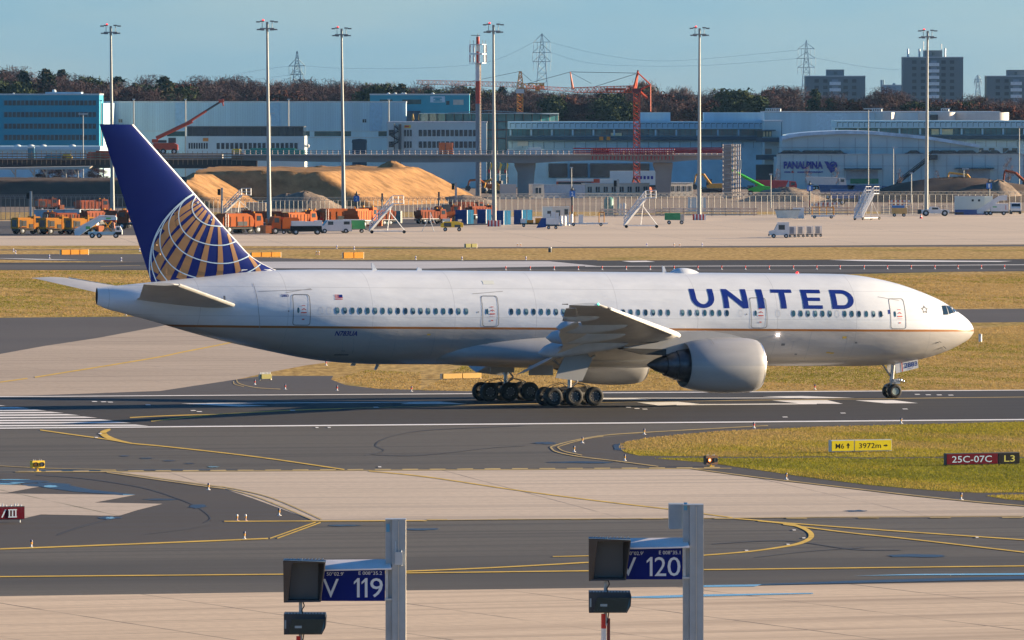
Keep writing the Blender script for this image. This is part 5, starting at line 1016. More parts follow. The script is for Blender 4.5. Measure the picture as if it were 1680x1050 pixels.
band(t, A, 288, 168.6, 305, 214.5, pm('hangar_panel_blue', (.30, .48, .62), .6), 'recessed_panel', -.1, 0); band(t, A, 440, 168.6, 460, 214.5, MATS['hangar_panel_blue'], 'recessed_panel', -.1, 0); band(t, A, 607, 168.6, 627, 214.5, MATS['hangar_panel_blue'], 'recessed_panel', -.1, 0)
for x0, x1 in ((274, 304), (499, 508), (516, 576), (621, 634.5)): band(t, A, x0, 215, x1, 223.5, g_dg, 'window', -.08, .02)
for x0 in (195, 595): band(t, A, x0, 195.5, x0 + 6, 201, g_dk, 'window', -.08, .02)
b = MB(); A.box(b, 163.6, 169, 188, None, -60, 0); b.build('annex_wall', w_pale, t)
band(t, A, 200, 214.6, 667, 215.4, m_galv, 'cladding_sill', -.2, 0); band(t, A, 400, 225, 640, 226, m_galv, 'cladding_sill', -.2, 0)
t, A = building('loading_gate', 'dark blue-black gable gate box standing on the viaduct before the hangar', 2080, 578, 234, 601, 8, w_dkb, roof=False)
b = MB(); b.prism([(A.x(577), A.z(234)), (A.x(602), A.z(234)), (A.x(601), A.z(229)), (A.x(589.5), A.z(227.8)), (A.x(578), A.z(229))], -.2, 8.2); b.build('roof', w_dkb, t)
t, A = building('workshop', 'white low workshop with a dark glazed upper floor behind the crane truck', 2110, 305, 223.5, 500, 25, w_white, roof=False)
b = MB(); A.box(b, 307, 208, 498, 223.4, .5, 24); b.build('upper_floor', g_dk, t); band(t, A, 306, 207.3, 498.6, 209, m_dark, 'roof', .2, 25)
b = MB(); [A.box(b, x, 209.5, x + 1, 223, .3, .5) for x in range(315, 498, 14)]; b.build('upper_mullion', m_dark, t)
windows(t, A, [309.5 + 4.1 * i for i in range(8)], 2.7, 234.5, 244, g_dk); windows(t, A, [355.5 + 7.5 * i for i in range(18)], 5.2, 234.5, 244.5, g_dk); band(t, A, 333, 226.3, 342, 231.8, pm('orange_board', (.75, .25, .02), .5), 'name_board')
b = MB(); b.smooth = True; b.lathe([(.01, 0), (.5, .2), (.6, .6), (.4, .9)], (A.x(504), 1, A.z(243)), 'z', 10); b.build('dish', m_galv, t)
t, A = building('office_wing', 'pale two-storey office wing with an outside stair beside the antenna tower', 2070, 636, 202, 798.5, 20, w_grey)
for y0, y1 in ((213, 223.5), (232, 242.5)): windows(t, A, [687 + 7.42 * i for i in range(13)], 5.6, y0, y1, g_dk); windows(t, A, [663 + 4.6 * i for i in range(3)], 3.4, y0, y1, g_dk); band(t, A, 638, y0, 646, y1 - 1, g_dk, 'window')
band(t, A, 663.5, 205, 674, 210, pm('logo_plate_yellow', (.65, .45, .03), .5), 'name_board'); band(t, A, 664.5, 206, 671, 208.5, m_red, 'name_board_stripe', -.1, -.06)
b = MB(); pts = [(640, 240), (656, 231), (641, 222), (656, 214), (648, 207)]
for p_, q_ in zip(pts, pts[1:]): b.bar(A.p(*p_, -1), A.p(*q_, -1), .16, n=4); b.bar(A.p(p_[0], p_[1] - 3, -1.4), A.p(q_[0], q_[1] - 3, -1.4), .06, n=4)
[b.bar((A.x(x), -1, 0), A.p(x, 203, -1), .1, n=4) for x in (647, 657)]; A.box(b, 654, 204, 658.5, 245, -1.6, -.1); b.build('outside_stair', m_dark, t)
t, A = building('office_block', 'turquoise block rising behind the right end of the pale hangar', 2320, 607, 156, 770, 25, w_turq)
b = MB(); A.box(b, 667, 182, 690, 201, -1, 0.2); b.build('terrace_recess', w_dkb, t); windows(t, A, [623], 21, 163.2, 169, g_dg); windows(t, A, [660], 31, 163.2, 170.8, g_dg); band(t, A, 743.5, 163.5, 760.5, 172, pm('pale_window', (.42, .44, .40), .4), 'window'); band(t, A, 732, 165.5, 737.5, 172, g_dk, 'window')
band(t, A, 706, 158, 730, 168, pm('pale_board', (.42, .60, .70), .5), 'sign_board'); b = MB(); [A.box(b, x0, y0, x1, y1, -.12, -.06) for x0, y0, x1, y1 in ((711, 160, 725, 162), (714, 162.5, 722, 164.5), (711, 165, 725, 166.6))]; b.build('sign_mark', w_turq, t)
b = MB(); b.smooth = True; [b.ball((A.x(x), 5, A.z(155)), .5) for x in (637, 648, 660, 664, 710)]; b.build('roof_dome', w_white, t)
for x, lb in ((677.5, 'left of the pair of closed yellow parasols on the dark terrace'), (688, 'right of the pair of closed yellow parasols on the dark terrace')):
    B = At(x, Y=2290); t2 = thing('parasol', lb, 'parasol', (B.ox, 2290, 0)); b = MB(); b.smooth = True; b.lathe([(.05, B.z(198)), (.35, B.z(196)), (.12, B.z(187)), (.01, B.z(186.5))], n=8); b.build('canopy', pm('parasol_yellow', (.45, .28, .05), .7), t2); b = MB(); b.bar((0, 0, 0), (0, 0, B.z(196)), .05); b.build('pole', m_galv, t2)
# round glass building
A = At(800, Y=2200); t = thing('glass_building', 'dark round glass building with louvred roof rim behind the antenna tower', 'building', A.o)
def arcpoly(x0, x1, n=16, dd=14): return [(A.x(x0) + (A.x(x1) - A.x(x0)) * i / n, dd - dd * math.sin(math.pi * (.15 + .7 * i / n)) ** .8 * 1.1) for i in range(n + 1)]
pl = arcpoly(688, 916); b = MB(); b.prism(pl + [(A.x(916), 40), (A.x(688), 40)], 0, A.z(187), 'z'); b.build('glass_wall', g_teal, t)
for z0, z1, m_ in ((A.z(200.5), A.z(198.5), m_dark), (A.z(214), A.z(211.5), m_dark), (A.z(228), A.z(226), m_dark)): b = MB(); b.prism([(x, y - .25) for x, y in pl] + [(A.x(916), 39), (A.x(688), 39)], z0, z1, 'z'); b.build('floor_band', m_, t)
b = MB(); b.prism([(x * 1.01, y - 1.2) for x, y in pl] + [(A.x(918), 40), (A.x(686), 40)], A.z(187) + .01, A.z(186), 'z'); 
for i in range(0, 34): x = A.x(735) + (A.x(916) - A.x(735)) * i / 34; zz = A.z(182) - abs(i - 12) * .05; b.box(x, x + .9, .5, 8, zz, zz + .18)
b.build('louvre', pm('louvre_steel', (.16, .22, .26), .35, .3), t)
b = MB(); [b.bar((x, y - .3, 0), (x, y - .3, A.z(187)), .1, n=4) for x, y in pl]; b.build('mullion', m_dark, t)
# long glazed office (two builds)
def long_office(label, Y, x0, x1, ytop, pieces, xe):
    t, A = building('long_office', label, Y, x0, ytop + 12.5, x1, 24, w_bl, roof=False)
    band(t, A, x0 - 1, ytop, x1 + 1, ytop + 12, pm('parapet_pale_blue', (.36, .58, .70), .5, var=.08, scale=.3), 'parapet', -1.2, 24)
    n = int((x1 - x0) / 8.9); b = MB()
    for i in range(n): xx = x0 + 3 + 8.9 * i; A.box(b, xx, ytop + 2.6, xx + 7, ytop + 3.4, -1.35, -1.2); A.box(b, xx, ytop + 2.6, xx + .6, ytop + 10, -1.35, -1.2)
    b.build('parapet_frame', w_dkb, t)
    b = MB(); A.box(b, x0, ytop + 12.2, x1, ytop + 23.5, -.04, .1); b.build('window_band', g_teal, t)
    rr = random.Random(int(x0)); xx = x0 + 2
    for i in range(int((x1 - x0) / 34)): b = MB(); A.box(b, xx, ytop + 13.2, xx + 3, ytop + 22.8, -.3, 0); b.build('pier', w_bl, t); xx += 34
    xs_ = [x0 + 6 + 8.6 * i for i in range(int((x1 - x0) / 8.6) - 1)]; b = MB(); [A.box(b, x, ytop + 12.4, x + .45, ytop + 23, -.15, 0) for x in xs_]; b.build('mullion', m_dark, t)
    b = MB(); A.box(b, x0 - 2, ytop + 24, x1 + (4 if xe else 0), ytop + 31, -2.4, .2); b.build('balcony', w_dkb, t)
    b = MB(); A.box(b, x0, ytop + 33, x1, ytop + 43, -.4, .2); b.build('panel_band', w_bl, t); b = MB(); [A.box(b, x, ytop + 33, x + .5, ytop + 43, -.5, -.4) for x in xs_[::2]]; b.build('panel_joint', w_dkb, t)
    for (a, c_, y0, y1, m_) in pieces: b = MB(); A.box(b, a, y0, c_, y1, 2, 14); b.build('roof_plant', m_, t)
    return t, A
t, A = long_office('long glazed office with pale framed parapet behind the red crane', 2090, 834, 1254, 199.5, [(1050, 1100, 184.5, 199.4, w_pale), (1155, 1254, 184.5, 199.4, w_pale)], False)
for (x0, x1) in ((1002, 1020), (1247, 1252)): band(t, A, x0, 218, x1, 223, pm('cream_curtain', (.75, .62, .35), .6), 'cream_blind', -.2, -.05)  # some panes carry a pale cream blind colour
band(t, A, 983, 224, 989.5, 230, pm('orange_board', (.75, .25, .02), .5), 'orange_banner', -2.6, -2.45); band(t, A, 995, 224, 1001, 230, MATS['orange_board'], 'orange_banner', -2.6, -2.45)
for x0, x1 in ((900, 931), (935, 964), (968, 1065)): band(t, A, x0, 268, x1, 291, g_dk, 'ground_floor_glass', -.5, 0)
band(t, A, 849, 231.5, 867, 239.5, w_white, 'name_board', -.6, -.42)
t, A = building('office_end_block', 'grey end block of the long office right of the scaffold tower', 2070, 1254, 200, 1284, 24, w_grey)
band(t, A, 1240, 213, 1272, 214.5, w_dkb, 'canopy', -3, 0); band(t, A, 1240, 225.5, 1285, 233, w_dkb, 'balcony', -3, 0); band(t, A, 1255, 244, 1266, 253, pm('tan_wall', (.34, .27, .22), .8), 'tan_panel'); band(t, A, 1240, 254, 1286, 262, w_dkb, 'balcony', -3, 0); band(t, A, 1240, 270, 1270, 300, m_dark, 'doorway', -.1, 0); band(t, A, 1242, 215, 1266, 224.5, g_dg, 'window'); b = MB(); [A.box(b, x, 216, x + 3, 224, -.2, -.06) for x in (1252, 1257, 1262)]; b.build('cream_blind', pm('cream_curtain', (.75, .62, .35), .6), t); band(t, A, 1281, 200, 1282, 262, w_dkb, 'downpipe', -3, -2.8)
t, A = building('warehouse', 'white flat warehouse with rounded white roof drums behind the curved hall', 2350, 1255, 185, 1640, 40, w_pale)
band(t, A, 1339, 185.2, 1390, 220, pm('warehouse_panel', (.50, .68, .76), .6), 'wall_panel')
for a, c_ in ((1435, 1468), (1506, 1568), (1568, 1655)):
    b = MB(); r_ = (A.x(c_) - A.x(a)) / 2; xm = (A.x(c_) + A.x(a)) / 2; b.smooth = True; pts = [(xm - r_ + 2 * r_ * i / 10, -3.5 * math.sin(math.pi * (.0 + .5 * min(1, i / 5))) if i < 5 else -3.5 * (1 if i < 9 else .8 if i == 9 else 0)) for i in range(11)]; b.prism(pts + [(xm + r_, 8), (xm - r_, 8)], 5, A.z(184.3), 'z'); b.build('roof_drum', w_wl, t)
b = MB(); A.box(b, 1524, 188, 1537, 197.5, -5, -4); b.build('plant_box', m_dark, t)
for x0, x1 in ((1257, 1282), (1432, 1450), (1545, 1560)):
    b = MB(); [b.bar(A.p(x, 185, 3), A.p(x, 178, 3), .12, n=4) for x in np.arange(x0, x1, 3.)]; b.bar(A.p(x0, 178, 3), A.p(x1, 178, 3), .12, n=4); b.build('roof_railing', m_galv, t)
t, A = long_office('second long glazed office at the right edge above the curved hall', 2160, 1370, 1760, 197.8, [], False)
for x0, x1 in ((1545, 1563), (1528, 1540)): band(t, A, x0, 212, x1, 221, MATS['cream_curtain'], 'cream_blind', -.2, -.05)
for x0 in (1590, 1604, 1622, 1645, 1660): band(t, A, x0, 243, x0 + 9, 254, g_dk, 'window', -.5, 0)
# curved hall with wall lettering
A = At(1440, Y=2045); t = thing('curved_hall', 'grey hall with a shallow curved roof and blue company lettering', 'building', A.o)
arc = [(1283, 231), (1300, 226), (1330, 222.5), (1370, 220.5), (1400, 220), (1440, 221.5), (1480, 225), (1520, 229), (1560, 235), (1608, 243)]
arc = spline(arc, 4); b = MB(); b.prism([(A.x(x), A.z(y)) for x, y in arc] + [(A.x(1608), A.z(262)), (A.x(1283), A.z(262))], 4, 34); b.build('upper_wall', w_grey, t)
b = MB(); b.prism([(A.x(x), A.z(y) + .02) for x, y in arc] + [(A.x(x), A.z(y) + .75) for x, y in arc[::-1]], 3, 35); b.build('curved_roof', pm('roof_blue_white', (.50, .62, .72), .35, var=.25, scale=.4), t)
b = MB(); A.box(b, 1274, 258, 1790, None, .4, 30); A.box(b, 1274, 253.2, 1790, None, 0, .38); b.build('lower_wall', w_grey, t); band(t, A, 1274, 252.4, 1790, 253.4, m_galv, 'parapet_cap', -.3, 1)
b = MB(); [A.box(b, x, 226, x + .4, 252, 3.9, 3.99) for x in range(1300, 1600, 26)]; [A.box(b, x, 254, x + .4, 306, -.1, -.01) for x in range(1280, 1780, 21)]; A.box(b, 1275, 242, 1600, 242.5, 3.9, 3.98); A.box(b, 1275, 272, 1790, 272.4, -.08, -.01); b.build('panel_joint', pm('joint_grey', (.24, .26, .29), .7), t)
for x0, x1, y0, y1 in ((1384, 1446, 276, 278), (1566, 1630, 275, 277.5)): band(t, A, x0, y0, x1, y1, w_dkb, 'dock_canopy', -3, 0)
for x0, x1, y0, y1, m_ in ((1388, 1440, 279, 295, pm('dock_door', (.33, .36, .40), .6)), (1395, 1441, 293, 301, pm('dock_green', (.03, .22, .09), .6)), (1572, 1624, 279, 300, pm('dock_door', (.33, .36, .40), .6))): band(t, A, x0, y0, x1, y1, m_, 'dock_door', -.15 if y0 < 290 else -.25, 0)
b = MB(); b.bar(A.p(1470, 302, -2), A.p(1527, 257, -2), .35, n=4); b.bar(A.p(1470, 297, -2.4), A.p(1527, 252, -2.4), .1, n=4); A.box(b, 1525, 254, 1537, 262, -3, 0); b.build('wall_stair', m_dark, t)
m_let2 = pm('wall_letter_blue', (.01, .02, .25), .5, var=.05)
plain_text('company_lettering', 'PANALPINA', A.x(1285.5), A.x(1350), -.25, A.z(276.8), A.z(264.6), m_let2, t, .05)
plain_text('slogan_lettering', 'on    continents', A.x(1286), A.x(1350.5), -.25, A.z(283.5), A.z(280.5), m_let2, t, .06); plain_text('slogan_numeral', '6', A.x(1298), A.x(1302.5), -.25, A.z(283.8), A.z(279.8), m_red, t, .06)
b = MB(); c_ = (A.x(1367), -.3, A.z(271)); ro, ri = 6.5 / A.k, 4.2 / A.k; n = 20; b.add([(c_[0] + r_ * math.cos(2 * math.pi * i / n + .5), -.3, c_[2] + r_ * .95 * math.sin(2 * math.pi * i / n + .5)) for i in range(n) for r_ in (ro, ri)], [(2 * i, 2 * i + 1, (2 * i + 3) % (2 * n), (2 * i + 2) % (2 * n)) for i in range(n)])
b.add([A.p(1352, 264.8, -.32), A.p(1358, 264.8, -.32), A.p(1370, 280, -.32), A.p(1363, 284, -.32)], [(0, 1, 2, 3)]); b.add([A.p(1356, 274, -.34), A.p(1372, 266, -.34), A.p(1373, 269, -.34), A.p(1360, 278, -.34)], [(0, 1, 2, 3)]); b.build('ring_emblem', m_let2, t, fix=False)
m_car = [pm('car_dark', (.02, .03, .04), .25), pm('car_blue', (.03, .06, .12), .25), pm('car_grey', (.08, .10, .12), .25)]
def car_mesh(b_, L_, H_, x0=0.):
    b_.prism([(x0 - L_ / 2, .3), (x0 + L_ / 2, .3), (x0 + L_ / 2, .75 * H_ / 1.45), (x0 + L_ * .30, .9 * H_ / 1.45), (x0 + L_ * .14, H_), (x0 - L_ * .2, H_), (x0 - L_ * .38, .95 * H_ / 1.45), (x0 - L_ / 2, .85 * H_ / 1.45)], -.85, .85)
cp_ = None; zc_ = A.z(258) + .01
cars = (1292, 1306, 1325, 1338.5, 1349, 1361, 1375, 1500, 1535, 1550, 1562, 1580, 1592, 1616, 1632, 1660)
for i, px in enumerate(cars):
    loc = (P(px, 400, 2048)[0], 2048, zc_)
    if cp_ is None:
        cp_ = thing('parked_car', '', 'car', loc, group='cars parked on the curved hall deck'); b = MB(); car_mesh(b, 4.2, 1.5); b.build('body', m_car[0], cp_); b = MB(); [b.bar((x, -.88, .32), (x, -.7, .32), .32, n=10) for x in (-1.3, 1.3)]; b.build('wheel', m_tyre, cp_); b = MB(); b.prism([(.5, .95), (1.1, .95), (.55, 1.4), (-.8, 1.4), (-1.4, .98)], -.87, -.855); b.build('side_window', g_dk, cp_); o = cp_
    else: o = dup(cp_, loc)
    o['label'] = '%s car from the left parked on the deck of the curved hall' % od(i)
# tower blocks
def tower(label, Y, x0, x1, y0, pent, floors, cols, balx, group='grey tower blocks on the skyline'):
    t, A = building('tower_block', label, Y, x0, y0, x1, 18, pm('tower_grey', (.13, .165, .18), .8, var=.08, scale=.1), roof=True); t['group'] = group
    a, c_, yt = pent; b = MB(); A.box(b, a, yt, c_, y0 - .6, 3, 14); b.build('roof_house', pm('tower_roofhouse', (.20, .22, .22), .8), t); band(t, A, (a + c_) / 2 - 2.3, yt + 3.5, (a + c_) / 2 + 1.8, yt + 8, g_dk, 'window', 2.9, 3)
    for f in range(floors):
        yf = y0 + 4.5 + 10.5 * f; windows(t, A, [x for x in cols], 7.2, yf, yf + 5.6, MATS['tower_window'] if 'tower_window' in MATS else pm('tower_window', (.02, .035, .05), .3, var=.7, scale=.12), d=-.1)
        b = MB(); A.box(b, balx[0] - .8, yf + 4.2, balx[1], yf + 9.6, -1.3, 0); b.build('balcony', pm('balcony_white', (.62, .67, .69), .7), t); band(t, A, balx[0] + 3, yf + .3, balx[1] - 4, yf + 4.1, pm('balcony_glass', (.22, .27, .31), .5), 'balcony_door', -.1, 0)
    return t, A
tower('squat grey tower block with white balconies, left of the three on the skyline', 4000, 1321.5, 1419.5, 125.5, (1356.5, 1385, 114), 7, [1336, 1350.3, 1383.5, 1397.5], (1361.5, 1379))
t, A = tower('tallest grey tower block with roof aerials and a white balcony column', 4000, 1481.5, 1580, 94.5, (1517, 1546, 82.5), 9, [1496, 1510.3, 1544, 1558], (1524, 1540.5))
b = MB(); [b.bar(A.p(x, 94, 5), A.p(x, y, 5), r_, n=5) for x, y, r_ in ((1490, 80, .45), (1508.7, 80, .45), (1515.5, 68, .2), (1545, 72, .2), (1551, 79, .4))]; b.build('aerial', m_galv, t)
tower('grey tower block cut off by the right edge of the photo', 4000, 1618.5, 1716, 125.5, (1653, 1681, 114.5), 7, [1633, 1647.5, 1681, 1695], (1658.5, 1676))
t, A = building('distant_block', 'small blue-grey distant building between the two left towers', 5200, 1447, 140, 1482, 20, pm('far_blue_grey', (.16, .26, .34), .8)); b = MB(); A.box(b, 1465, 136.5, 1469, 140, 3, 8); [b.bar(A.p(x, 148, 3), A.p(x, 131, 3), .5, n=5) for x in (1446, 1449.5)]; b.build('chimney', MATS['far_blue_grey'], t)
# ---- antenna tower
A = At(784, Y=1900); t = thing('antenna_tower', 'red and white antenna tower with two caged aerial platforms', 'antenna tower', A.o)
b = MB(); b.smooth = True; segs = [(None, 170, 'g'), (170, 133, 'r'), (133, 103, 'w'), (103, 84, 'r2'), (84, 73, 'w'), (73, 60, 'r')]; mm = {'g': 0, 'r': 1, 'w': 2, 'r2': 1}
for y0, y1, c_ in segs: b.cur = mm[c_]; b.bar((0, 0, A.z(y0)), (0, 0, A.z(y1)), .48 if y1 > 100 else .34, n=14)
b.build('shaft', [pm('tower_dark_blue_grey', (.16, .20, .24), .5), pm('tower_red', (.42, .035, .02), .5), pm('tower_white', (.60, .62, .62), .5)], t)
b = MB(); b.bar((.55, -.3, 0), (.55, -.3, A.z(104)), .1, n=4); [b.bar((.4, -.35, z), (.7, -.35, z), .05, n=4) for z in np.arange(2, 26, .6)]; b.build('ladder', pm('ladder_rust', (.34, .25, .2), .7), t)
for yb, yt in ((103.5, 89), (88, 73)):
    b = MB(); r_ = 1.72
    for y in (yb, yt): b.lathe([(r_ - .1, A.z(y) - .07), (r_ + .05, A.z(y) - .07), (r_ + .05, A.z(y) + .07), (r_ - .1, A.z(y) + .07)], n=12)
    b.box(-r_, r_, -.15, .15, A.z(yb) - .05, A.z(yb) + .05); b.box(-.15, .15, -r_, r_, A.z(yb) - .04, A.z(yb) + .04); b.box(-r_, r_, -.15, .15, A.z(yt) - .05, A.z(yt) + .05); b.build('platform_ring', m_galv, t)
    b = MB(); b.box(-.16, .16, -.12, .12, A.z(yb) + .2, A.z(yt) - .15); o = b.build('panel_aerial', pm('aerial_white', (.62, .64, .64), .5), t); o.location = (r_, 0, 0)
    for k in range(1, 9): c_ = o.copy(); C.objects.link(c_); c_.parent = t; a = 2 * math.pi * k / 9; c_.location = (r_ * math.cos(a), r_ * math.sin(a), 0); c_.rotation_euler = (0, 0, a)
b = MB(); [b.bar((x, 0, A.z(73)), (x, 0, A.z(66)), .04, n=4) for x in (-1.6, -.9, 1.0, 1.6)]; b.box(-1.4, .5, -.1, .1, A.z(58.5), A.z(57.5)); b.bar((0, 0, A.z(60)), (0, 0, A.z(55)), .06, n=4); b.build('top_aerial', m_dark, t)
# ---- lattice work
def lattice(b, p, q, w0, w1, n, r_=.06, faces=4):
    p, q = Vector(p), Vector(q); d = (q - p).normalized(); u = Vector((0, 1, 0)) if abs(d.y) < .9 else Vector((1, 0, 0)); v = d.cross(u).normalized(); u = v.cross(d).normalized(); R_ = []
    for i in range(n + 1):
        c_ = p.lerp(q, i / n); w_ = (w0 + (w1 - w0) * i / n) / 2; R_.append([c_ + u * w_ * a + v * w_ * e for a, e in ((1, 1), (1, -1), (-1, -1), (-1, 1))])
    for i in range(n):
        for k in range(4):
            b.bar(R_[i][k], R_[i + 1][k], r_, n=3); b.bar(R_[i][k], R_[i + 1][(k + 1) % 4] if i % 2 else R_[i + 1][(k + 3) % 4], r_ * .7, n=3)
            if i % 2 == 0: b.bar(R_[i][k], R_[i][(k + 1) % 4], r_ * .7, n=3)
m_pyl = pm('pylon_blue_grey', (.22, .32, .38), .7); m_pyl2 = pm('pylon_haze_pale', (.34, .43, .48), .7)  # haze of distance mixed into the pylon colours
def pylon(label, px, ytop, Y, arms, spire, mt, r_=.22):
    A = At(px, Y=Y); t = thing('power_pylon', label, 'pylon', A.o, group='power pylons beyond the wood'); zt_ = A.z(ytop); b = MB(); lattice(b, (0, 0, 0), (0, 0, zt_ * .8), 8, 2.2, 12, r_); lattice(b, (0, 0, zt_ * .8), (0, 0, zt_), 2.2, .3, 5, r_ * .8); b.build('tower', mt, t)
    for (y, hw) in arms:
        z = A.z(y); w_ = hw / A.k; b = MB()
        for s_ in (-1, 1): b.bar((0, 0, z), (s_ * w_, 0, z), r_, n=3); b.bar((0, 0, z + 3), (s_ * w_, 0, z), r_ * .8, n=3); b.bar((s_ * w_, 0, z), (s_ * w_, 0, z - 3.5), r_ * .6, n=3); b.bar((s_ * w_ * .55, 0, z), (s_ * w_ * .55, 0, z - 3.5), r_ * .6, n=3)
        b.build('cross_arm', mt, t)
    return t
pylon('steel lattice pylon with a tall spire above the left wood', 487.5, 84, 3400, ((108, 13), (122, 10.5)), True, m_pyl, .17)
pylon('tall three-armed pylon above the yellow crane at the centre', 889, 55, 3400, ((69, 13.5), (86, 15), (101, 14)), True, m_pyl2, .13)
pylon('pale three-armed pylon behind the squat tower block', 1322.5, 66, 4700, ((80, 13.5), (95.5, 15), (110.5, 14)), True, m_pyl2, .17); pylon('small far pylon between the tallest and the cut-off tower', 1604, 124, 6500, ((130, 5.5), (134, 6)), True, m_pyl2, .26)
A = At(900, Y=3400); t = thing('power_line', 'thin power lines hanging between the pylons across the sky', 'power line', A.o); b = MB()
for pts in ([(380, 124), (420, 116), (487, 108), (560, 112), (680, 112), (800, 102), (876, 69)], [(400, 132), (487, 122)], [(902, 69), (990, 90), (1100, 100), (1310, 82)], [(903, 86), (980, 105), (1140, 108), (1308, 96)], [(1337, 95), (1420, 110), (1480, 115)]):
    b.path([A.p(x, y) for x, y in spline(pts, 6)], .045, 3)
b.build('cable', m_pyl2, t)
# ---- tower cranes
m_cr = pm('crane_red', (.50, .06, .015), .5, var=.1); m_cy = pm('crane_orange_yellow', (.60, .26, .04), .5, var=.1); m_cpk = pm('crane_faded_red', (.55, .20, .14), .6)
A = At(1044.5, Y=1950); t = thing('tower_crane', 'red tower crane with a low jib standing above the viaduct', 'tower crane', A.o)
b = MB(); lattice(b, (0, 0, 0), (0, 0, A.z(152)), 1.3, 1.3, 24, .10); b.build('mast', m_cr, t); b = MB(); b.box(-.9, .9, -.8, .8, A.z(152), A.z(145)); b.build('cab', pm('crane_cab', (.16, .02, .03), .5), t)
b = MB(); lattice(b, A.p(1040, 146), A.p(942, 147.5), 1.4, 1.0, 18, .09); lattice(b, A.p(942, 147.5), A.p(862, 142.5), .8, .6, 12, .06); b.build('jib', m_cr, t); b = MB(); A.box(b, 993, 144.6, 1026, 148.4, -.6, .6); b.build('jib_ballast', m_cr, t)
b = MB(); b.bar(A.p(1039, 150), A.p(1046, 117), .28, .18, n=5); b.bar(A.p(1043, 150, .5), A.p(1046.5, 117), .2, n=4); b.bar(A.p(941, 147), A.p(935.5, 118), .14, n=4); b.bar(A.p(938.5, 147), A.p(935.5, 118), .1, n=4); b.box(A.x(1045), A.x(1047.5), -.3, .3, A.z(118), A.z(115)); b.build('king_post', m_cr, t)
b = MB(); b.bar(A.p(1046, 119), A.p(1067.5, 139), .14, n=4); b.bar(A.p(1044, 150), A.p(1067.5, 139), .2, n=4); b.bar(A.p(1050, 150), A.p(1062, 161), .25, n=4); b.bar(A.p(1067.3, 139), A.p(1067.3, 183), .10, n=4); b.build('counter_jib', m_cr, t)
b = MB(); b.path([A.p(935.5, 118), A.p(1043, 120)], .06, 3); b.path([A.p(1043, 121), A.p(976, 142)], .06, 3); b.path([A.p(935.5, 118), A.p(862, 138)], .06, 3); b.path([A.p(936, 119), A.p(970, 137)], .04, 3); b.build('stay_cable', m_dark, t)
A = At(853, Y=2450); t = thing('tower_crane', 'orange-yellow tower crane with a long faded red jib pointing left', 'tower crane', A.o)
b = MB(); lattice(b, (0, 0, 0), (0, 0, A.z(150)), 1.5, 1.5, 24, .13); b.build('mast', m_cy, t); b = MB(); b.box(-1.1, 1.1, -1, 1, A.z(153), A.z(146)); b.build('cab', pm('cab_white', (.6, .6, .58), .5), t); b = MB(); lattice(b, A.p(853.4, 146), A.p(853.6, 117), 1.8, .5, 6, .14); b.build('king_post', m_cy, t)
b = MB(); lattice(b, A.p(851, 139), A.p(683, 134.5), 1.3, 1.0, 34, .08); b.build('jib', m_cpk, t); b = MB(); lattice(b, A.p(855, 142), A.p(893, 140.5), 1.3, 1.3, 6, .14); A.box(b, 878, 142, 885.5, 149.5, -.6, .6); A.box(b, 885, 138, 893, 142, -.8, .8); b.build('counter_jib', m_cy, t)
b = MB(); b.path([A.p(853.4, 117), A.p(770, 134)], .06, 3); b.path([A.p(853.4, 117), A.p(872, 133)], .06, 3); b.bar(A.p(829, 142), A.p(829, 150), .06, n=3); b.ball(A.p(829, 151), .5, 6); b.build('stay_cable', m_dark, t)
# ---- viaduct under construction
VY = 1870; A = At(800, Y=VY); t = thing('viaduct', 'grey concrete road viaduct crossing the works site, still unfinished at its right end', 'bridge', A.o)
dk = spline([(380, 263), (450, 264), (560, 266), (700, 266.5), (800, 266), (862, 268), (930, 264.5), (1000, 263), (1085, 266.5), (1140, 262.5), (1190, 262)], 4)
b = MB(); b.prism([(A.x(380), A.z(253.5))] + [(A.x(x), A.z(y)) for x, y in dk] + [(A.x(1190), A.z(252.5))], 0, 12); b.build('deck', conc_v, t)
b = MB(); A.box(b, 380, 253.2, 1190, 255.6, -.9, -.0); b.build('deck_edge', pm('viaduct_edge', (.38, .35, .32), .8, var=.12, scale=.2), t)
b = MB(); A.box(b, -80, 262, 420, 276, .5, 12); b.build('steel_girder', pm('girder_dark', (.05, .04, .04), .8), t)
for x0, x1, yb in ((844, 879, None), (1072, 1104, None), (392, 399, None), (404, 412, None)):
    b = MB(); xm = (A.x(x0) + A.x(x1)) / 2; w_ = (A.x(x1) - A.x(x0)) / 2; zt_ = A.z(267)
    if w_ > 1: b.prism([(xm - w_, zt_), (xm - w_, zt_ - .7), (xm - w_ * .72, zt_ - 2), (xm - w_ * .72, 0), (xm + w_ * .72, 0), (xm + w_ * .9, zt_ - 2), (xm + w_, zt_ - .7), (xm + w_, zt_)], 2, 9)
    else: b.box(xm - w_, xm + w_, 2, 8, 0, zt_)
    b.build('pier', conc_v, t)
m_wood = pm('shuttering_wood', (.30, .20, .13), .85, var=.3, scale=1); m_rail = pm('rail_grey_brown', (.33, .29, .28), .7, var=.2)
b = MB()
for y in (247.5, 250.5): b.bar(A.p(380, y, -.8), A.p(1190, y - 1, -.8), .07, n=3)
[b.bar(A.p(x, 254, -.8), A.p(x, 246.3, -.8), .09, n=4) for x in range(384, 1190, 9)]; b.build('railing', m_rail, t)
b = MB()
for y in (251.5, 255.5, 259.5): A.box(b, -80, y, 400, y + 1.8, -.2, 0)
[A.box(b, x, 249 - (x % 3), x + .8, 270, -.35, -.2) for x in range(-76, 400, 8)]; b.build('shuttering_rail', m_wood, t)
b = MB()
for y in (243.5, 247.5, 251): b.bar(A.p(940, y, -1.2), A.p(1185, y - .8, -1.2), .13, n=4)
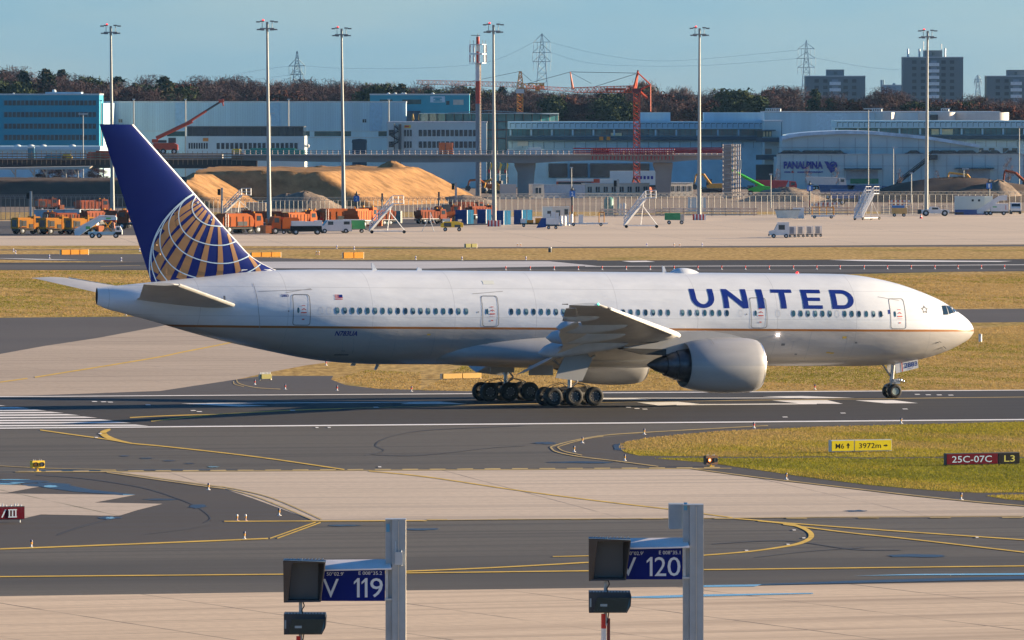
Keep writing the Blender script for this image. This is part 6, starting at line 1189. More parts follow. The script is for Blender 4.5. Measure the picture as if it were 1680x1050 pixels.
[b.bar(A.p(x, 254, -1.2), A.p(x, 242.5, -1.2), .09, n=4) for x in range(970, 1110, 4)]; [b.bar(A.p(x, 256, -1.2), A.p(x, 262, -1.0), .12, n=4) for x in range(972, 1105, 6)]; A.box(b, 972, 244, 1000, 252.5, -1.0, -.8); A.box(b, 1106, 244.5, 1186, 250.5, -1.0, -.9); b.build('formwork_rail', pm('formwork_red', (.38, .045, .06), .6, var=.2), t)
def simple(name, label, cat, px, Y, fn, mats, part='body', z=0., rz=0., group=None):
    A2 = At(px, Y=Y); t2 = thing(name, label, cat, (A2.ox, Y, z), rz, group); b = MB(); fn(b, A2); b.build(part, mats, t2); return t2, A2
zd = A.z(253.3)
def tarp(b, A2): b.smooth = True; b.bar((A2.x(1017), 0, A2.z(249) - zd), (A2.x(1103), 0, A2.z(248) - zd), .62, n=12)
simple('tarpaulin_roll', 'long white sheeting roll lying on the viaduct behind red rails', 'sheeting', 1060, VY + 1, tarp, pm('tarp_white', (.62, .62, .64), .6, var=.15, scale=1), z=zd)
def obx(b, A2): A2.box(b, 720, 236, 743, 248.5, 0, 2.5)
t2, A2 = simple('container', 'small orange container on the viaduct before the office wing', 'container', 731, VY + 3, lambda b, A2: b.box(A2.x(720), A2.x(743), 0, 2.4, 0, 2.3), pm('container_orange', (.62, .15, .04), .6, var=.1), z=zd + .02); b = MB(); b.box(-.05, .05, -.05, 0, .1, 2.2); b.build('door_bar', m_dark, t2)
t2, A2 = simple('portable_toilet', 'blue portable toilet cabin on the left end of the viaduct', 'toilet cabin', 51, VY + 2, lambda b, A2: b.box(-.65, .65, 0, 1.2, 0, 2.3), pm('toilet_blue', (.05, .22, .30), .5), z=A.z(262) + .02); b = MB(); b.box(-.7, .7, -.05, 1.25, 2.3, 2.5); b.build('roof', w_white, t2)
for i, (px, w_, h, m_, lb) in enumerate(((91, 2.2, .7, pm('tarp_blue', (.06, .30, .40), .6), 'light blue sheeting pile'), (110, 1.0, .8, m_yb, 'small yellow pallet stack'), (155, 1.6, 1.1, m_cr, 'red formwork stack, left one'), (169, 1.8, 1.3, m_cr, 'red formwork stack, right one'), (388, 1.0, .8, m_yb, 'small yellow crate'), (450, 6.0, .9, pm('net_green', (.03, .28, .20), .7), 'long green net roll'), (878, 1.8, 1.0, w_white, 'white site van roof bundle'), (838, .9, .7, w_white, 'small white sack stack'))):
    t2, A2 = simple('material_stack', lb + ' lying on the viaduct deck', 'building material', px, VY + 4, lambda b, A2: (b.box(-w_, w_, 0, 1.5, 0, h), b.box(-w_ * .8, w_ * .7, .1, 1.3, h, h * 1.35)), m_, z=A.z(262 if px < 380 else 253.3) + .02)
# mesh scaffold tower at the viaduct end
A = At(1201, Y=1850); t = thing('scaffold_tower', 'grey concrete stair tower wrapped in scaffolding at the viaduct end', 'scaffold tower', A.o); b = MB(); A.box(b, 1187.5, 237.5, 1200, None, 1, 6); b.build('core', conc_v, t)
b = MB()
for x in (1186, 1200.5, 1203.5, 1207.5, 1211, 1214.5):
    for d in (0, 1.2): b.bar((A.x(x), d, 0), A.p(x, 236.5, d), .06, n=4)
for y in np.arange(240, 326, 7.5): [b.bar(A.p(1186, y, d), A.p(1217, y, d), .05, n=3) for d in (0, 1.2)]; A.box(b, 1200, y + .2, 1215, y + 1.0, .1, 1.1)
b.build('scaffold', pm('scaffold_rust_grey', (.40, .36, .33), .6, .2, var=.3), t); b = MB(); b.box(A.x(1204), A.x(1208), .3, .5, A.z(300), A.z(240)); A.box(b, 1212, 262, 1217, 278, -.1, 0); b.build('pale_panel', pm('cream_panel', (.72, .66, .52), .6), t)
# canopy on posts, far left
A = At(60, Y=1785); t = thing('open_canopy', 'long pale flat canopy on posts in front of the left viaduct end', 'canopy', A.o); b = MB(); b.prism([(A.x(-60), A.z(278.5)), (A.x(-60), A.z(276)), (A.x(150), A.z(272.8)), (A.x(146), A.z(276.5)), (A.x(120), A.z(278))], 0, 8); b.build('roof', pm('canopy_pale', (.55, .50, .42), .7), t)
for x in (-10, 25, 56, 76, 107.5, 127): b = MB(); A.box(b, x - 1.2, 277.5, x + 1.2, None, 1, 1.6); b.bar(A.p(x, 288, 1.3), A.p(x - 7, 278, 1.3), .12, n=4); b.build('post', pm('canopy_post', (.52, .47, .40), .7), t)
# ---- earth banks: height fields
sand = pm('sand', (.33, .185, .078), .95, var=.42, scale=.35, bump=.6, spec=.1, detail=8); sand_d = pm('earth_dark', (.085, .063, .05), .95, var=.25, scale=.2, bump=.4, spec=.1); rock = pm('rubble', (.22, .165, .12), .95, var=.45, scale=.5, bump=.6)
def wx_(px, Y): return P(px, 400, Y)[0]
def bank(name, label, planes, top, x0, x1, y0, y1, m, step=.9, rough=.35, seed=1, kind=None, slope=.62, cat='earth bank'):
    nx_, ny_ = int((x1 - x0) / step), int((y1 - y0) / step); b = MB(); b.smooth = True; rg = np.random.default_rng(seed); xs_ = np.linspace(x0, x1, nx_); ys_ = np.linspace(y0, y1, ny_); X, Y_ = np.meshgrid(xs_, ys_)
    Hh = np.full(X.shape, float(top))
    for (ax, ay, bx, by, sl) in planes:                # edge a->b at ground level, bank rises to the left of it
        l_ = math.hypot(bx - ax, by - ay); d = ((bx - ax) * (Y_ - ay) - (by - ay) * (X - ax)) / l_; Hh = np.minimum(Hh, d * sl)
    n = np.zeros(X.shape)
    for f, a in ((.13, 1.), (.31, .5), (.7, .3), (1.6, .16)):
        p_ = rg.uniform(0, 6, 4); n += a * np.sin(X * f + p_[0] + 1.5 * np.sin(Y_ * f * .6 + p_[1])) * np.cos(Y_ * f * .8 + p_[2] + np.sin(X * f * .5 + p_[3]))
    Hh = np.where(Hh > -.8, Hh + n * rough * np.clip(Hh / 1.2, .25, 1) + rg.normal(0, .03, X.shape), -1.0)
    Hh = np.maximum(Hh, -.6)
    b.v = [(float(a), float(c_), float(h)) for a, c_, h in zip(X.ravel(), Y_.ravel(), Hh.ravel())]
    for j in range(ny_ - 1):
        for i in range(nx_ - 1):
            if max(Hh[j, i], Hh[j + 1, i], Hh[j, i + 1], Hh[j + 1, i + 1]) > -.5: b.f.append((j * nx_ + i, j * nx_ + i + 1, (j + 1) * nx_ + i + 1, (j + 1) * nx_ + i))
    b.mi = [0] * len(b.f); b.sm = [True] * len(b.f); o = b.build(name, m, None, fix=False)
    return tag(o, label, cat) if not kind else tag(o, kind=kind)
Yb = 1718
bank('earth_bank', 'long dark earth bank behind the fence at the far left', [(wx_(-200, 1712), 1712, wx_(330, 1712), 1712, 1.0)], 4.9, wx_(-90, 1712), wx_(330, 1712), 1712, 1770, sand_d, rough=.15, seed=2)
bx0 = wx_(617, 1722); bx1 = wx_(795, 1795)
bank('sand_heap', 'big flat-topped sand heap, its right slope glowing orange', [(wx_(300, 1722), 1722, bx0, 1722, 1.05), (bx0, 1722, bx1, 1795, .55), (bx1, 1795, bx1 - 3, 1850, .5)], 6.4, wx_(325, 1740), bx1 + 2, 1720, 1842, sand, rough=.2, seed=3)
ax0 = wx_(372, 1690); ax1 = wx_(475, 1742)
bank('sand_heap', 'smaller sand heap just right of the tail fin, lit on its right slope', [(wx_(225, 1690), 1690, ax0, 1690, 1.05), (ax0, 1690, ax1, 1742, .55), (ax1, 1742, ax1 - 8, 1770, .6), (wx_(225, 1745), 1760, wx_(232, 1690), 1690, .6)], 6.0, wx_(228, 1690), ax1 + 2, 1690, 1762, sand, rough=.12, seed=5)
for i, (px, Y, w_, h, m_, lb) in enumerate(((527, 1820, 4, 6.8, sand, 'small sand cone on the plateau, far left of its row'), (552, 1822, 3.5, 6.6, sand, 'second small sand cone on the plateau'), (585, 1825, 6, 6.9, sand, 'wide low sand cone on the plateau'), (643, 1790, 4.5, 7.9, sand, 'tallest sand cone on the plateau above the lit slope'), (470, 1690, 7, 2.6, rock, 'grey rubble heap between the two sand heaps'), (500, 1688, 7, 3.1, rock, 'tan rubble heap right of the grey rubble'), (530, 1690, 3, 2.0, pm('rubble_white', (.6, .58, .55), .9, var=.4, scale=1), 'small white rubble heap at the end of the rubble'),
                                        (1575, 1800, 26, 4.6, sand_d, 'dark soil heap beyond the excavators at right'), (1638, 1790, 6, 4.2, rock, 'pale brown soil heap near the right edge'), (1290, 1800, 9, 2.8, rock, 'brown gravel heap left of the wall lettering'), (760, 1775, 7, 1.5, rock, 'low brown heap behind the containers'))):
    x = wx_(px, Y); nseg = 22; b = MB(); b.smooth = True; rr = random.Random(i); base = 5.6 if i < 4 else -.1
    prof = [(w_, base), (w_ * .75, base + (h - base) * .3), (w_ * .45, base + (h - base) * .72), (w_ * .18, base + (h - base) * .95), (.01, h)]
    b.lathe(prof, n=nseg); b.v = [(vx * (1 + rr.uniform(-.12, .12)), vy * (1 + rr.uniform(-.12, .12)) * .8, vz + rr.uniform(-.12, .12) * (h - base) * .5) for vx, vy, vz in b.v]; b.f = [f for f in b.f if len(f) == 4]; b.mi = [0] * len(b.f); b.sm = [True] * len(b.f)
    o = b.build('soil_heap', m_, None); o.location = (x, Y, 0); tag(o, lb, 'heap')
# ---- fences and barriers
m_chain = pm('chain_link', (.25, .25, .24), .6); nn = m_chain.node_tree; tr = nn.nodes.new('ShaderNodeBsdfTransparent'); ms = nn.nodes.new('ShaderNodeMixShader'); ms.inputs[0].default_value = .12; ou = nn.nodes['Material Output']; nn.links.new(tr.outputs[0], ms.inputs[1]); nn.links.new(nn.nodes['Principled BSDF'].outputs[0], ms.inputs[2]); nn.links.new(ms.outputs[0], ou.inputs[0])
m_post = pm('fence_post', (.22, .215, .20), .5, .2)
def fence(label, pa, ya, pb, yb, h, n):
    a, c_ = Vector(G(pa, ya)), Vector(G(pb, yb)); t = thing('security_fence', label, 'fence', tuple(a)); d = c_ - a; o = None
    for i in range(n + 1):
        if o is None:
            b = MB(); b.bar((0, 0, 0), (0, 0, h), .045, n=4); b.bar((0, 0, h), (-.25, 0, h + .5), .03, n=3); b.bar((0, 0, h), (.25, 0, h + .5), .03, n=3); o = b.build('fence_post', m_post, t); q = o
        else: q = o.copy(); C.objects.link(q); q.parent = t
        q.location = d * (i / n)
    b = MB(); u = d.normalized(); b.add([(0, 0, .05), tuple(d + Vector((0, 0, .05))), tuple(d + Vector((0, 0, h))), (0, 0, h)], [(0, 1, 2, 3)]); b.build('wire_mesh', m_chain, t, fix=False)
    b = MB(); [b.bar((0, 0, z), tuple(d + Vector((0, 0, z))), .04, n=3) for z in (h, .1, h + .25, h + .5)]; b.build('rail', m_post, t)
fence('wire security fence with forked post tops behind the vehicles, left of the tail', -60, 361, 262, 360, 3.6, 42); fence('wire security fence with forked post tops between tail fin and third mast', 262, 359.5, 800, 357, 3.0, 74)
fence('wire security fence with forked post tops behind the right half of the apron', 800, 356.5, 1740, 350, 3.4, 98)
def planks(label, pa, pb, py):
    a, c_ = Vector(G(pa, py)), Vector(G(pb, py - .3)); t = thing('plank_barrier', label, 'barrier', tuple(a), group='pale plank barriers behind the apron'); L_ = (c_ - a).length; mw = pm('plank_pale', (.80, .58, .42), .8, var=.25, scale=.4)
    for z in (.15, .62, 1.08): b = MB(); b.box(0, L_, -.03, .03, z, z + .28); b.build('plank', mw, t)
    b = MB(); [b.box(x, x + .1, -.12, -.04, 0, 1.45) for x in np.arange(0, L_, 2.4)]; b.build('barrier_posts', pm('post_warm', (.45, .33, .24), .8), t)
planks('pale plank barrier along the fence from the second stairs to the fourth mast', 1075, 1240, 354.5); planks('pale plank barrier behind the number sign and white boxes', 1275, 1405, 353); planks('pale plank barrier from the third stairs to the rightmost mast', 1445, 1512, 351.5); planks('low plank barrier behind the blue containers', 985, 1072, 356); planks('pale plank barrier by the white and blue cabin', 1525, 1570, 350.5)
# striped road barrier pieces
for px, py, lb in ((702, 351, 'left of the loader'), (1345, 344, 'behind the plank barrier right of the number sign'), (1360, 342, 'next to the site gate at right'), (1475, 338, 'in front of the dark trucks')):
    A = At(px, py=py); t = thing('striped_barrier', 'red and white striped barrier ' + lb, 'barrier', A.o); b = MB()
    for i in range(10): b.cur = i % 2; b.box(-2 + .4 * i, -1.6 + .4 * i, 0, .08, .7, 1.1); b.box(-2 + .4 * i, -1.6 + .4 * i, 0, .08, .15, .4)
    b.build('board', [MATS['stripe_red'], MATS['stripe_white']], t)
# ---- number signs and gate posts on the apron
def number_sign(px, y0, yb, num, lb, red=True):
    A = At(px, py=yb); t = thing('gate_number_sign', lb, 'stand sign', A.o, group='blue number signs on the far apron'); b = MB(); b.smooth = True; b.bar((0, 0, 0), (0, 0, A.z(y0)), .22, n=8); b.build('pole', m_dark, t)
    b = MB(); A.box(b, px - 4.6, y0 + 4, px + 4.6, y0 + 13.5, -.45, -.3); s_ = b.build('sign_board', pm('number_sign_blue', (.03, .16, .50), .5), t); plain_text('number', num, A.x(px - 1.6), A.x(px + 1.6), -.47, A.z(y0 + 12), A.z(y0 + 5.5), m_letw, s_, .03)
    b = MB(); A.box(b, px - 4, y0 + 2, px + 6, y0 + 3.2, -.4, .3); A.box(b, px - .9, y0 - 3, px + .9, y0 + 1, -.2, .2); b.build('lamp_hood', m_dark, t)
    if red: b = MB(); A.box(b, px - .8, y0 + 28, px + .8, y0 + 38, -.35, -.23); b.build('red_box', m_red, t)
number_sign(585, 317, 366, '2', 'blue number sign on a dark pole between the van and third mast'); number_sign(939, 309, 359, '2', 'blue number sign on a dark pole right of the blue containers'); number_sign(1328.5, 300, 352, '1', 'blue number sign on a dark pole beside the white boxes'); number_sign(1622.5, 296, 350, '1', 'blue number sign on a dark pole above the white cabin')
for px, y0, yb, lb in ((50.5, 314, 370, 'before the pale truck at far left'), (364, 308, 352, 'just right of the tail fin'), (748, 299, 356, 'behind the blue containers'), (1014, 294, 350, 'left of the second white stairs')):
    A = At(px, py=yb); t = thing('docking_post', 'grey stand post with a small display ' + lb, 'stand post', A.o, group='grey stand posts on the far apron'); b = MB(); A.box(b, px - 1.7, y0, px + 1.7, None, 0, .35); b.build('column', m_pole, t); b = MB(); A.box(b, px - 7, y0 + 2, px - 2.2, y0 + 12, -.2, .3); b.build('display_box', m_black, t)
# ---- vehicles and apron equipment
m_orv = pm('municipal_orange', (.44, .10, .015), .7, spec=.2, var=.12, scale=1); m_orl = pm('orange_yellow_paint', (.50, .20, .02), .7, spec=.2, var=.12, scale=1); m_orr = pm('orange_red_paint', (.26, .055, .018), .7, spec=.2, var=.15, scale=1); m_wv = pm('vehicle_white', (.70, .70, .69), .35, var=.06); m_und = pm('underbody', (.03, .03, .032), .7)
m_brn = pm('dark_brown_orange', (.13, .035, .012), .7, spec=.2, var=.3, scale=2)
m_cblue = pm('container_blue', (.02, .07, .26), .8, spec=.1, var=.15, scale=.5); m_cblue_lit = pm('container_blue_sunlit', (.015, .09, .18), .9, spec=.05, var=.15, scale=.5)  # second blue: sunlit look of the end faces put into the colour
def V(name, label, cat, px, py, rz, parts, wheels=(), group=None, scale=1.):
    t = thing(name, label, cat, G(px, py), R(rz), group); t.scale = (scale,) * 3; first = None
    for nm, m_, shapes in parts:
        b = MB(); 
        for s_ in shapes:
            if s_[0] == 'p': b.prism(s_[1], s_[2], s_[3])
            elif s_[0] == 'b': b.bar(s_[1], s_[2], s_[3], n=6)
            else: b.box(*s_)
        o = b.build(nm, m_, t); first = first or o
    for (x, y, r_) in wheels:
        b = MB(); b.smooth = True; b.lathe([(r_ * .5, -.14), (r_, -.16), (r_, .16), (r_ * .5, .14)], (x, y, r_), 'y', 14); wo = b.build('wheel', m_tyre, t); b = MB(); b.lathe([(r_ * .5, -.15), (.02, -.17), (.02, .17), (r_ * .5, .15)], (x, y, r_), 'y', 10); b.build('rim', m_galv, wo)
    return t
def W4(xs_, y=1.0, r_=.5): return [(x, s_ * y, r_) for x in xs_ for s_ in (-1, 1)]
def plough(label, px, py, rz, body=m_orv, scale=1.):
    return V('snow_plough_truck', label, 'truck', px, py, rz + 24, [('chassis', m_und, [(-3.3, 3.4, -1, 1, .65, .95)]), ('cab', body, [('p', [(1.7, .95), (3.3, .95), (3.3, 1.9), (3.0, 2.9), (1.7, 2.95)], -1.15, 1.15)]), ('windscreen', g_dk, [(3.02, 3.32, -1.0, 1.0, 1.85, 2.6), (2.0, 2.9, -1.17, 1.17, 1.9, 2.6)]),
        ('hopper', body, [('p', [(-3.3, 1.9), (-2.8, 1.0), (1.0, 1.0), (1.45, 1.9), (1.45, 2.5), (-3.3, 2.5)], -1.2, 1.2), (-3.0, 1.2, -.7, .7, 2.5, 2.75)]), ('side_rib', m_brn, [(x, x + .12, y0, y0 + .06, 1.1, 2.45) for x in (-3.0, -2.2, -1.4, -.6, .2, 1.0) for y0 in (-1.25, 1.2)]), ('reflector_strip', m_wv, [(-3.2, 1.3, y0, y0 + .03, .97, 1.07) for y0 in (-1.23, 1.2)]), ('fuel_tank', m_dark, [(-.4, .8, y0, y0 + .3, .45, .95) for y0 in (-1.15, .85)]), ('beacon', m_or, [(2.2, 2.45, -.9, -.65, 2.95, 3.2), (2.2, 2.45, .65, .9, 2.95, 3.2)]), ('plough_blade', pm('blade_orange', (.55, .16, .04), .5), [('p', [(3.9, .1), (4.15, .2), (4.3, 1.1), (4.0, 1.0)], -1.5, 1.5)])], W4((-2.2, -.9, 2.5)), 'orange winter service vehicles', scale)
def blower(label, px, py, rz, body=m_orl, scale=1.):
    return V('snow_blower', label, 'snow blower', px, py, rz + 24, [('chassis', m_und, [(-2.2, 2.2, -1, 1, .5, .8)]), ('engine_box', body, [(-2.3, .3, -1.15, 1.15, .8, 2.3), (-2.2, 0, -.9, .9, 2.3, 2.45)]), ('grille', m_dark, [(-2.33, -2.3, -.7, .7, 1.1, 2.1), (-1.6, -.9, -1.18, -1.15, 1.2, 2.0)]), ('cab', body, [('p', [(.5, .8), (1.9, .8), (1.9, 1.6), (1.5, 2.6), (.5, 2.65)], -1.0, 1.0)]), ('windscreen', g_dk, [(.8, 1.5, -1.02, 1.02, 1.7, 2.4)]), ('exhaust_stack', m_dark, [('b', (-1.2, .5, 2.3), (-1.2, .5, 3.0), .08), (-2.0, -1.7, -1.17, -1.15, .9, 2.1), (-.4, .25, -1.18, -1.15, .95, 1.5), (-2.3, .3, -1.17, -1.15, .82, .9)]), ('fender', m_brn, [(-2.1, -.9, y0, y0 + .35, .95, 1.08) for y0 in (-1.25, .9)]), ('blower_head', pm('blade_orange', (.55, .16, .04), .5), [(2.1, 3.0, -1.4, 1.4, .15, 1.3), ('b', (2.4, 0, 1.3), (2.5, .2, 2.3), .2)]), ('beacon', m_or, [(1.0, 1.2, -.1, .1, 2.65, 2.9)])], W4((-1.5, 1.4), 1.0, .48), 'orange winter service vehicles', scale)
def tanker(label, px, py, rz, body=m_orv, scale=1.):
    return V('sweeper_truck', label, 'truck', px, py, rz + 24, [('chassis', m_und, [(-3.6, 3.4, -1, 1, .65, .95)]), ('cab', body, [('p', [(2.0, .9), (3.4, .9), (3.4, 1.9), (3.15, 2.8), (2.0, 2.85)], -1.15, 1.15)]), ('windscreen', g_dk, [(2.3, 3.0, -1.17, 1.17, 1.8, 2.5)]), ('tank', body, [('p', [(-3.6, 1.0), (1.7, 1.0), (1.85, 1.8), (1.5, 2.5), (.6, 2.85), (-2.9, 2.85), (-3.5, 2.3)], -1.2, 1.2)]), ('side_locker', m_dark, [(-1.0, .6, -1.24, -1.2, 1.1, 1.7)]), ('tank_band', m_brn, [(x, x + .1, y0, y0 + .05, 1.05, 2.4) for x in (-3.2, -2.3, -1.2, -.1, 1.0) for y0 in (-1.24, 1.2)]), ('warning_panel', MATS['stripe_red'], [(-3.66, -3.6, -1.1, 1.1, 1.0, 1.4)]), ('ladder', m_galv, [('b', (-3.1, -1.26, .9), (-3.1, -1.26, 2.8), .04), ('b', (-2.7, -1.26, .9), (-2.7, -1.26, 2.8), .04)]), ('brush', m_black, [('b', (0, -1.1, .35), (0, 1.1, .35), .3)]), ('beacon', m_or, [(2.5, 2.7, -.1, .1, 2.85, 3.1)])], W4((-2.4, 2.6), 1.0, .55), 'orange winter service vehicles', scale)
blower('yellow-orange snow blower at the far left end of the row', 46, 384, 8); blower('second yellow-orange snow blower from the left', 92, 384.5, 8, m_orl); blower('third yellow-orange snow blower, touching the covered stairs', 134, 385, 8)
plough('orange plough truck behind the yellow snow blowers', 100, 374, -170, m_orr, .85); plough('dark orange truck behind the covered stairs', 160, 372, 20, m_orr, .9); tanker('dark orange sweeper just left of the tail fin', 203, 374, 30, m_orr, .95); plough('orange truck half hidden behind the tail fin', 228, 376, 150, m_orr)
tanker('large orange sweeper truck just right of the tail fin', 392, 383, 12, m_orv, 1.05); plough('dark orange truck behind the tallest mast', 430, 376, 160, m_orr); blower('squat orange snow blower right of the tallest mast', 463, 384, 175, m_orv, 1.0); plough('orange truck behind the black and white tractor', 490, 375, 20, m_orv, .9); blower('orange snow blower behind the tallest mast, second row', 476, 373, 10, m_orr, .9)
plough('orange truck left of the sweeper with a rounded tank', 528, 372, -160, m_orr, .9); tanker('orange sweeper with rounded tank above the white van', 558, 372, 4, m_orv, 1.0); plough('tall orange truck beside the blue number sign', 592, 373, 40, m_orv, 1.05); plough('dark orange truck behind the white open stairs', 618, 370, 190, m_orr, .9)
plough('dark red-orange plough truck left of the wheel loader', 706, 367, 15, m_orr, .8); blower('orange snow blower behind the wheel loader', 735, 360, 0, m_orr, .9); tanker('dark red truck behind the dark blue container', 765, 356, 5, m_orr, .9); plough('orange truck seen through the fence at far left', 150, 352, 10, m_orr, .9); blower('orange machine seen through the fence at left, nearer the mast', 78, 347, 0, m_orr, .9)
plough('dark red truck right of the dark blue containers', 790, 360, 15, m_orr, .8); blower('dark orange machine between tallest mast and second row trucks', 412, 371, 170, m_orr, .95); blower('orange machine in the second row left of the sweeper tank', 540, 365, 10, m_orv, .8)
def loader(label, px, py, rz, m_, scale=1.):
    return V('wheel_loader', label, 'loader', px, py, rz, [('body', m_, [('p', [(-2.4, .9), (.6, .9), (.8, 1.6), (-.4, 1.9), (-2.3, 1.8)], -.9, .9)]), ('cab', m_dark, [('p', [(-.6, 1.7), (.7, 1.6), (.5, 3.0), (-.5, 3.0)], -.7, .7)]), ('loader_arm', m_, [('b', (.5, -.5, 1.6), (2.2, -.5, .8), .15), ('b', (.5, .5, 1.6), (2.2, .5, .8), .15)]), ('bucket', pm('bucket_rust', (.45, .16, .05), .6), [('p', [(2.0, .1), (3.2, .15), (3.3, .3), (2.4, .5), (2.3, 1.3), (2.0, 1.2)], -1.4, 1.4)])], W4((-1.6, .9), .95, .75), scale=scale)
loader('wheel loader with a rust orange bucket before the dark containers', 732, 366, -160, m_orv)
# white van, tractors, carts
V('van', 'white panel van parked left of the green cart', 'van', 548, 382.5, 180 + 12, [('body', m_wv, [('p', [(-2.5, .35), (2.5, .35), (2.55, .95), (1.7, 1.15), (1.1, 1.95), (-2.45, 2.0)], -.95, .95)]), ('windscreen', g_dk, [('p', [(1.75, 1.15), (1.2, 1.85), (1.1, 1.85), (1.6, 1.12)], -.85, .85)]), ('side_window', g_dk, [(.3, 1.1, .95, .965, 1.25, 1.75), (-2.2, -1.3, .95, .965, 1.3, 1.75)]), ('tail_light', m_red, [(-2.52, -2.46, -.9, -.75, .9, 1.4), (-2.52, -2.46, .75, .9, .9, 1.4)]), ('bumper', m_und, [(-2.56, 2.58, -.9, .9, .3, .5)])], W4((-1.6, 1.6), .85, .34))
V('tow_tractor', 'black and white apron tractor right of the tallest mast', 'tractor', 502.5, 385, 5, [('body', m_black, [('p', [(-2.4, .5), (2.3, .5), (2.2, 1.3), (-2.3, 1.3)], -1, 1)]), ('white_top', m_wv, [(-2.2, -.2, -1, 1, 1.3, 2.0), (-.2, 2.1, -.95, .95, 1.3, 1.95), (1.2, 2.3, -.97, .97, 1.0, 2.1)]), ('windscreen', g_dk, [(2.31, 2.34, -.8, .8, 1.35, 1.9)])], W4((-1.6, 1.6), .95, .4))
V('cart', 'green covered cart between the van and the open stairs', 'cart', 581, 382, 4, [('box', pm('cart_green', (.03, .26, .09), .5, var=.1), [(-1.6, 1.6, -.8, .8, .6, 1.9)]), ('edge', m_wv, [(-1.65, 1.65, -.85, .85, 1.9, 2.0), (-1.65, -1.55, -.85, .85, .6, 1.9)]), ('tow_bar', m_dark, [('b', (1.6, 0, .5), (2.4, 0, .35), .06)])], W4((-1.1, 1.1), .75, .28))
V('cart', 'dark blue trailer beside the striped base of the tallest mast', 'cart', 457, 384, 0, [('box', pm('cart_navy', (.03, .05, .14), .5), [(-1.5, 1.3, -.8, .8, .6, 1.4), ('b', (1.3, 0, .6), (2.4, 0, .9), .08)]), ('frame', m_dark, [(-1.5, 1.6, -.7, .7, .45, .6)])], W4((-.8, .8), .75, .3))
V('cart', 'green baggage cart standing left of the fourth mast base', 'cart', 1110, 368, 0, [('box', pm('cart_green', (.03, .26, .09), .5, var=.1), [(-1.9, .6, -.8, .8, .7, 1.8)]), ('bonnet', pm('cart_pale', (.5, .45, .38), .6), [(.6, 1.2, -.8, .8, .5, 1.6)])], W4((-1.2, .8), .75, .3))
V('cart', 'small blue and tan cart between third stairs and rightmost mast', 'cart', 1475, 355.5, 0, [('box', pm('cart_blue', (.03, .16, .42), .5), [(-1.2, .9, -.8, .8, .9, 1.9)]), ('side', pm('cart_tan', (.55, .35, .12), .6), [(-1.3, 1.3, -.82, -.8, .5, 1.5), (.9, 1.3, -.8, .8, .5, 1.5)])], W4((-.8, .8), .75, .28))
V('cart', 'blue and white wheeled stand in front of the white containers', 'cart', 898, 376, 0, [('box', m_wv, [(-.2, 1.8, -.8, .8, .8, 1.6)]), ('cover', m_cblue, [('p', [(-1.7, .2), (-.2, .3), (-.2, 1.7), (-.9, 1.7)], -.8, .8)]), ('frame', m_dark, [(-1.0, 1.9, -.7, .7, .5, .7)])], W4((.2, 1.3), .75, .25))
V('ground_power_unit', 'small yellow generator cart in front of the containers', 'generator', 742.5, 379.5, 0, [('body', m_yb, [('p', [(-1.8, .6), (1.6, .6), (1.6, 1.2), (.8, 1.5), (-1.2, 1.5), (-1.8, 1.1)], -.8, .8)]), ('panel', m_dark, [(-1.3, -.2, -.83, -.8, .7, 1.3), (.3, 1.2, -.83, -.8, .6, 1.0)]), ('top', m_wv, [(-1.5, -.4, -.4, .4, 1.5, 1.9), (.8, 1.4, -.4, .4, 1.5, 1.8)])], W4((-1.1, 1.0), .75, .3))
V('tow_tractor', 'low white aircraft tow tractor beside the rightmost mast', 'tractor', 1535, 354.5, 0, [('body', m_wv, [('p', [(-2.6, .5), (2.4, .5), (2.4, 1.1), (.8, 1.2), (.5, 1.6), (-.9, 1.7), (-1.2, 1.2), (-2.6, 1.1)], -1.2, 1.2)]), ('window', g_dk, [(-.7, .4, -1.22, 1.22, 1.2, 1.55)]), ('tow_bar', m_und, [('b', (2.4, 0, .6), (5.0, 0, .5), .12), (3.6, 5, -.6, .6, .3, .7), (-3.2, -2.6, -1, 1, .4, 1.2)])], W4((-1.8, 1.6), 1.1, .55), scale=.95)
t = V('baggage_tractor', 'white apron tractor pulling four small covered carts on open concrete', 'tractor', 1280.5, 390.5, 180, [('body', m_wv, [('p', [(-1.2, .4), (1.6, .4), (1.65, 1.0), (.9, 1.15), (.4, 2.15), (-1.2, 2.2)], -.75, .75)]), ('windscreen', g_dk, [('p', [(.92, 1.2), (.5, 2.05), (.4, 2.05), (.8, 1.15)], -.65, .65), (-.6, .3, .75, .765, 1.2, 1.9)]), ('roof', m_wv, [(-1.25, .5, -.8, .8, 2.2, 2.28)]), ('bumper', m_und, [(1.6, 1.75, -.7, .7, .3, .6)]), ('headlight', m_galv, [(1.65, 1.7, -.6, -.4, .7, .9), (1.65, 1.7, .4, .6, .7, .9)])], W4((-.8, 1.0), .7, .3))
for i, px in enumerate((1300, 1314, 1328.5, 1342.5)):
    V('baggage_cart', ['first small cart directly behind the white tractor', 'second small cart behind the white tractor', 'third small cart behind the white tractor', 'last, slightly tilted small cart behind the white tractor'][i], 'cart', px, 389.5 - i * .3, 180, [('curtain', pm('curtain_grey', (.20, .22, .27), .7, var=.2), [(-.2, .45, -.62, .62, .5, 1.5)]), ('box', pm('cart_silver', (.66, .63, .60), .5), [(-.5, -.2, -.65, .65, .45, 1.6), (-.2, .5, -.65, .65, 1.5, 1.6), (.43, .5, -.65, .65, .45, 1.5)]), ('frame', m_dark, [(-.5, .6, -.5, .5, .33, .44)])], W4((-.35, .35), .5, .17), 'covered carts behind the white tractor')
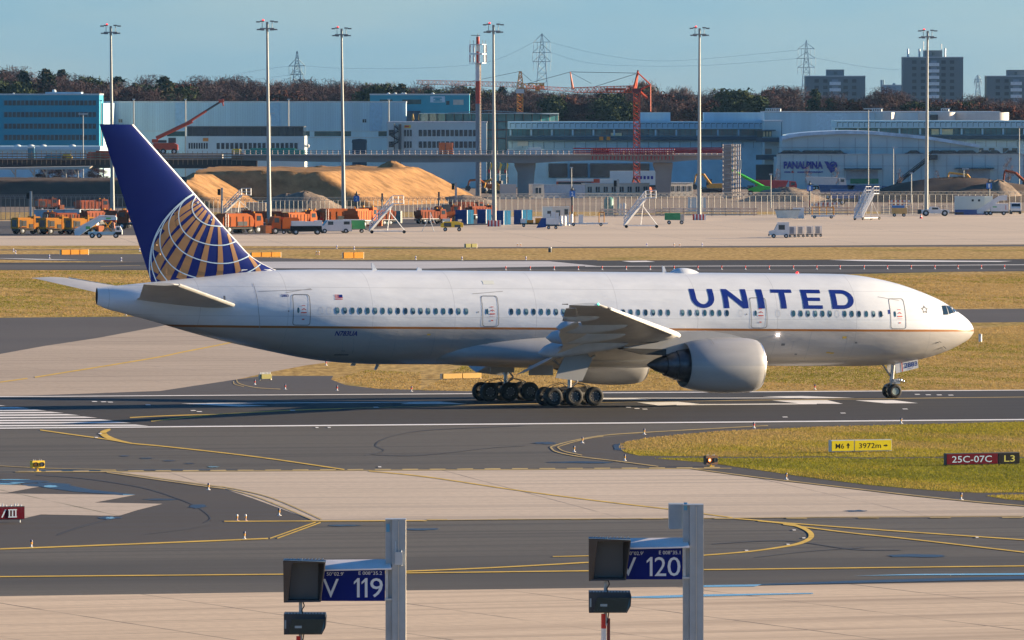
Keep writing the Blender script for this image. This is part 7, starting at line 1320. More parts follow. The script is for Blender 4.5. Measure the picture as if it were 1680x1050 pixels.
# mobile stairs
def open_stairs(label, px, py, rz, H_=4.6, L_=4.2):
    t = thing('mobile_stairs', label, 'mobile stairs', G(px, py), R(rz), 'white open mobile stairs'); n = 16
    for s_ in (-1, 1):
        b = MB(); b.bar((-L_ / 2, s_ * .7, .45), (L_ / 2 - .6, s_ * .7, H_), .24, n=4); b.build('stringer', m_wv, t)
        b = MB(); b.bar((-L_ / 2 - .1, s_ * .72, 1.45), (L_ / 2 - .7, s_ * .72, H_ + 1.1), .09, n=4); b.bar((-L_ / 2 - .1, s_ * .72, .95), (L_ / 2 - .7, s_ * .72, H_ + .6), .07, n=4); [b.bar((-L_ / 2 + (L_ - .6) * i / 7, s_ * .72, .4 + (H_ - .4) * i / 7), (-L_ / 2 + (L_ - .6) * i / 7, s_ * .72, 1.45 + (H_ - .4) * i / 7), .045, n=4) for i in range(8)]; b.build('handrail', m_wv, t)
    b = MB(); [b.box(-L_ / 2 + (L_ - .6) * i / n - .15, -L_ / 2 + (L_ - .6) * i / n + .15, -.68, .68, .3 + (H_ - .36) * i / n, .46 + (H_ - .36) * i / n) for i in range(n + 1)]; b.build('treads', m_wv, t)
    b = MB(); b.box(L_ / 2 - .6, L_ / 2 + 1.0, -.8, .8, H_, H_ + .12); [b.bar((x, y, H_), (x, y, H_ + 1.2), .05, n=4) for x in (L_ / 2 - .6, L_ / 2 + .2, L_ / 2 + 1) for y in (-.8, .8)]; [b.bar((L_ / 2 - .6, y, z), (L_ / 2 + 1, y, z), .05, n=4) for y in (-.8, .8) for z in (H_ + .6, H_ + 1.2)]; b.build('platform', m_wv, t)
    b = MB(); b.bar((L_ / 2 - .9, -.7, H_ - .3), (.6, -.7, .5), .05, n=4); b.bar((L_ / 2 - .9, .7, H_ - .3), (.6, .7, .5), .06, n=4); b.bar((L_ * .25, -.7, H_ * .72), (L_ / 2 + 1.2, -.7, .4), .07, n=4); b.box(-L_ / 2, L_ / 2 + 1.3, -.75, .75, .3, .42); b.build('support_frame', m_wv, t)
    for x in (-L_ / 2 + .3, L_ / 2 + 1.1):
        for s_ in (-1, 1): b = MB(); b.smooth = True; b.lathe([(.1, -.08), (.25, -.1), (.25, .1), (.1, .08)], (x, s_ * .8, .25), 'y', 12); b.build('wheel', m_tyre, t)
open_stairs('white open mobile stairs right of the van and green cart', 629, 383, 0, 4.4, 4.0); open_stairs('white open mobile stairs in the middle by the plank barrier', 1045, 374, 0, 4.6, 3.9); open_stairs('white open mobile stairs turned end-on near the dark trucks', 1419, 361, 55, 4.3, 4.2); open_stairs('small white stairs in the shadow right of the tail fin', 385, 353, 0, 3.4, 3.6)
t = V('stair_truck', 'blue-white covered passenger stair truck before the snow blowers', 'stair truck', 163, 390.5, 0, [('stair_side', pm('stairs_pale_blue', (.45, .62, .72), .5), [('p', [(-3.5, .4), (-2.8, .4), (.4, 2.6), (2.5, 2.6), (2.5, 3.0), (.2, 3.1), (-3.6, 1.0)], -.8, .8)]), ('stair_cover', pm('cover_white', (.66, .68, .70), .4), [('p', [(-3.5, 1.05), (.2, 3.15), (2.4, 3.05), (2.4, 3.2), (.1, 3.3), (-3.6, 1.25)], -.85, .85)]), ('green_patch', pm('patch_green', (.08, .40, .10), .5), [(-1.9, -1.3, -.83, -.8, 1.3, 1.7), (1.0, 1.7, -.83, -.8, 2.75, 2.95)]), ('chassis', pm('truck_blue_grey', (.30, .50, .60), .5), [(-1.6, 3.2, -.9, .9, .5, .9)]), ('cab', m_wv, [('p', [(2.3, .5), (3.3, .5), (3.3, 1.1), (3.0, 1.7), (2.3, 1.7)], -.9, .9)]), ('cab_window', g_dk, [(2.5, 2.95, -.92, .92, 1.15, 1.55)]), ('lift_strut', m_or, [('b', (.5, -.5, .9), (1.8, -.5, 2.5), .1), ('b', (1.8, -.4, .9), (.6, -.4, 2.5), .08)])], W4((-1.0, 0, 2.4), .85, .36))
t = V('stair_truck', 'white passenger stair vehicle beside the white and blue cabin', 'stair truck', 1632, 353, 0, [('stair_side', m_wv, [('p', [(-3.2, .3), (-2.2, .3), (.8, 2.6), (2.2, 2.7), (2.2, 3.6), (.8, 3.5), (-3.2, .9)], -.7, .7)]), ('box', m_wv, [(-.8, 2.4, -.9, .9, .7, 2.1)]), ('box_mark', pm('patch_green', (.08, .40, .10), .5), [(-.4, .3, -.93, -.9, 1.4, 1.6)]), ('red_mark', m_red, [(1.9, 2.0, -.93, -.9, 1.0, 1.8)]), ('chassis', m_und, [(-2.0, 2.5, -.8, .8, .4, .7)])], W4((-1.5, -.8, 1.6), .8, .36), scale=.95)
V('van', 'small white van at the right edge seen head-on', 'van', 1666, 351, -90, [('body', m_wv, [('p', [(-2, .35), (2, .35), (2.0, 1.0), (1.2, 1.9), (-2, 1.95)], -.85, .85)]), ('windscreen', g_dk, [('p', [(1.95, 1.05), (1.3, 1.8), (1.25, 1.8), (1.85, 1.02)], -.75, .75)]), ('bumper', m_und, [(1.95, 2.1, -.8, .8, .3, .55)])], W4((-1.3, 1.3), .78, .32))
t = V('step_ladder', 'small white free-standing step ladder on open concrete', 'ladder', 702, 380, 0, [('frame', m_galv, [('b', (-.9, -.3, 0), (.1, -.3, 2.0), .05), ('b', (.9, -.3, 0), (.3, -.3, 2.0), .05), ('b', (-.9, .3, 0), (.1, .3, 2.0), .05), ('b', (.9, .3, 0), (.3, .3, 2.0), .05)]), ('steps', m_wv, [(.1 + .22 * i - .0, .35 + .16 * i, -.35, .35, 1.9 - .5 * i, 1.98 - .5 * i) for i in range(4)]), ('rail', m_wv, [('b', (.35, -.3, 2.0), (.35, -.3, 2.9), .04), ('b', (.35, .3, 2.0), (.35, .3, 2.9), .04), ('b', (.35, -.3, 2.9), (1.1, -.3, 1.2), .04)])])
A = At(1511, py=358.5); t = thing('traffic_cone', 'red and white traffic cone left of the rightmost mast', 'traffic cone', A.o); b = MB(); b.smooth = True; b.lathe([(.3, 0), (.26, .05), (.18, .3), (.16, .35), (.12, .5), (.03, .75)], n=12); b.build('cone', MATS['stripe_red'], t); b = MB(); b.lathe([(.19, .28), (.135, .48)], n=12); b.f = b.f[:12]; b.mi = [0] * 12; b.sm = [False] * 12; b.build('white_band', MATS['stripe_white'], t)
# containers and site cabins
def container(label, x0, y0, x1, yb, split, m_f, m_s, doors=False, group='containers along the far apron'):
    A = At((x0 + x1) / 2, py=yb); t = thing('container', label, 'container', A.o, group=group); w_ = A.x(split) - A.x(x0); w2 = A.x(x1) - A.x(split); h = A.z(y0); ang = .45
    b = MB(); p0 = (A.x(x0), .6 * w_ * .3); p1 = (A.x(split), 0); p2 = (A.x(x1), w2 * 1.6); p3 = (A.x(x0) + w2, w2 * 1.6 + p0[1]); vs = [(*q, z) for z in (0, h) for q in (p0, p1, p2, p3)]
    b.cur = 0; b.add(vs, [(0, 1, 5, 4), (2, 3, 7, 6), (3, 0, 4, 7), (4, 5, 6, 7), (0, 3, 2, 1)]); b.cur = 1; b.add([vs[1], vs[2], vs[6], vs[5]], [(0, 1, 2, 3)]); b.build('shell', [m_f, m_s], t)
    b = MB()
    for i in range(1, 8): u = i / 8; x = p0[0] + (p1[0] - p0[0]) * u; y = p0[1] + (p1[1] - p0[1]) * u; b.box(x - .04, x + .04, y - .07, y - .01, .15, h - .1)
    b.build('corrugation', m_f, t); b = MB(); u = .5; b.box(p1[0] + w2 * .45, p1[0] + w2 * .52, w2 * .72, w2 * .80, .1, h - .1); b.bar((p1[0] + .05, -.02, 0), (p1[0] + .05, -.02, h), .05, n=4); b.build('door_bar', m_galv, t); return t
container('dark blue container with a sunlit blue end, leftmost of the row', 747, 344.5, 777, 367.5, 766, m_cblue, m_cblue_lit); container('dark blue container immediately left of the mast with antenna tower', 783, 343.5, 806, 367, 797, m_cblue, m_cblue_lit); container('blue container immediately right of the striped mast base', 814, 345.5, 838, 369, 826, m_cblue, m_cblue_lit); container('blue container with sunlit end, rightmost of the blue row', 843, 344.5, 873.5, 368.5, 856, m_cblue, m_cblue_lit)
container('dark green container behind the white open stairs', 620, 345, 636, 367, 632, pm('container_teal', (.03, .20, .22), .5), pm('container_teal', (.03, .20, .22), .5)); container('grey container behind the white open stairs', 637, 346, 660, 366, 657, pm('container_grey', (.30, .29, .24), .7), pm('container_grey', (.30, .29, .24), .7)); container('white tank container left of the dark green one', 596, 345, 607, 364, 604, w_white, w_white)
def cabin(label, x0, y0, x1, yb, m_, wins=(), roof=None, mw=None, group='site cabins'):
    A = At((x0 + x1) / 2, py=yb); t = thing('site_cabin', label, 'cabin', A.o, group=group); b = MB(); A.box(b, x0, y0, x1, None, 0, 2.6); b.build('shell', m_, t); b = MB(); A.box(b, x0 - .5, y0 - .8, x1 + .5, y0 - .05, -.1, 2.7); b.build('roof', roof or m_galv, t)
    for w_ in wins: b = MB(); A.box(b, *w_, -.05, .02); b.build('window', mw or g_dk, t)
    return t, A
m_crm = pm('cabin_cream_sunlit', (.62, .57, .48), .7, var=.08, scale=.4); m_cgb = pm('cabin_shaded_grey', (.42, .50, .56), .7)  # white cabins: warm sunlit and cool shaded look put into the colours
def rot_cabin(label, x0, y0, x1, yb, m_, n, rz, pitch):   # cabin turned so that its long side catches the sun
    A = At((x0 + x1) / 2, py=yb); L_ = (A.x(x1) - A.x(x0)) / math.cos(R(rz)); t = thing('site_cabin', label, 'cabin', (A.ox + A.x(x0), A.Y, 0), R(rz), 'site cabins'); h = A.z(y0)
    b = MB(); b.box(0, L_, 0, 2.5, 0, h); b.build('shell', m_, t); b = MB(); b.box(-.05, L_ + .05, -.1, 2.6, h + .01, h + .15); b.build('roof', m_galv, t); first = None
    for i in range(n):
        x = L_ * (i + .25) / n
        if first is None: b = MB(); b.box(0, L_ / n * .5, -.04, .02, h * .38, h * .78); b.cur = 1; b.box(L_ / n * .23, L_ / n * .27, -.05, -.03, h * .38, h * .78); first = b.build('window', [g_dk, m_wv], t); q = first
        else: q = first.copy(); C.objects.link(q); q.parent = t
        q.location = (x, 0, 0)
rot_cabin('long cream site cabin with a row of windows in the centre', 961, 301.5, 1066, 324, m_crm, 8, 20, 1); rot_cabin('short cream site cabin right of the second viaduct pier', 1099, 300.5, 1137, 322, m_crm, 4, 20, 1); rot_cabin('cream end of a site cabin right of the first viaduct pier', 874, 303, 892.5, 326, m_crm, 1, 18, 1)
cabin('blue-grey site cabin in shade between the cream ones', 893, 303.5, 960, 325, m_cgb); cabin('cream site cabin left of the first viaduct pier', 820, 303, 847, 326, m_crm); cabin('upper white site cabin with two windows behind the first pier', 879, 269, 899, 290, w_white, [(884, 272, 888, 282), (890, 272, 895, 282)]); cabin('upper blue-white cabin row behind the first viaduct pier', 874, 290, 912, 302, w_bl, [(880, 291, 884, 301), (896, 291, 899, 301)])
cabin('blue cabin stack under the viaduct left of the first pier', 812, 287, 846, 303, pm('cabin_steel_blue', (.12, .30, .42), .6), [(818, 290, 822, 300), (830, 290, 834, 300)]); cabin('white site hut with glazed bay right of the blue containers', 890, 340, 906, 368, w_white, [(898, 346, 904, 355)]); cabin('white hut with two tall openings beside the second number sign', 903, 340, 934, 365, pm('cream_bright', (.70, .65, .55), .7), [(912, 345, 919, 362), (926, 343, 932, 352)])
cabin('pale beige cabin low behind the orange trucks', 404, 333, 436, 352, pm('cabin_beige', (.50, .42, .33), .8)); t, A = cabin('white cabin with a dark blue base near the right edge', 1567, 322.5, 1615, 352.5, w_grey, [(1594, 327, 1597.5, 330.5), (1604.5, 327, 1608, 330.5)]); b = MB(); A.box(b, 1566.6, 344, 1615.4, None, -.06, 0); b.build('blue_base', pm('base_blue', (.02, .07, .26), .5), t); b = MB(); A.box(b, 1615.2, 322, 1629, None, .5, 2.5); b.build('side_wall', w_white, t)
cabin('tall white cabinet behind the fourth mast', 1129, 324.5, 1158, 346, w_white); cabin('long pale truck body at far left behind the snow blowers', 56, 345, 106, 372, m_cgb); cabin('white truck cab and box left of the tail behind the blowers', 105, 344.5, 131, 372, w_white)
for i, (x0, x1, y0, yb) in enumerate(((895, 903, 351, 371), (904, 911, 348, 371), (912, 917, 349, 371), (918, 923, 354, 371), (924, 929, 354, 370.5), (930, 935, 353, 370), (936, 940, 351, 369.5), (1015, 1020, 334, 352), (1022, 1027, 333, 352), (1301, 1308, 341, 358.5), (1309, 1319, 341, 358.5))):
    A = At((x0 + x1) / 2, py=yb); t = thing('white_tank', '%s white tank or box from the left standing on the far apron' % od(i), 'tank', A.o, group='white tanks and boxes on the far apron'); b = MB(); r_ = (A.x(x1) - A.x(x0)) / 2; b.smooth = True; b.lathe([(r_, 0), (r_, A.z(y0) - .1), (r_ * .7, A.z(y0))], n=14) if i > 2 and i < 9 else b.box(-r_, r_, 0, 1.5, 0, A.z(y0)); b.build('shell', m_wv, t); b = MB(); b.box(-r_ * .5, r_ * .5, -r_ - .03 if 2 < i < 9 else -.03, -r_ + .05 if 2 < i < 9 else 0, .3, .5); b.build('label_plate', m_galv, t)
V('cart', 'pale green open skip left of the white boxes by the number sign', 'cart', 1291, 359.5, 0, [('tub', pm('skip_pale', (.55, .60, .56), .6), [('p', [(-1.6, .2), (1.7, .2), (2.2, 1.5), (-2.0, 1.5)], -.8, .8)]), ('rim', m_dark, [(-2.1, 2.3, -.85, .85, 1.5, 1.62)])]); V('cart', 'orange and yellow wheeled steps frame right of the number sign', 'cart', 1350, 358.5, 0, [('frame', m_or, [('b', (x, 0, .3), (x, 0, 2.0), .07) for x in (-1.8, -.6, .6, 1.8)] + [('b', (-1.8, 0, 1.9), (1.8, 0, 1.9), .07)]), ('base', m_wv, [(-2, 2, -.6, .6, .3, .6)])], W4((-1.4, 1.4), .6, .25))
V('cart', 'group of small orange apron hose carts right of the white tanks', 'cart', 966, 371, 0, [('frame', m_or, [('b', (x, 0, .3), (x, 0, 2.2), .07) for x in (-3, -2.2, 1.6, 2.4)] + [('b', (1.6, 0, 2.2), (2.4, 0, 2.2), .07)]), ('base', m_wv, [(-3.4, 3, -.6, .6, .3, .55), (-1.6, -.9, -.4, .4, .5, 1.8)])], W4((-2.4, 1.9), .6, .25))
V('cart', 'yellow and white low baggage dolly left of the blue stand', 'cart', 875, 372.5, 0, [('deck', m_und, [(-2.2, 2.0, -.7, .7, .4, .6)]), ('load', m_or, [(.3, 1.8, -.5, .5, .6, 1.4), (-1.0, 0, -.4, .4, .6, 1.1)]), ('tilt', m_wv, [(-2.0, -1.2, -.5, .5, .6, 1.3)])], W4((-1.5, 1.4), .7, .25))
A = At(726 , py=352); t = thing('storage_tank', 'teal standing cylinder behind the second stairs', 'tank', At(999, py=352).o); b = MB(); b.smooth = True; b.lathe([(.8, 0), (.85, .2), (.85, 2.6), (.5, 3.0), (.01, 3.1)], n=16); b.build('vessel', pm('vessel_teal', (.06, .22, .20), .5), t); b = MB(); b.lathe([(.87, .9), (.87, 1.0)], n=16); b.build('band', m_galv, t)
# diggers, cranes, bus, dump trucks on the works site
def digger(label, px, py, rz, m_, boom, scale=1.):
    bx_ = [('b', boom[i], boom[i + 1], .28 - .05 * i) for i in range(len(boom) - 1)]; e = boom[-1]
    return V('excavator', label, 'excavator', px, py, rz, [('track', m_und, [('p', [(-2, .1), (2, .1), (2.3, .5), (2, .95), (-2, .95), (-2.3, .5)], -1.4, -.8), ('p', [(-2, .1), (2, .1), (2.3, .5), (2, .95), (-2, .95), (-2.3, .5)], .8, 1.4)]), ('house', m_, [('p', [(-2.3, 1.05), (1.0, 1.05), (1.2, 1.6), (.2, 2.0), (-2.1, 2.1)], -1.2, 1.2)]), ('cab', m_dark, [('p', [(.0, 1.9), (1.2, 1.6), (1.1, 2.9), (.0, 2.95)], -1.15, -.2)]), ('boom', m_, bx_), ('bucket', m_dark, [('p', [(e[0] - .5, e[2] + .3), (e[0] + .4, e[2] + .2), (e[0] + .5, e[2] - .6), (e[0] - .3, e[2] - .9), (e[0] - .7, e[2] - .3)], -.6, .6)])], scale=scale)
m_exc = pm('excavator_yellow', (.62, .32, .04), .5, var=.1)
digger('yellow excavator with its arm raised, right of the rightmost mast', 1607, 324, 180, m_exc, [(.3, 0, 1.9), (2.6, 0, 4.6), (6.2, 0, 5.0), (7.0, 0, 1.2)], 1.0); digger('dark red excavator cut by the right edge', 1688, 318, 180, m_orr, [(.3, 0, 1.9), (2.6, 0, 4.0), (4.6, 0, 4.4), (5.0, 0, 1.5)], 1.1); digger('orange excavator beside the second viaduct pier', 1168, 317, 180, m_exc, [(.3, 0, 1.9), (1.8, 0, 4.0), (3.4, 0, 3.9), (3.8, 0, 1.6)], 1.0)
digger('yellow digger at the foot of the first mast right of the tower', 822, 320, 160, m_exc, [(.3, 0, 1.9), (2.0, 0, 3.2), (3.4, 0, 2.8), (3.8, 0, 1.2)], 1.0); digger('orange digger with bent arm beyond the sand heap', 800, 318, 180, m_orv, [(.3, 0, 1.9), (1.8, 0, 3.0), (3.8, 0, 2.8), (4.2, 0, 1.4)], 1.0)
digger('dark red drill rig below the red crane', 1056, 322, 150, m_orr, [(.3, 0, 1.9), (1.6, 0, 3.6), (2.6, 0, 4.2), (3.2, 0, 2.0)], .9); digger('yellow digger behind the dark trucks', 1490, 306, 180, m_exc, [(.3, 0, 1.9), (1.5, 0, 2.6), (2.6, 0, 2.6), (3.0, 0, 1.4)], .9)
V('telescopic_crane', 'bright green telescopic crane with lowered boom right of the scaffold tower', 'crane', 1241, 322, 180, [('boom', pm('crane_green', (.04, .48, .05), .5, var=.1), [('b', (-1.5, 0, 1.9), (3.8, 0, 4.7), .34), ('b', (3.0, 0, 4.2), (5.0, 0, 5.3), .22)]), ('house', MATS['crane_green'], [('p', [(-3.0, .9), (1.5, .9), (1.8, 1.5), (-.5, 2.2), (-3.0, 2.0)], -1.1, 1.1)]), ('cab', g_dk, [(.6, 1.8, -1.15, -.3, 1.2, 2.2)])], W4((-2, 1.2), 1.0, .6))
A = At(285, Y=1980); zb = A.z(253) 
t = V('mobile_crane', 'orange mobile crane with a long raised boom right of the fin tip', 'crane', 274, 290, 0, [('carrier', m_cr, [('p', [(-2.6, .9), (2.6, .9), (2.6, 2.0), (1.8, 2.4), (-2.6, 2.4)], -1.2, 1.2)]), ('cab', m_dark, [(.6, 2.2, -1.22, -.2, 2.4, 3.5), (-2.2, .2, -1, 1, 2.45, 3.0)]), ('boom', m_cr, [('b', (-2.0, 0, 3.4), (5.6, 0, 7.0), .42), ('b', (4.5, 0, 6.6), (8.6, 0, 9.2), .28)]), ('boom_extension', m_dark, [('b', (6.5, 0, 7.9), (11.4, 0, 11.0), .22)]), ('boom_tip', m_cr, [('b', (11.2, 0, 11.2), (12.3, 0, 11.4), .4), ('b', (12.0, 0, 11.3), (12.2, 0, 10.2), .15)]), ('counterweight', m_cr, [(-2.9, -1.6, -1.1, 1.1, 2.45, 3.2)])], W4((-1.8, -.5, 1.8), 1.1, .6)); t.location = (P(272, 400, 1960)[0], 1960, P(272, 253.5, 1960)[2] + .05)
b = MB(); b.box(-8, 12, -2, 6, -3, -.05); b.build('ramp_base', conc_v, None); bpy.data.objects['ramp_base'].location = t.location; tag(bpy.data.objects['ramp_base'], kind='structure')
V('bus', 'red and white bus parked behind the site cabins', 'bus', 962, 318, 0, [('body', w_white, [(-6.3, 5.5, -1.2, 1.2, .5, 3.1)]), ('red_band', m_cr, [(-6.32, 1.5, -1.22, 1.22, 1.0, 2.6), (1.5, 2.8, -1.22, 1.22, 1.8, 3.12)]), ('window', g_dk, [(-5.9, 1.0, -1.24, 1.24, 1.9, 2.5)]), ('front', pm('bus_blue', (.04, .20, .40), .5), [(2.9, 5.2, -1.23, 1.23, 1.0, 2.3)])], W4((-4, 3.6), 1.1, .5))
V('lorry', 'white lorry trailer with blue letters behind the cream cabin', 'lorry', 1042, 312, 0, [('box', w_white, [(-5.5, 5.5, -1.2, 1.2, 1.2, 4.2)]), ('blue_mark', m_let2, [(.2 + i * .8, .7 + i * .8, -1.24, -1.2, 2.4, 3.1) for i in range(5)]), ('chassis', m_und, [(-5.4, 5.4, -1, 1, .7, 1.1)])], W4((-3.8, -2.6, 3.4), 1.1, .5))
for px, py, m_, lb, L_ in ((1380, 327, pm('dump_blue', (.03, .09, .22), .5), 'dark blue dump truck below the lettering wall, left one', 4.5), (1424, 327, pm('dump_blue', (.03, .09, .22), .5), 'dark blue dump truck below the lettering wall, right one', 4.2), (1272, 318, pm('dump_red', (.45, .04, .04), .5), 'red dump truck loaded with gravel below the lettering', 4.5), (1355, 312, w_wl, 'white tipper truck body against the lettering wall', 4.4), (1535, 318, pm('dump_black', (.04, .05, .06), .5), 'black lorry with small red top lights near the rightmost mast', 2.6), (1390, 336, pm('dump_blue2', (.03, .12, .32), .5), 'bright blue skip in front of the dump trucks', 3.2)):
    V('dump_truck', lb, 'truck', px, py, 0, [('tipper', m_, [('p', [(-L_ * .9, 1.2), (L_ * .45, 1.2), (L_ * .6, 2.8), (-L_, 2.9)], -1.2, 1.2)]), ('cab', m_, [('p', [(L_ * .65, .9), (L_, .9), (L_, 1.8), (L_ * .95, 2.6), (L_ * .65, 2.7)], -1.15, 1.15)]), ('window', g_dk, [(L_ * .72, L_ * .9, -1.17, 1.17, 1.8, 2.4)]), ('chassis', m_und, [(-L_ * .9, L_, -1, 1, .7, 1.0)])], W4((-L_ * .6, -L_ * .3, L_ * .8), 1.05, .5))
for px, lb in ((804.5, 'left yellow and red flag under the viaduct'), (820, 'middle yellow and red flag under the viaduct'), (831, 'right yellow and red flag under the viaduct')):
    A = At(px, Y=1960); t = thing('flag', lb, 'flag', A.o, group='flags under the viaduct'); b = MB(); b.bar((0, 0, 0), (0, 0, A.z(262)), .06, n=5); b.build('pole', m_galv, t); b = MB(); b.cur = 0; b.add([A.p(px + .4, 266), A.p(px + 4, 270), A.p(px - .5, 284), A.p(px - 3, 284)], [(0, 1, 2, 3)]); b.v += [(x, .06, z) for x, y, z in b.v[:4]]; b.f += [(4, 5, 6, 7)]; b.mi += [0]; b.sm += [False]; b.cur = 1; A.box(b, px - 3.4, 278, px - .2, 284, -.04, .1); b.build('cloth', [m_yb, m_red], t)
for px, y0, lb in ((627, 317, 'left of the loader on the sand slope'), (720, 315, 'above the striped barrier on the sand slope'), (738, 322, 'above the wheel loader'), (90.5, 323, 'behind the tail')):
    A = At(px, py=346); t = thing('site_post', 'short dark post ' + lb, 'post', A.o); b = MB(); A.box(b, px - 1.5, y0, px + 1.5, None, 0, .4); b.build('shaft', m_dark, t); b = MB(); A.box(b, px - 2.6, y0 + 10, px + 2.6, y0 + 14, -.1, .5); b.build('bracket', m_dark, t)
# ================================================================ TREES
tree_g = {}
def leaf_mesh(name, n, shape, size, elong, cols, seed, radial=0.):
    rg = np.random.default_rng(seed); c_, r_ = shape(rg, n); k = len(c_)
    d = rg.normal(0, 1, (k, 3)); d /= np.linalg.norm(d, axis=1)[:, None]
    if radial: o = c_ - np.array([0, 0, c_[:, 2].min() - 3]); o /= np.linalg.norm(o, axis=1)[:, None]; d = d * (1 - radial) + o * radial; d /= np.linalg.norm(d, axis=1)[:, None]
    e = np.cross(d, rg.normal(0, 1, (k, 3))); e /= np.linalg.norm(e, axis=1)[:, None]; s_ = size * rg.uniform(.6, 1.4, k)[:, None]
    V = np.stack([c_ - d * s_ * elong - e * s_, c_ + d * s_ * elong - e * s_ * .7, c_ + d * s_ * elong + e * s_ * .7, c_ - d * s_ * elong + e * s_], 1).reshape(-1, 3).astype(np.float32)
    me = bpy.data.meshes.new(name); me.vertices.add(4 * k); me.vertices.foreach_set('co', V.ravel()); me.loops.add(4 * k); me.loops.foreach_set('vertex_index', np.arange(4 * k, dtype=np.int32)); me.polygons.add(k); me.polygons.foreach_set('loop_start', np.arange(0, 4 * k, 4, dtype=np.int32)); me.polygons.foreach_set('material_index', rg.integers(0, len(cols), k).astype(np.int32))
    for m in cols: me.materials.append(m)
    me.update(calc_edges=True); return me
def clumps(h0, h1, rad, nb, cs):                       # crown made of clumps of different size
    def f(rg, n):
        a = rg.uniform(0, 2 * np.pi, nb); u = rg.uniform(0, 1, nb); z = h0 + (h1 - h0) * u; rr = rad(u) * np.sqrt(rg.uniform(.05, 1, nb)); cx_, cy_ = rr * np.cos(a), rr * np.sin(a); cr_ = cs * rg.uniform(.5, 1.3, nb); i = rg.integers(0, nb, n); g = np.clip(rg.normal(0, .5, (n, 3)), -.95, .95) * cr_[i][:, None]; g[:, 2] *= .75
        return np.stack([cx_[i], cy_[i], z[i]], 1) + g, None
    return f
lp = lambda nm, c_, v=.3: pm(nm, c_, .95, var=v, scale=.5, spec=.05)
ev = [lp('needles_dark', (.022, .042, .028)), lp('needles_mid', (.034, .055, .03)), lp('needles_brown', (.07, .06, .035))]; pn = [lp('pine_dark', (.034, .052, .024)), lp('pine_mid', (.052, .066, .026))]
br = [lp('twig_brown', (.072, .047, .050)), lp('twig_purple', (.062, .040, .046)), lp('twig_tan', (.092, .062, .055))]; rd = [lp('twig_red', (.085, .034, .026)), lp('twig_rust', (.085, .038, .028))]; pl_ = [lp('twig_pale', (.19, .135, .11)), lp('twig_rose', (.14, .095, .09))]
bark = pm('bark', (.10, .075, .06), .95, var=.3, scale=2)
TK = {
 'spruce': (leaf_mesh('spruce_crown', 6500, clumps(4, 21, lambda u: 3.6 * (1 - u) + .25, 60, 1.2), .15, 1.7, ev, 1), 'dark green spruce'),
 'pine': (leaf_mesh('pine_crown', 7000, clumps(11, 20, lambda u: 4.0 * np.sin(np.pi * (.2 + .7 * u)) + .5, 26, 2.2), .17, 1.6, pn, 2), 'green pine with a clumpy top'),
 'bare': (leaf_mesh('bare_crown', 9000, clumps(4, 20, lambda u: 5.4 * np.sin(np.pi * (.12 + .8 * u)) + .5, 60, 2.0), .040, 11, br, 3, .35), 'leafless brown broadleaf tree'),
 'bare2': (leaf_mesh('bare_crown', 8000, clumps(3, 18, lambda u: 4.6 * np.sin(np.pi * (.1 + .75 * u)) + .6, 40, 2.2), .040, 11, br[1:] + br[:1], 4, .35), 'leafless purple-brown tree'),
 'rust': (leaf_mesh('rust_crown', 6500, clumps(4, 16, lambda u: 4.0 * np.sin(np.pi * (.15 + .75 * u)) + .4, 30, 1.8), .11, 2.6, rd, 5), 'rust-red tree keeping its leaves'),
 'pale': (leaf_mesh('pale_crown', 7000, clumps(5, 21, lambda u: 3.4 * np.sin(np.pi * (.2 + .7 * u)) + .4, 30, 1.8), .035, 14, pl_, 6, .6), 'pale leafless poplar'),
}
TK['thin'] = (leaf_mesh('thin_crown', 700, clumps(6, 20, lambda u: 4.6 * np.sin(np.pi * (.15 + .75 * u)) + .4, 22, 1.8), .05, 16, pl_, 8, .6), 'thin')
tprot = {}
cnt = {}
plist = []
tr_ = random.Random(11)
def treetop(px):                                      # skyline of the wood read along the photo
    pts = [(0, 112), (60, 113), (110, 118), (180, 124), (240, 128), (290, 126), (350, 129), (400, 126), (440, 134), (500, 130), (545, 131), (600, 137), (660, 136), (700, 142), (760, 142), (830, 146), (900, 144), (1000, 140), (1050, 134), (1100, 138), (1140, 146), (1200, 147), (1260, 142), (1310, 142), (1322, 156), (1418, 158), (1424, 146), (1476, 145), (1484, 159), (1578, 160), (1586, 147), (1612, 148), (1622, 157), (1700, 156)]
    return float(np.interp(px, [p[0] for p in pts], [p[1] for p in pts]))
for row, (Y, lift, n) in enumerate(((2950, 0, 78), (2720, 6, 74), (2520, 15, 66))):
    for i in range(n):
        px = -30 + 1740 * (i + tr_.uniform(-.35, .35)) / (n - 1)
        kk = tr_.choices(['spruce', 'pine', 'bare', 'bare2', 'rust', 'pale'], [.55, .2, .15, .1, 0, 0] if (px < 300 and row == 0) else [.05, .06, .42, .40, .03, .05] if row < 2 else [.04, .07, .40, .38, .08, .03])[0]
        if 1030 < px < 1120 and row == 0: kk = 'pale'
        if px > 1440 and row == 2: kk = tr_.choice(['rust', 'bare2', 'bare', 'rust', 'pine'])
        ytop = treetop(px) + lift + tr_.uniform(-7, 9)
        if px > 1300 and row == 2: ytop = max(ytop, 158 + tr_.uniform(-8, 8))
        plist.append((px, Y + tr_.uniform(-60, 60), ytop, kk))
for px, yt, kk in ((77, 109, 'spruce'), (40, 112, 'spruce'), (1336, 143, 'spruce'), (1362, 158, 'spruce'), (1500, 163, 'pine'), (1210, 141, 'pine'), (905, 152, 'pine'), (985, 158, 'pine'), (1450, 141, 'bare'), (1397, 160, 'rust'), (1560, 160, 'rust'), (195, 148, 'rust'), (270, 96 + 26, 'spruce'), (617, 133, 'pine'), (660, 134, 'spruce')): plist.append((px, 2480, yt, kk))
plist.sort()
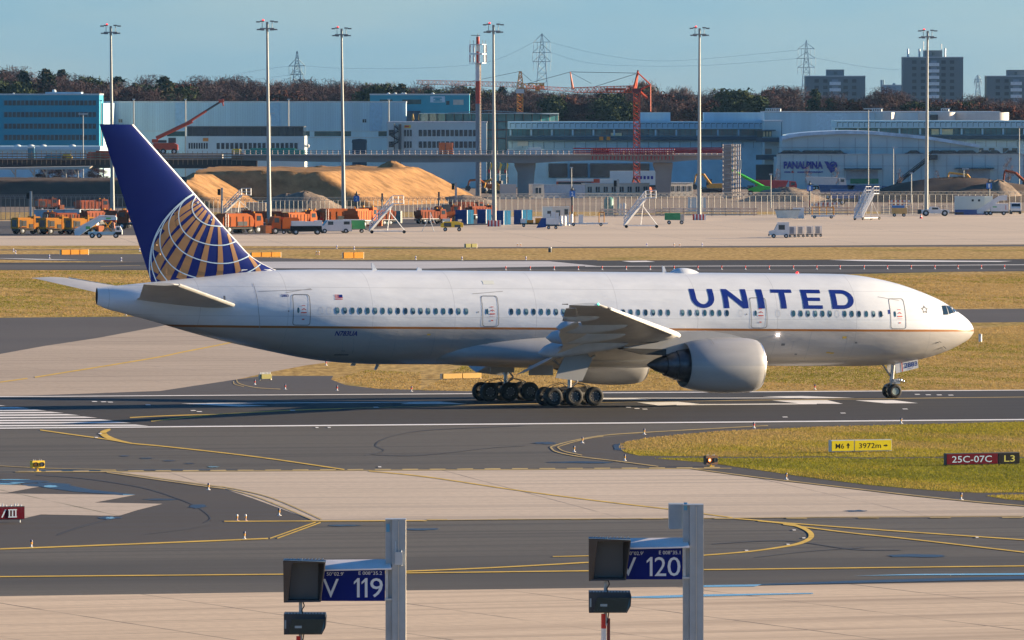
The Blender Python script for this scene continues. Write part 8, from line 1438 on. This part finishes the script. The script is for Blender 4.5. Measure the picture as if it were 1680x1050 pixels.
for (px, Y, ytop, kk) in plist:
    me, nm = TK[kk]; z = P(px, ytop, Y)[2]; s_ = z / {'spruce': 22, 'pine': 21.5, 'bare': 21.5, 'bare2': 19.5, 'rust': 17.5, 'pale': 22.5}[kk]; i = cnt.get(kk, 0); cnt[kk] = i + 1; lb = '%s from the left of the %ss in the far wood' % (od(i), nm)
    lb = '%s %s from the left in the far wood' % (od(i), nm); loc = (P(px, 400, Y)[0], Y, 0)
    if kk not in tprot:
        t = thing('pine_tree' if kk in ('pine', 'spruce') else 'bare_tree', lb, 'tree', loc, 0, 'trees of the far wood'); o = bpy.data.objects.new('crown', me); C.objects.link(o); o.parent = t
        b = MB(); b.smooth = True; hh = {'spruce': 20, 'pine': 18, 'bare': 13, 'bare2': 12, 'rust': 12, 'pale': 18}[kk]; b.bar((0, 0, 0), (.2, 0, hh * .5), .42, .3, 8); b.bar((.2, 0, hh * .5), (0, .1, hh), .3, .08, 6)
        rr = random.Random(3)
        if kk not in ('spruce',):
            for q in range(9): a = rr.uniform(0, 6.28); z0 = hh * rr.uniform(.35, .75); b.bar((.1, 0, z0), (3.2 * math.cos(a), 3.2 * math.sin(a), z0 + rr.uniform(2, 5)), .14, .03, 4)
        b.build('trunk', bark, t); tprot[kk] = t
    else: t = dup(tprot[kk], loc, None, lb)
    t.rotation_euler = (0, 0, tr_.uniform(0, 6.28)); t.scale = (s_ * tr_.uniform(1.0, 1.35),) * 2 + (s_,)
# undergrowth mass that closes the wood behind the trees
me = leaf_mesh('wood_mass', 170000, lambda rg, n: (np.stack([rg.uniform(-190, 190, n), rg.uniform(0, 260, n), rg.uniform(0, 1, n) ** .8 * 15], 1), None), .06, 9, br + ev[:1], 9, .2)
o = bpy.data.objects.new('wood_undergrowth', me); C.objects.link(o); o.location = (0, 2600, 0); tag(o, kind='stuff')
# single trees nearer the buildings
t = thing('bare_tree', 'small bare tree at the far right before the curved hall', 'tree', (P(1655, 400, 2030)[0], 2030, 0), 0, 'trees near the works site'); o = bpy.data.objects.new('crown', TK['thin'][0]); C.objects.link(o); o.parent = t; b = MB(); b.bar((0, 0, 0), (0, 0, 15), .3, .06, 6); b.build('trunk', bark, t); t.scale = (.28, .28, .34); tprot['thin'] = t
def lone(kk, px, Y, h, label, w_=1.0):
    t = dup(tprot[kk], (P(px, 400, Y)[0], Y, 0), tr_.uniform(0, 6), label, group='trees near the works site'); s_ = h / 20; t.scale = (s_ * w_, s_ * w_, s_); return t
lone('pale', 245, 2060, 9.0, 'bare birch above the orange mobile crane, left one', 1.3); lone('bare', 80, 1950, 6.0, 'wide leafless tree before the turquoise block, left one', 1.6); lone('bare2', 110, 1945, 6.3, 'wide leafless tree before the turquoise block, middle one', 1.7); lone('bare', 160, 1950, 6.0, 'wide leafless tree before the turquoise block, right one', 1.6); lone('pale', 262, 2062, 7.5, 'bare birch above the orange mobile crane, right one', 1.3)
for i, px in enumerate((1275, 1325, 1372, 1476, 1537, 1588)): lone('thin', px, 2030, tr_.uniform(4, 5), '%s small bare tree from the left in front of the curved hall' % od(i), .8)
# ================================================================ AIR
b = MB(); b.box(-1500, 1500, -30, 9000, -1, 80); hz = b.build('haze', None, None); hz.data.materials.clear()
hm = bpy.data.materials.new('winter_air'); hm.use_nodes = True; hn = hm.node_tree; hn.nodes.remove(hn.nodes['Principled BSDF']); pv = hn.nodes.new('ShaderNodeVolumePrincipled')
pv.inputs['Color'].default_value = (.32, .62, 1, 1); pv.inputs['Density'].default_value = .000014; pv.inputs['Anisotropy'].default_value = .2; hn.links.new(pv.outputs[0], hn.nodes['Material Output'].inputs['Volume'])
hz.data.materials.append(hm); tag(hz, kind='stuff')
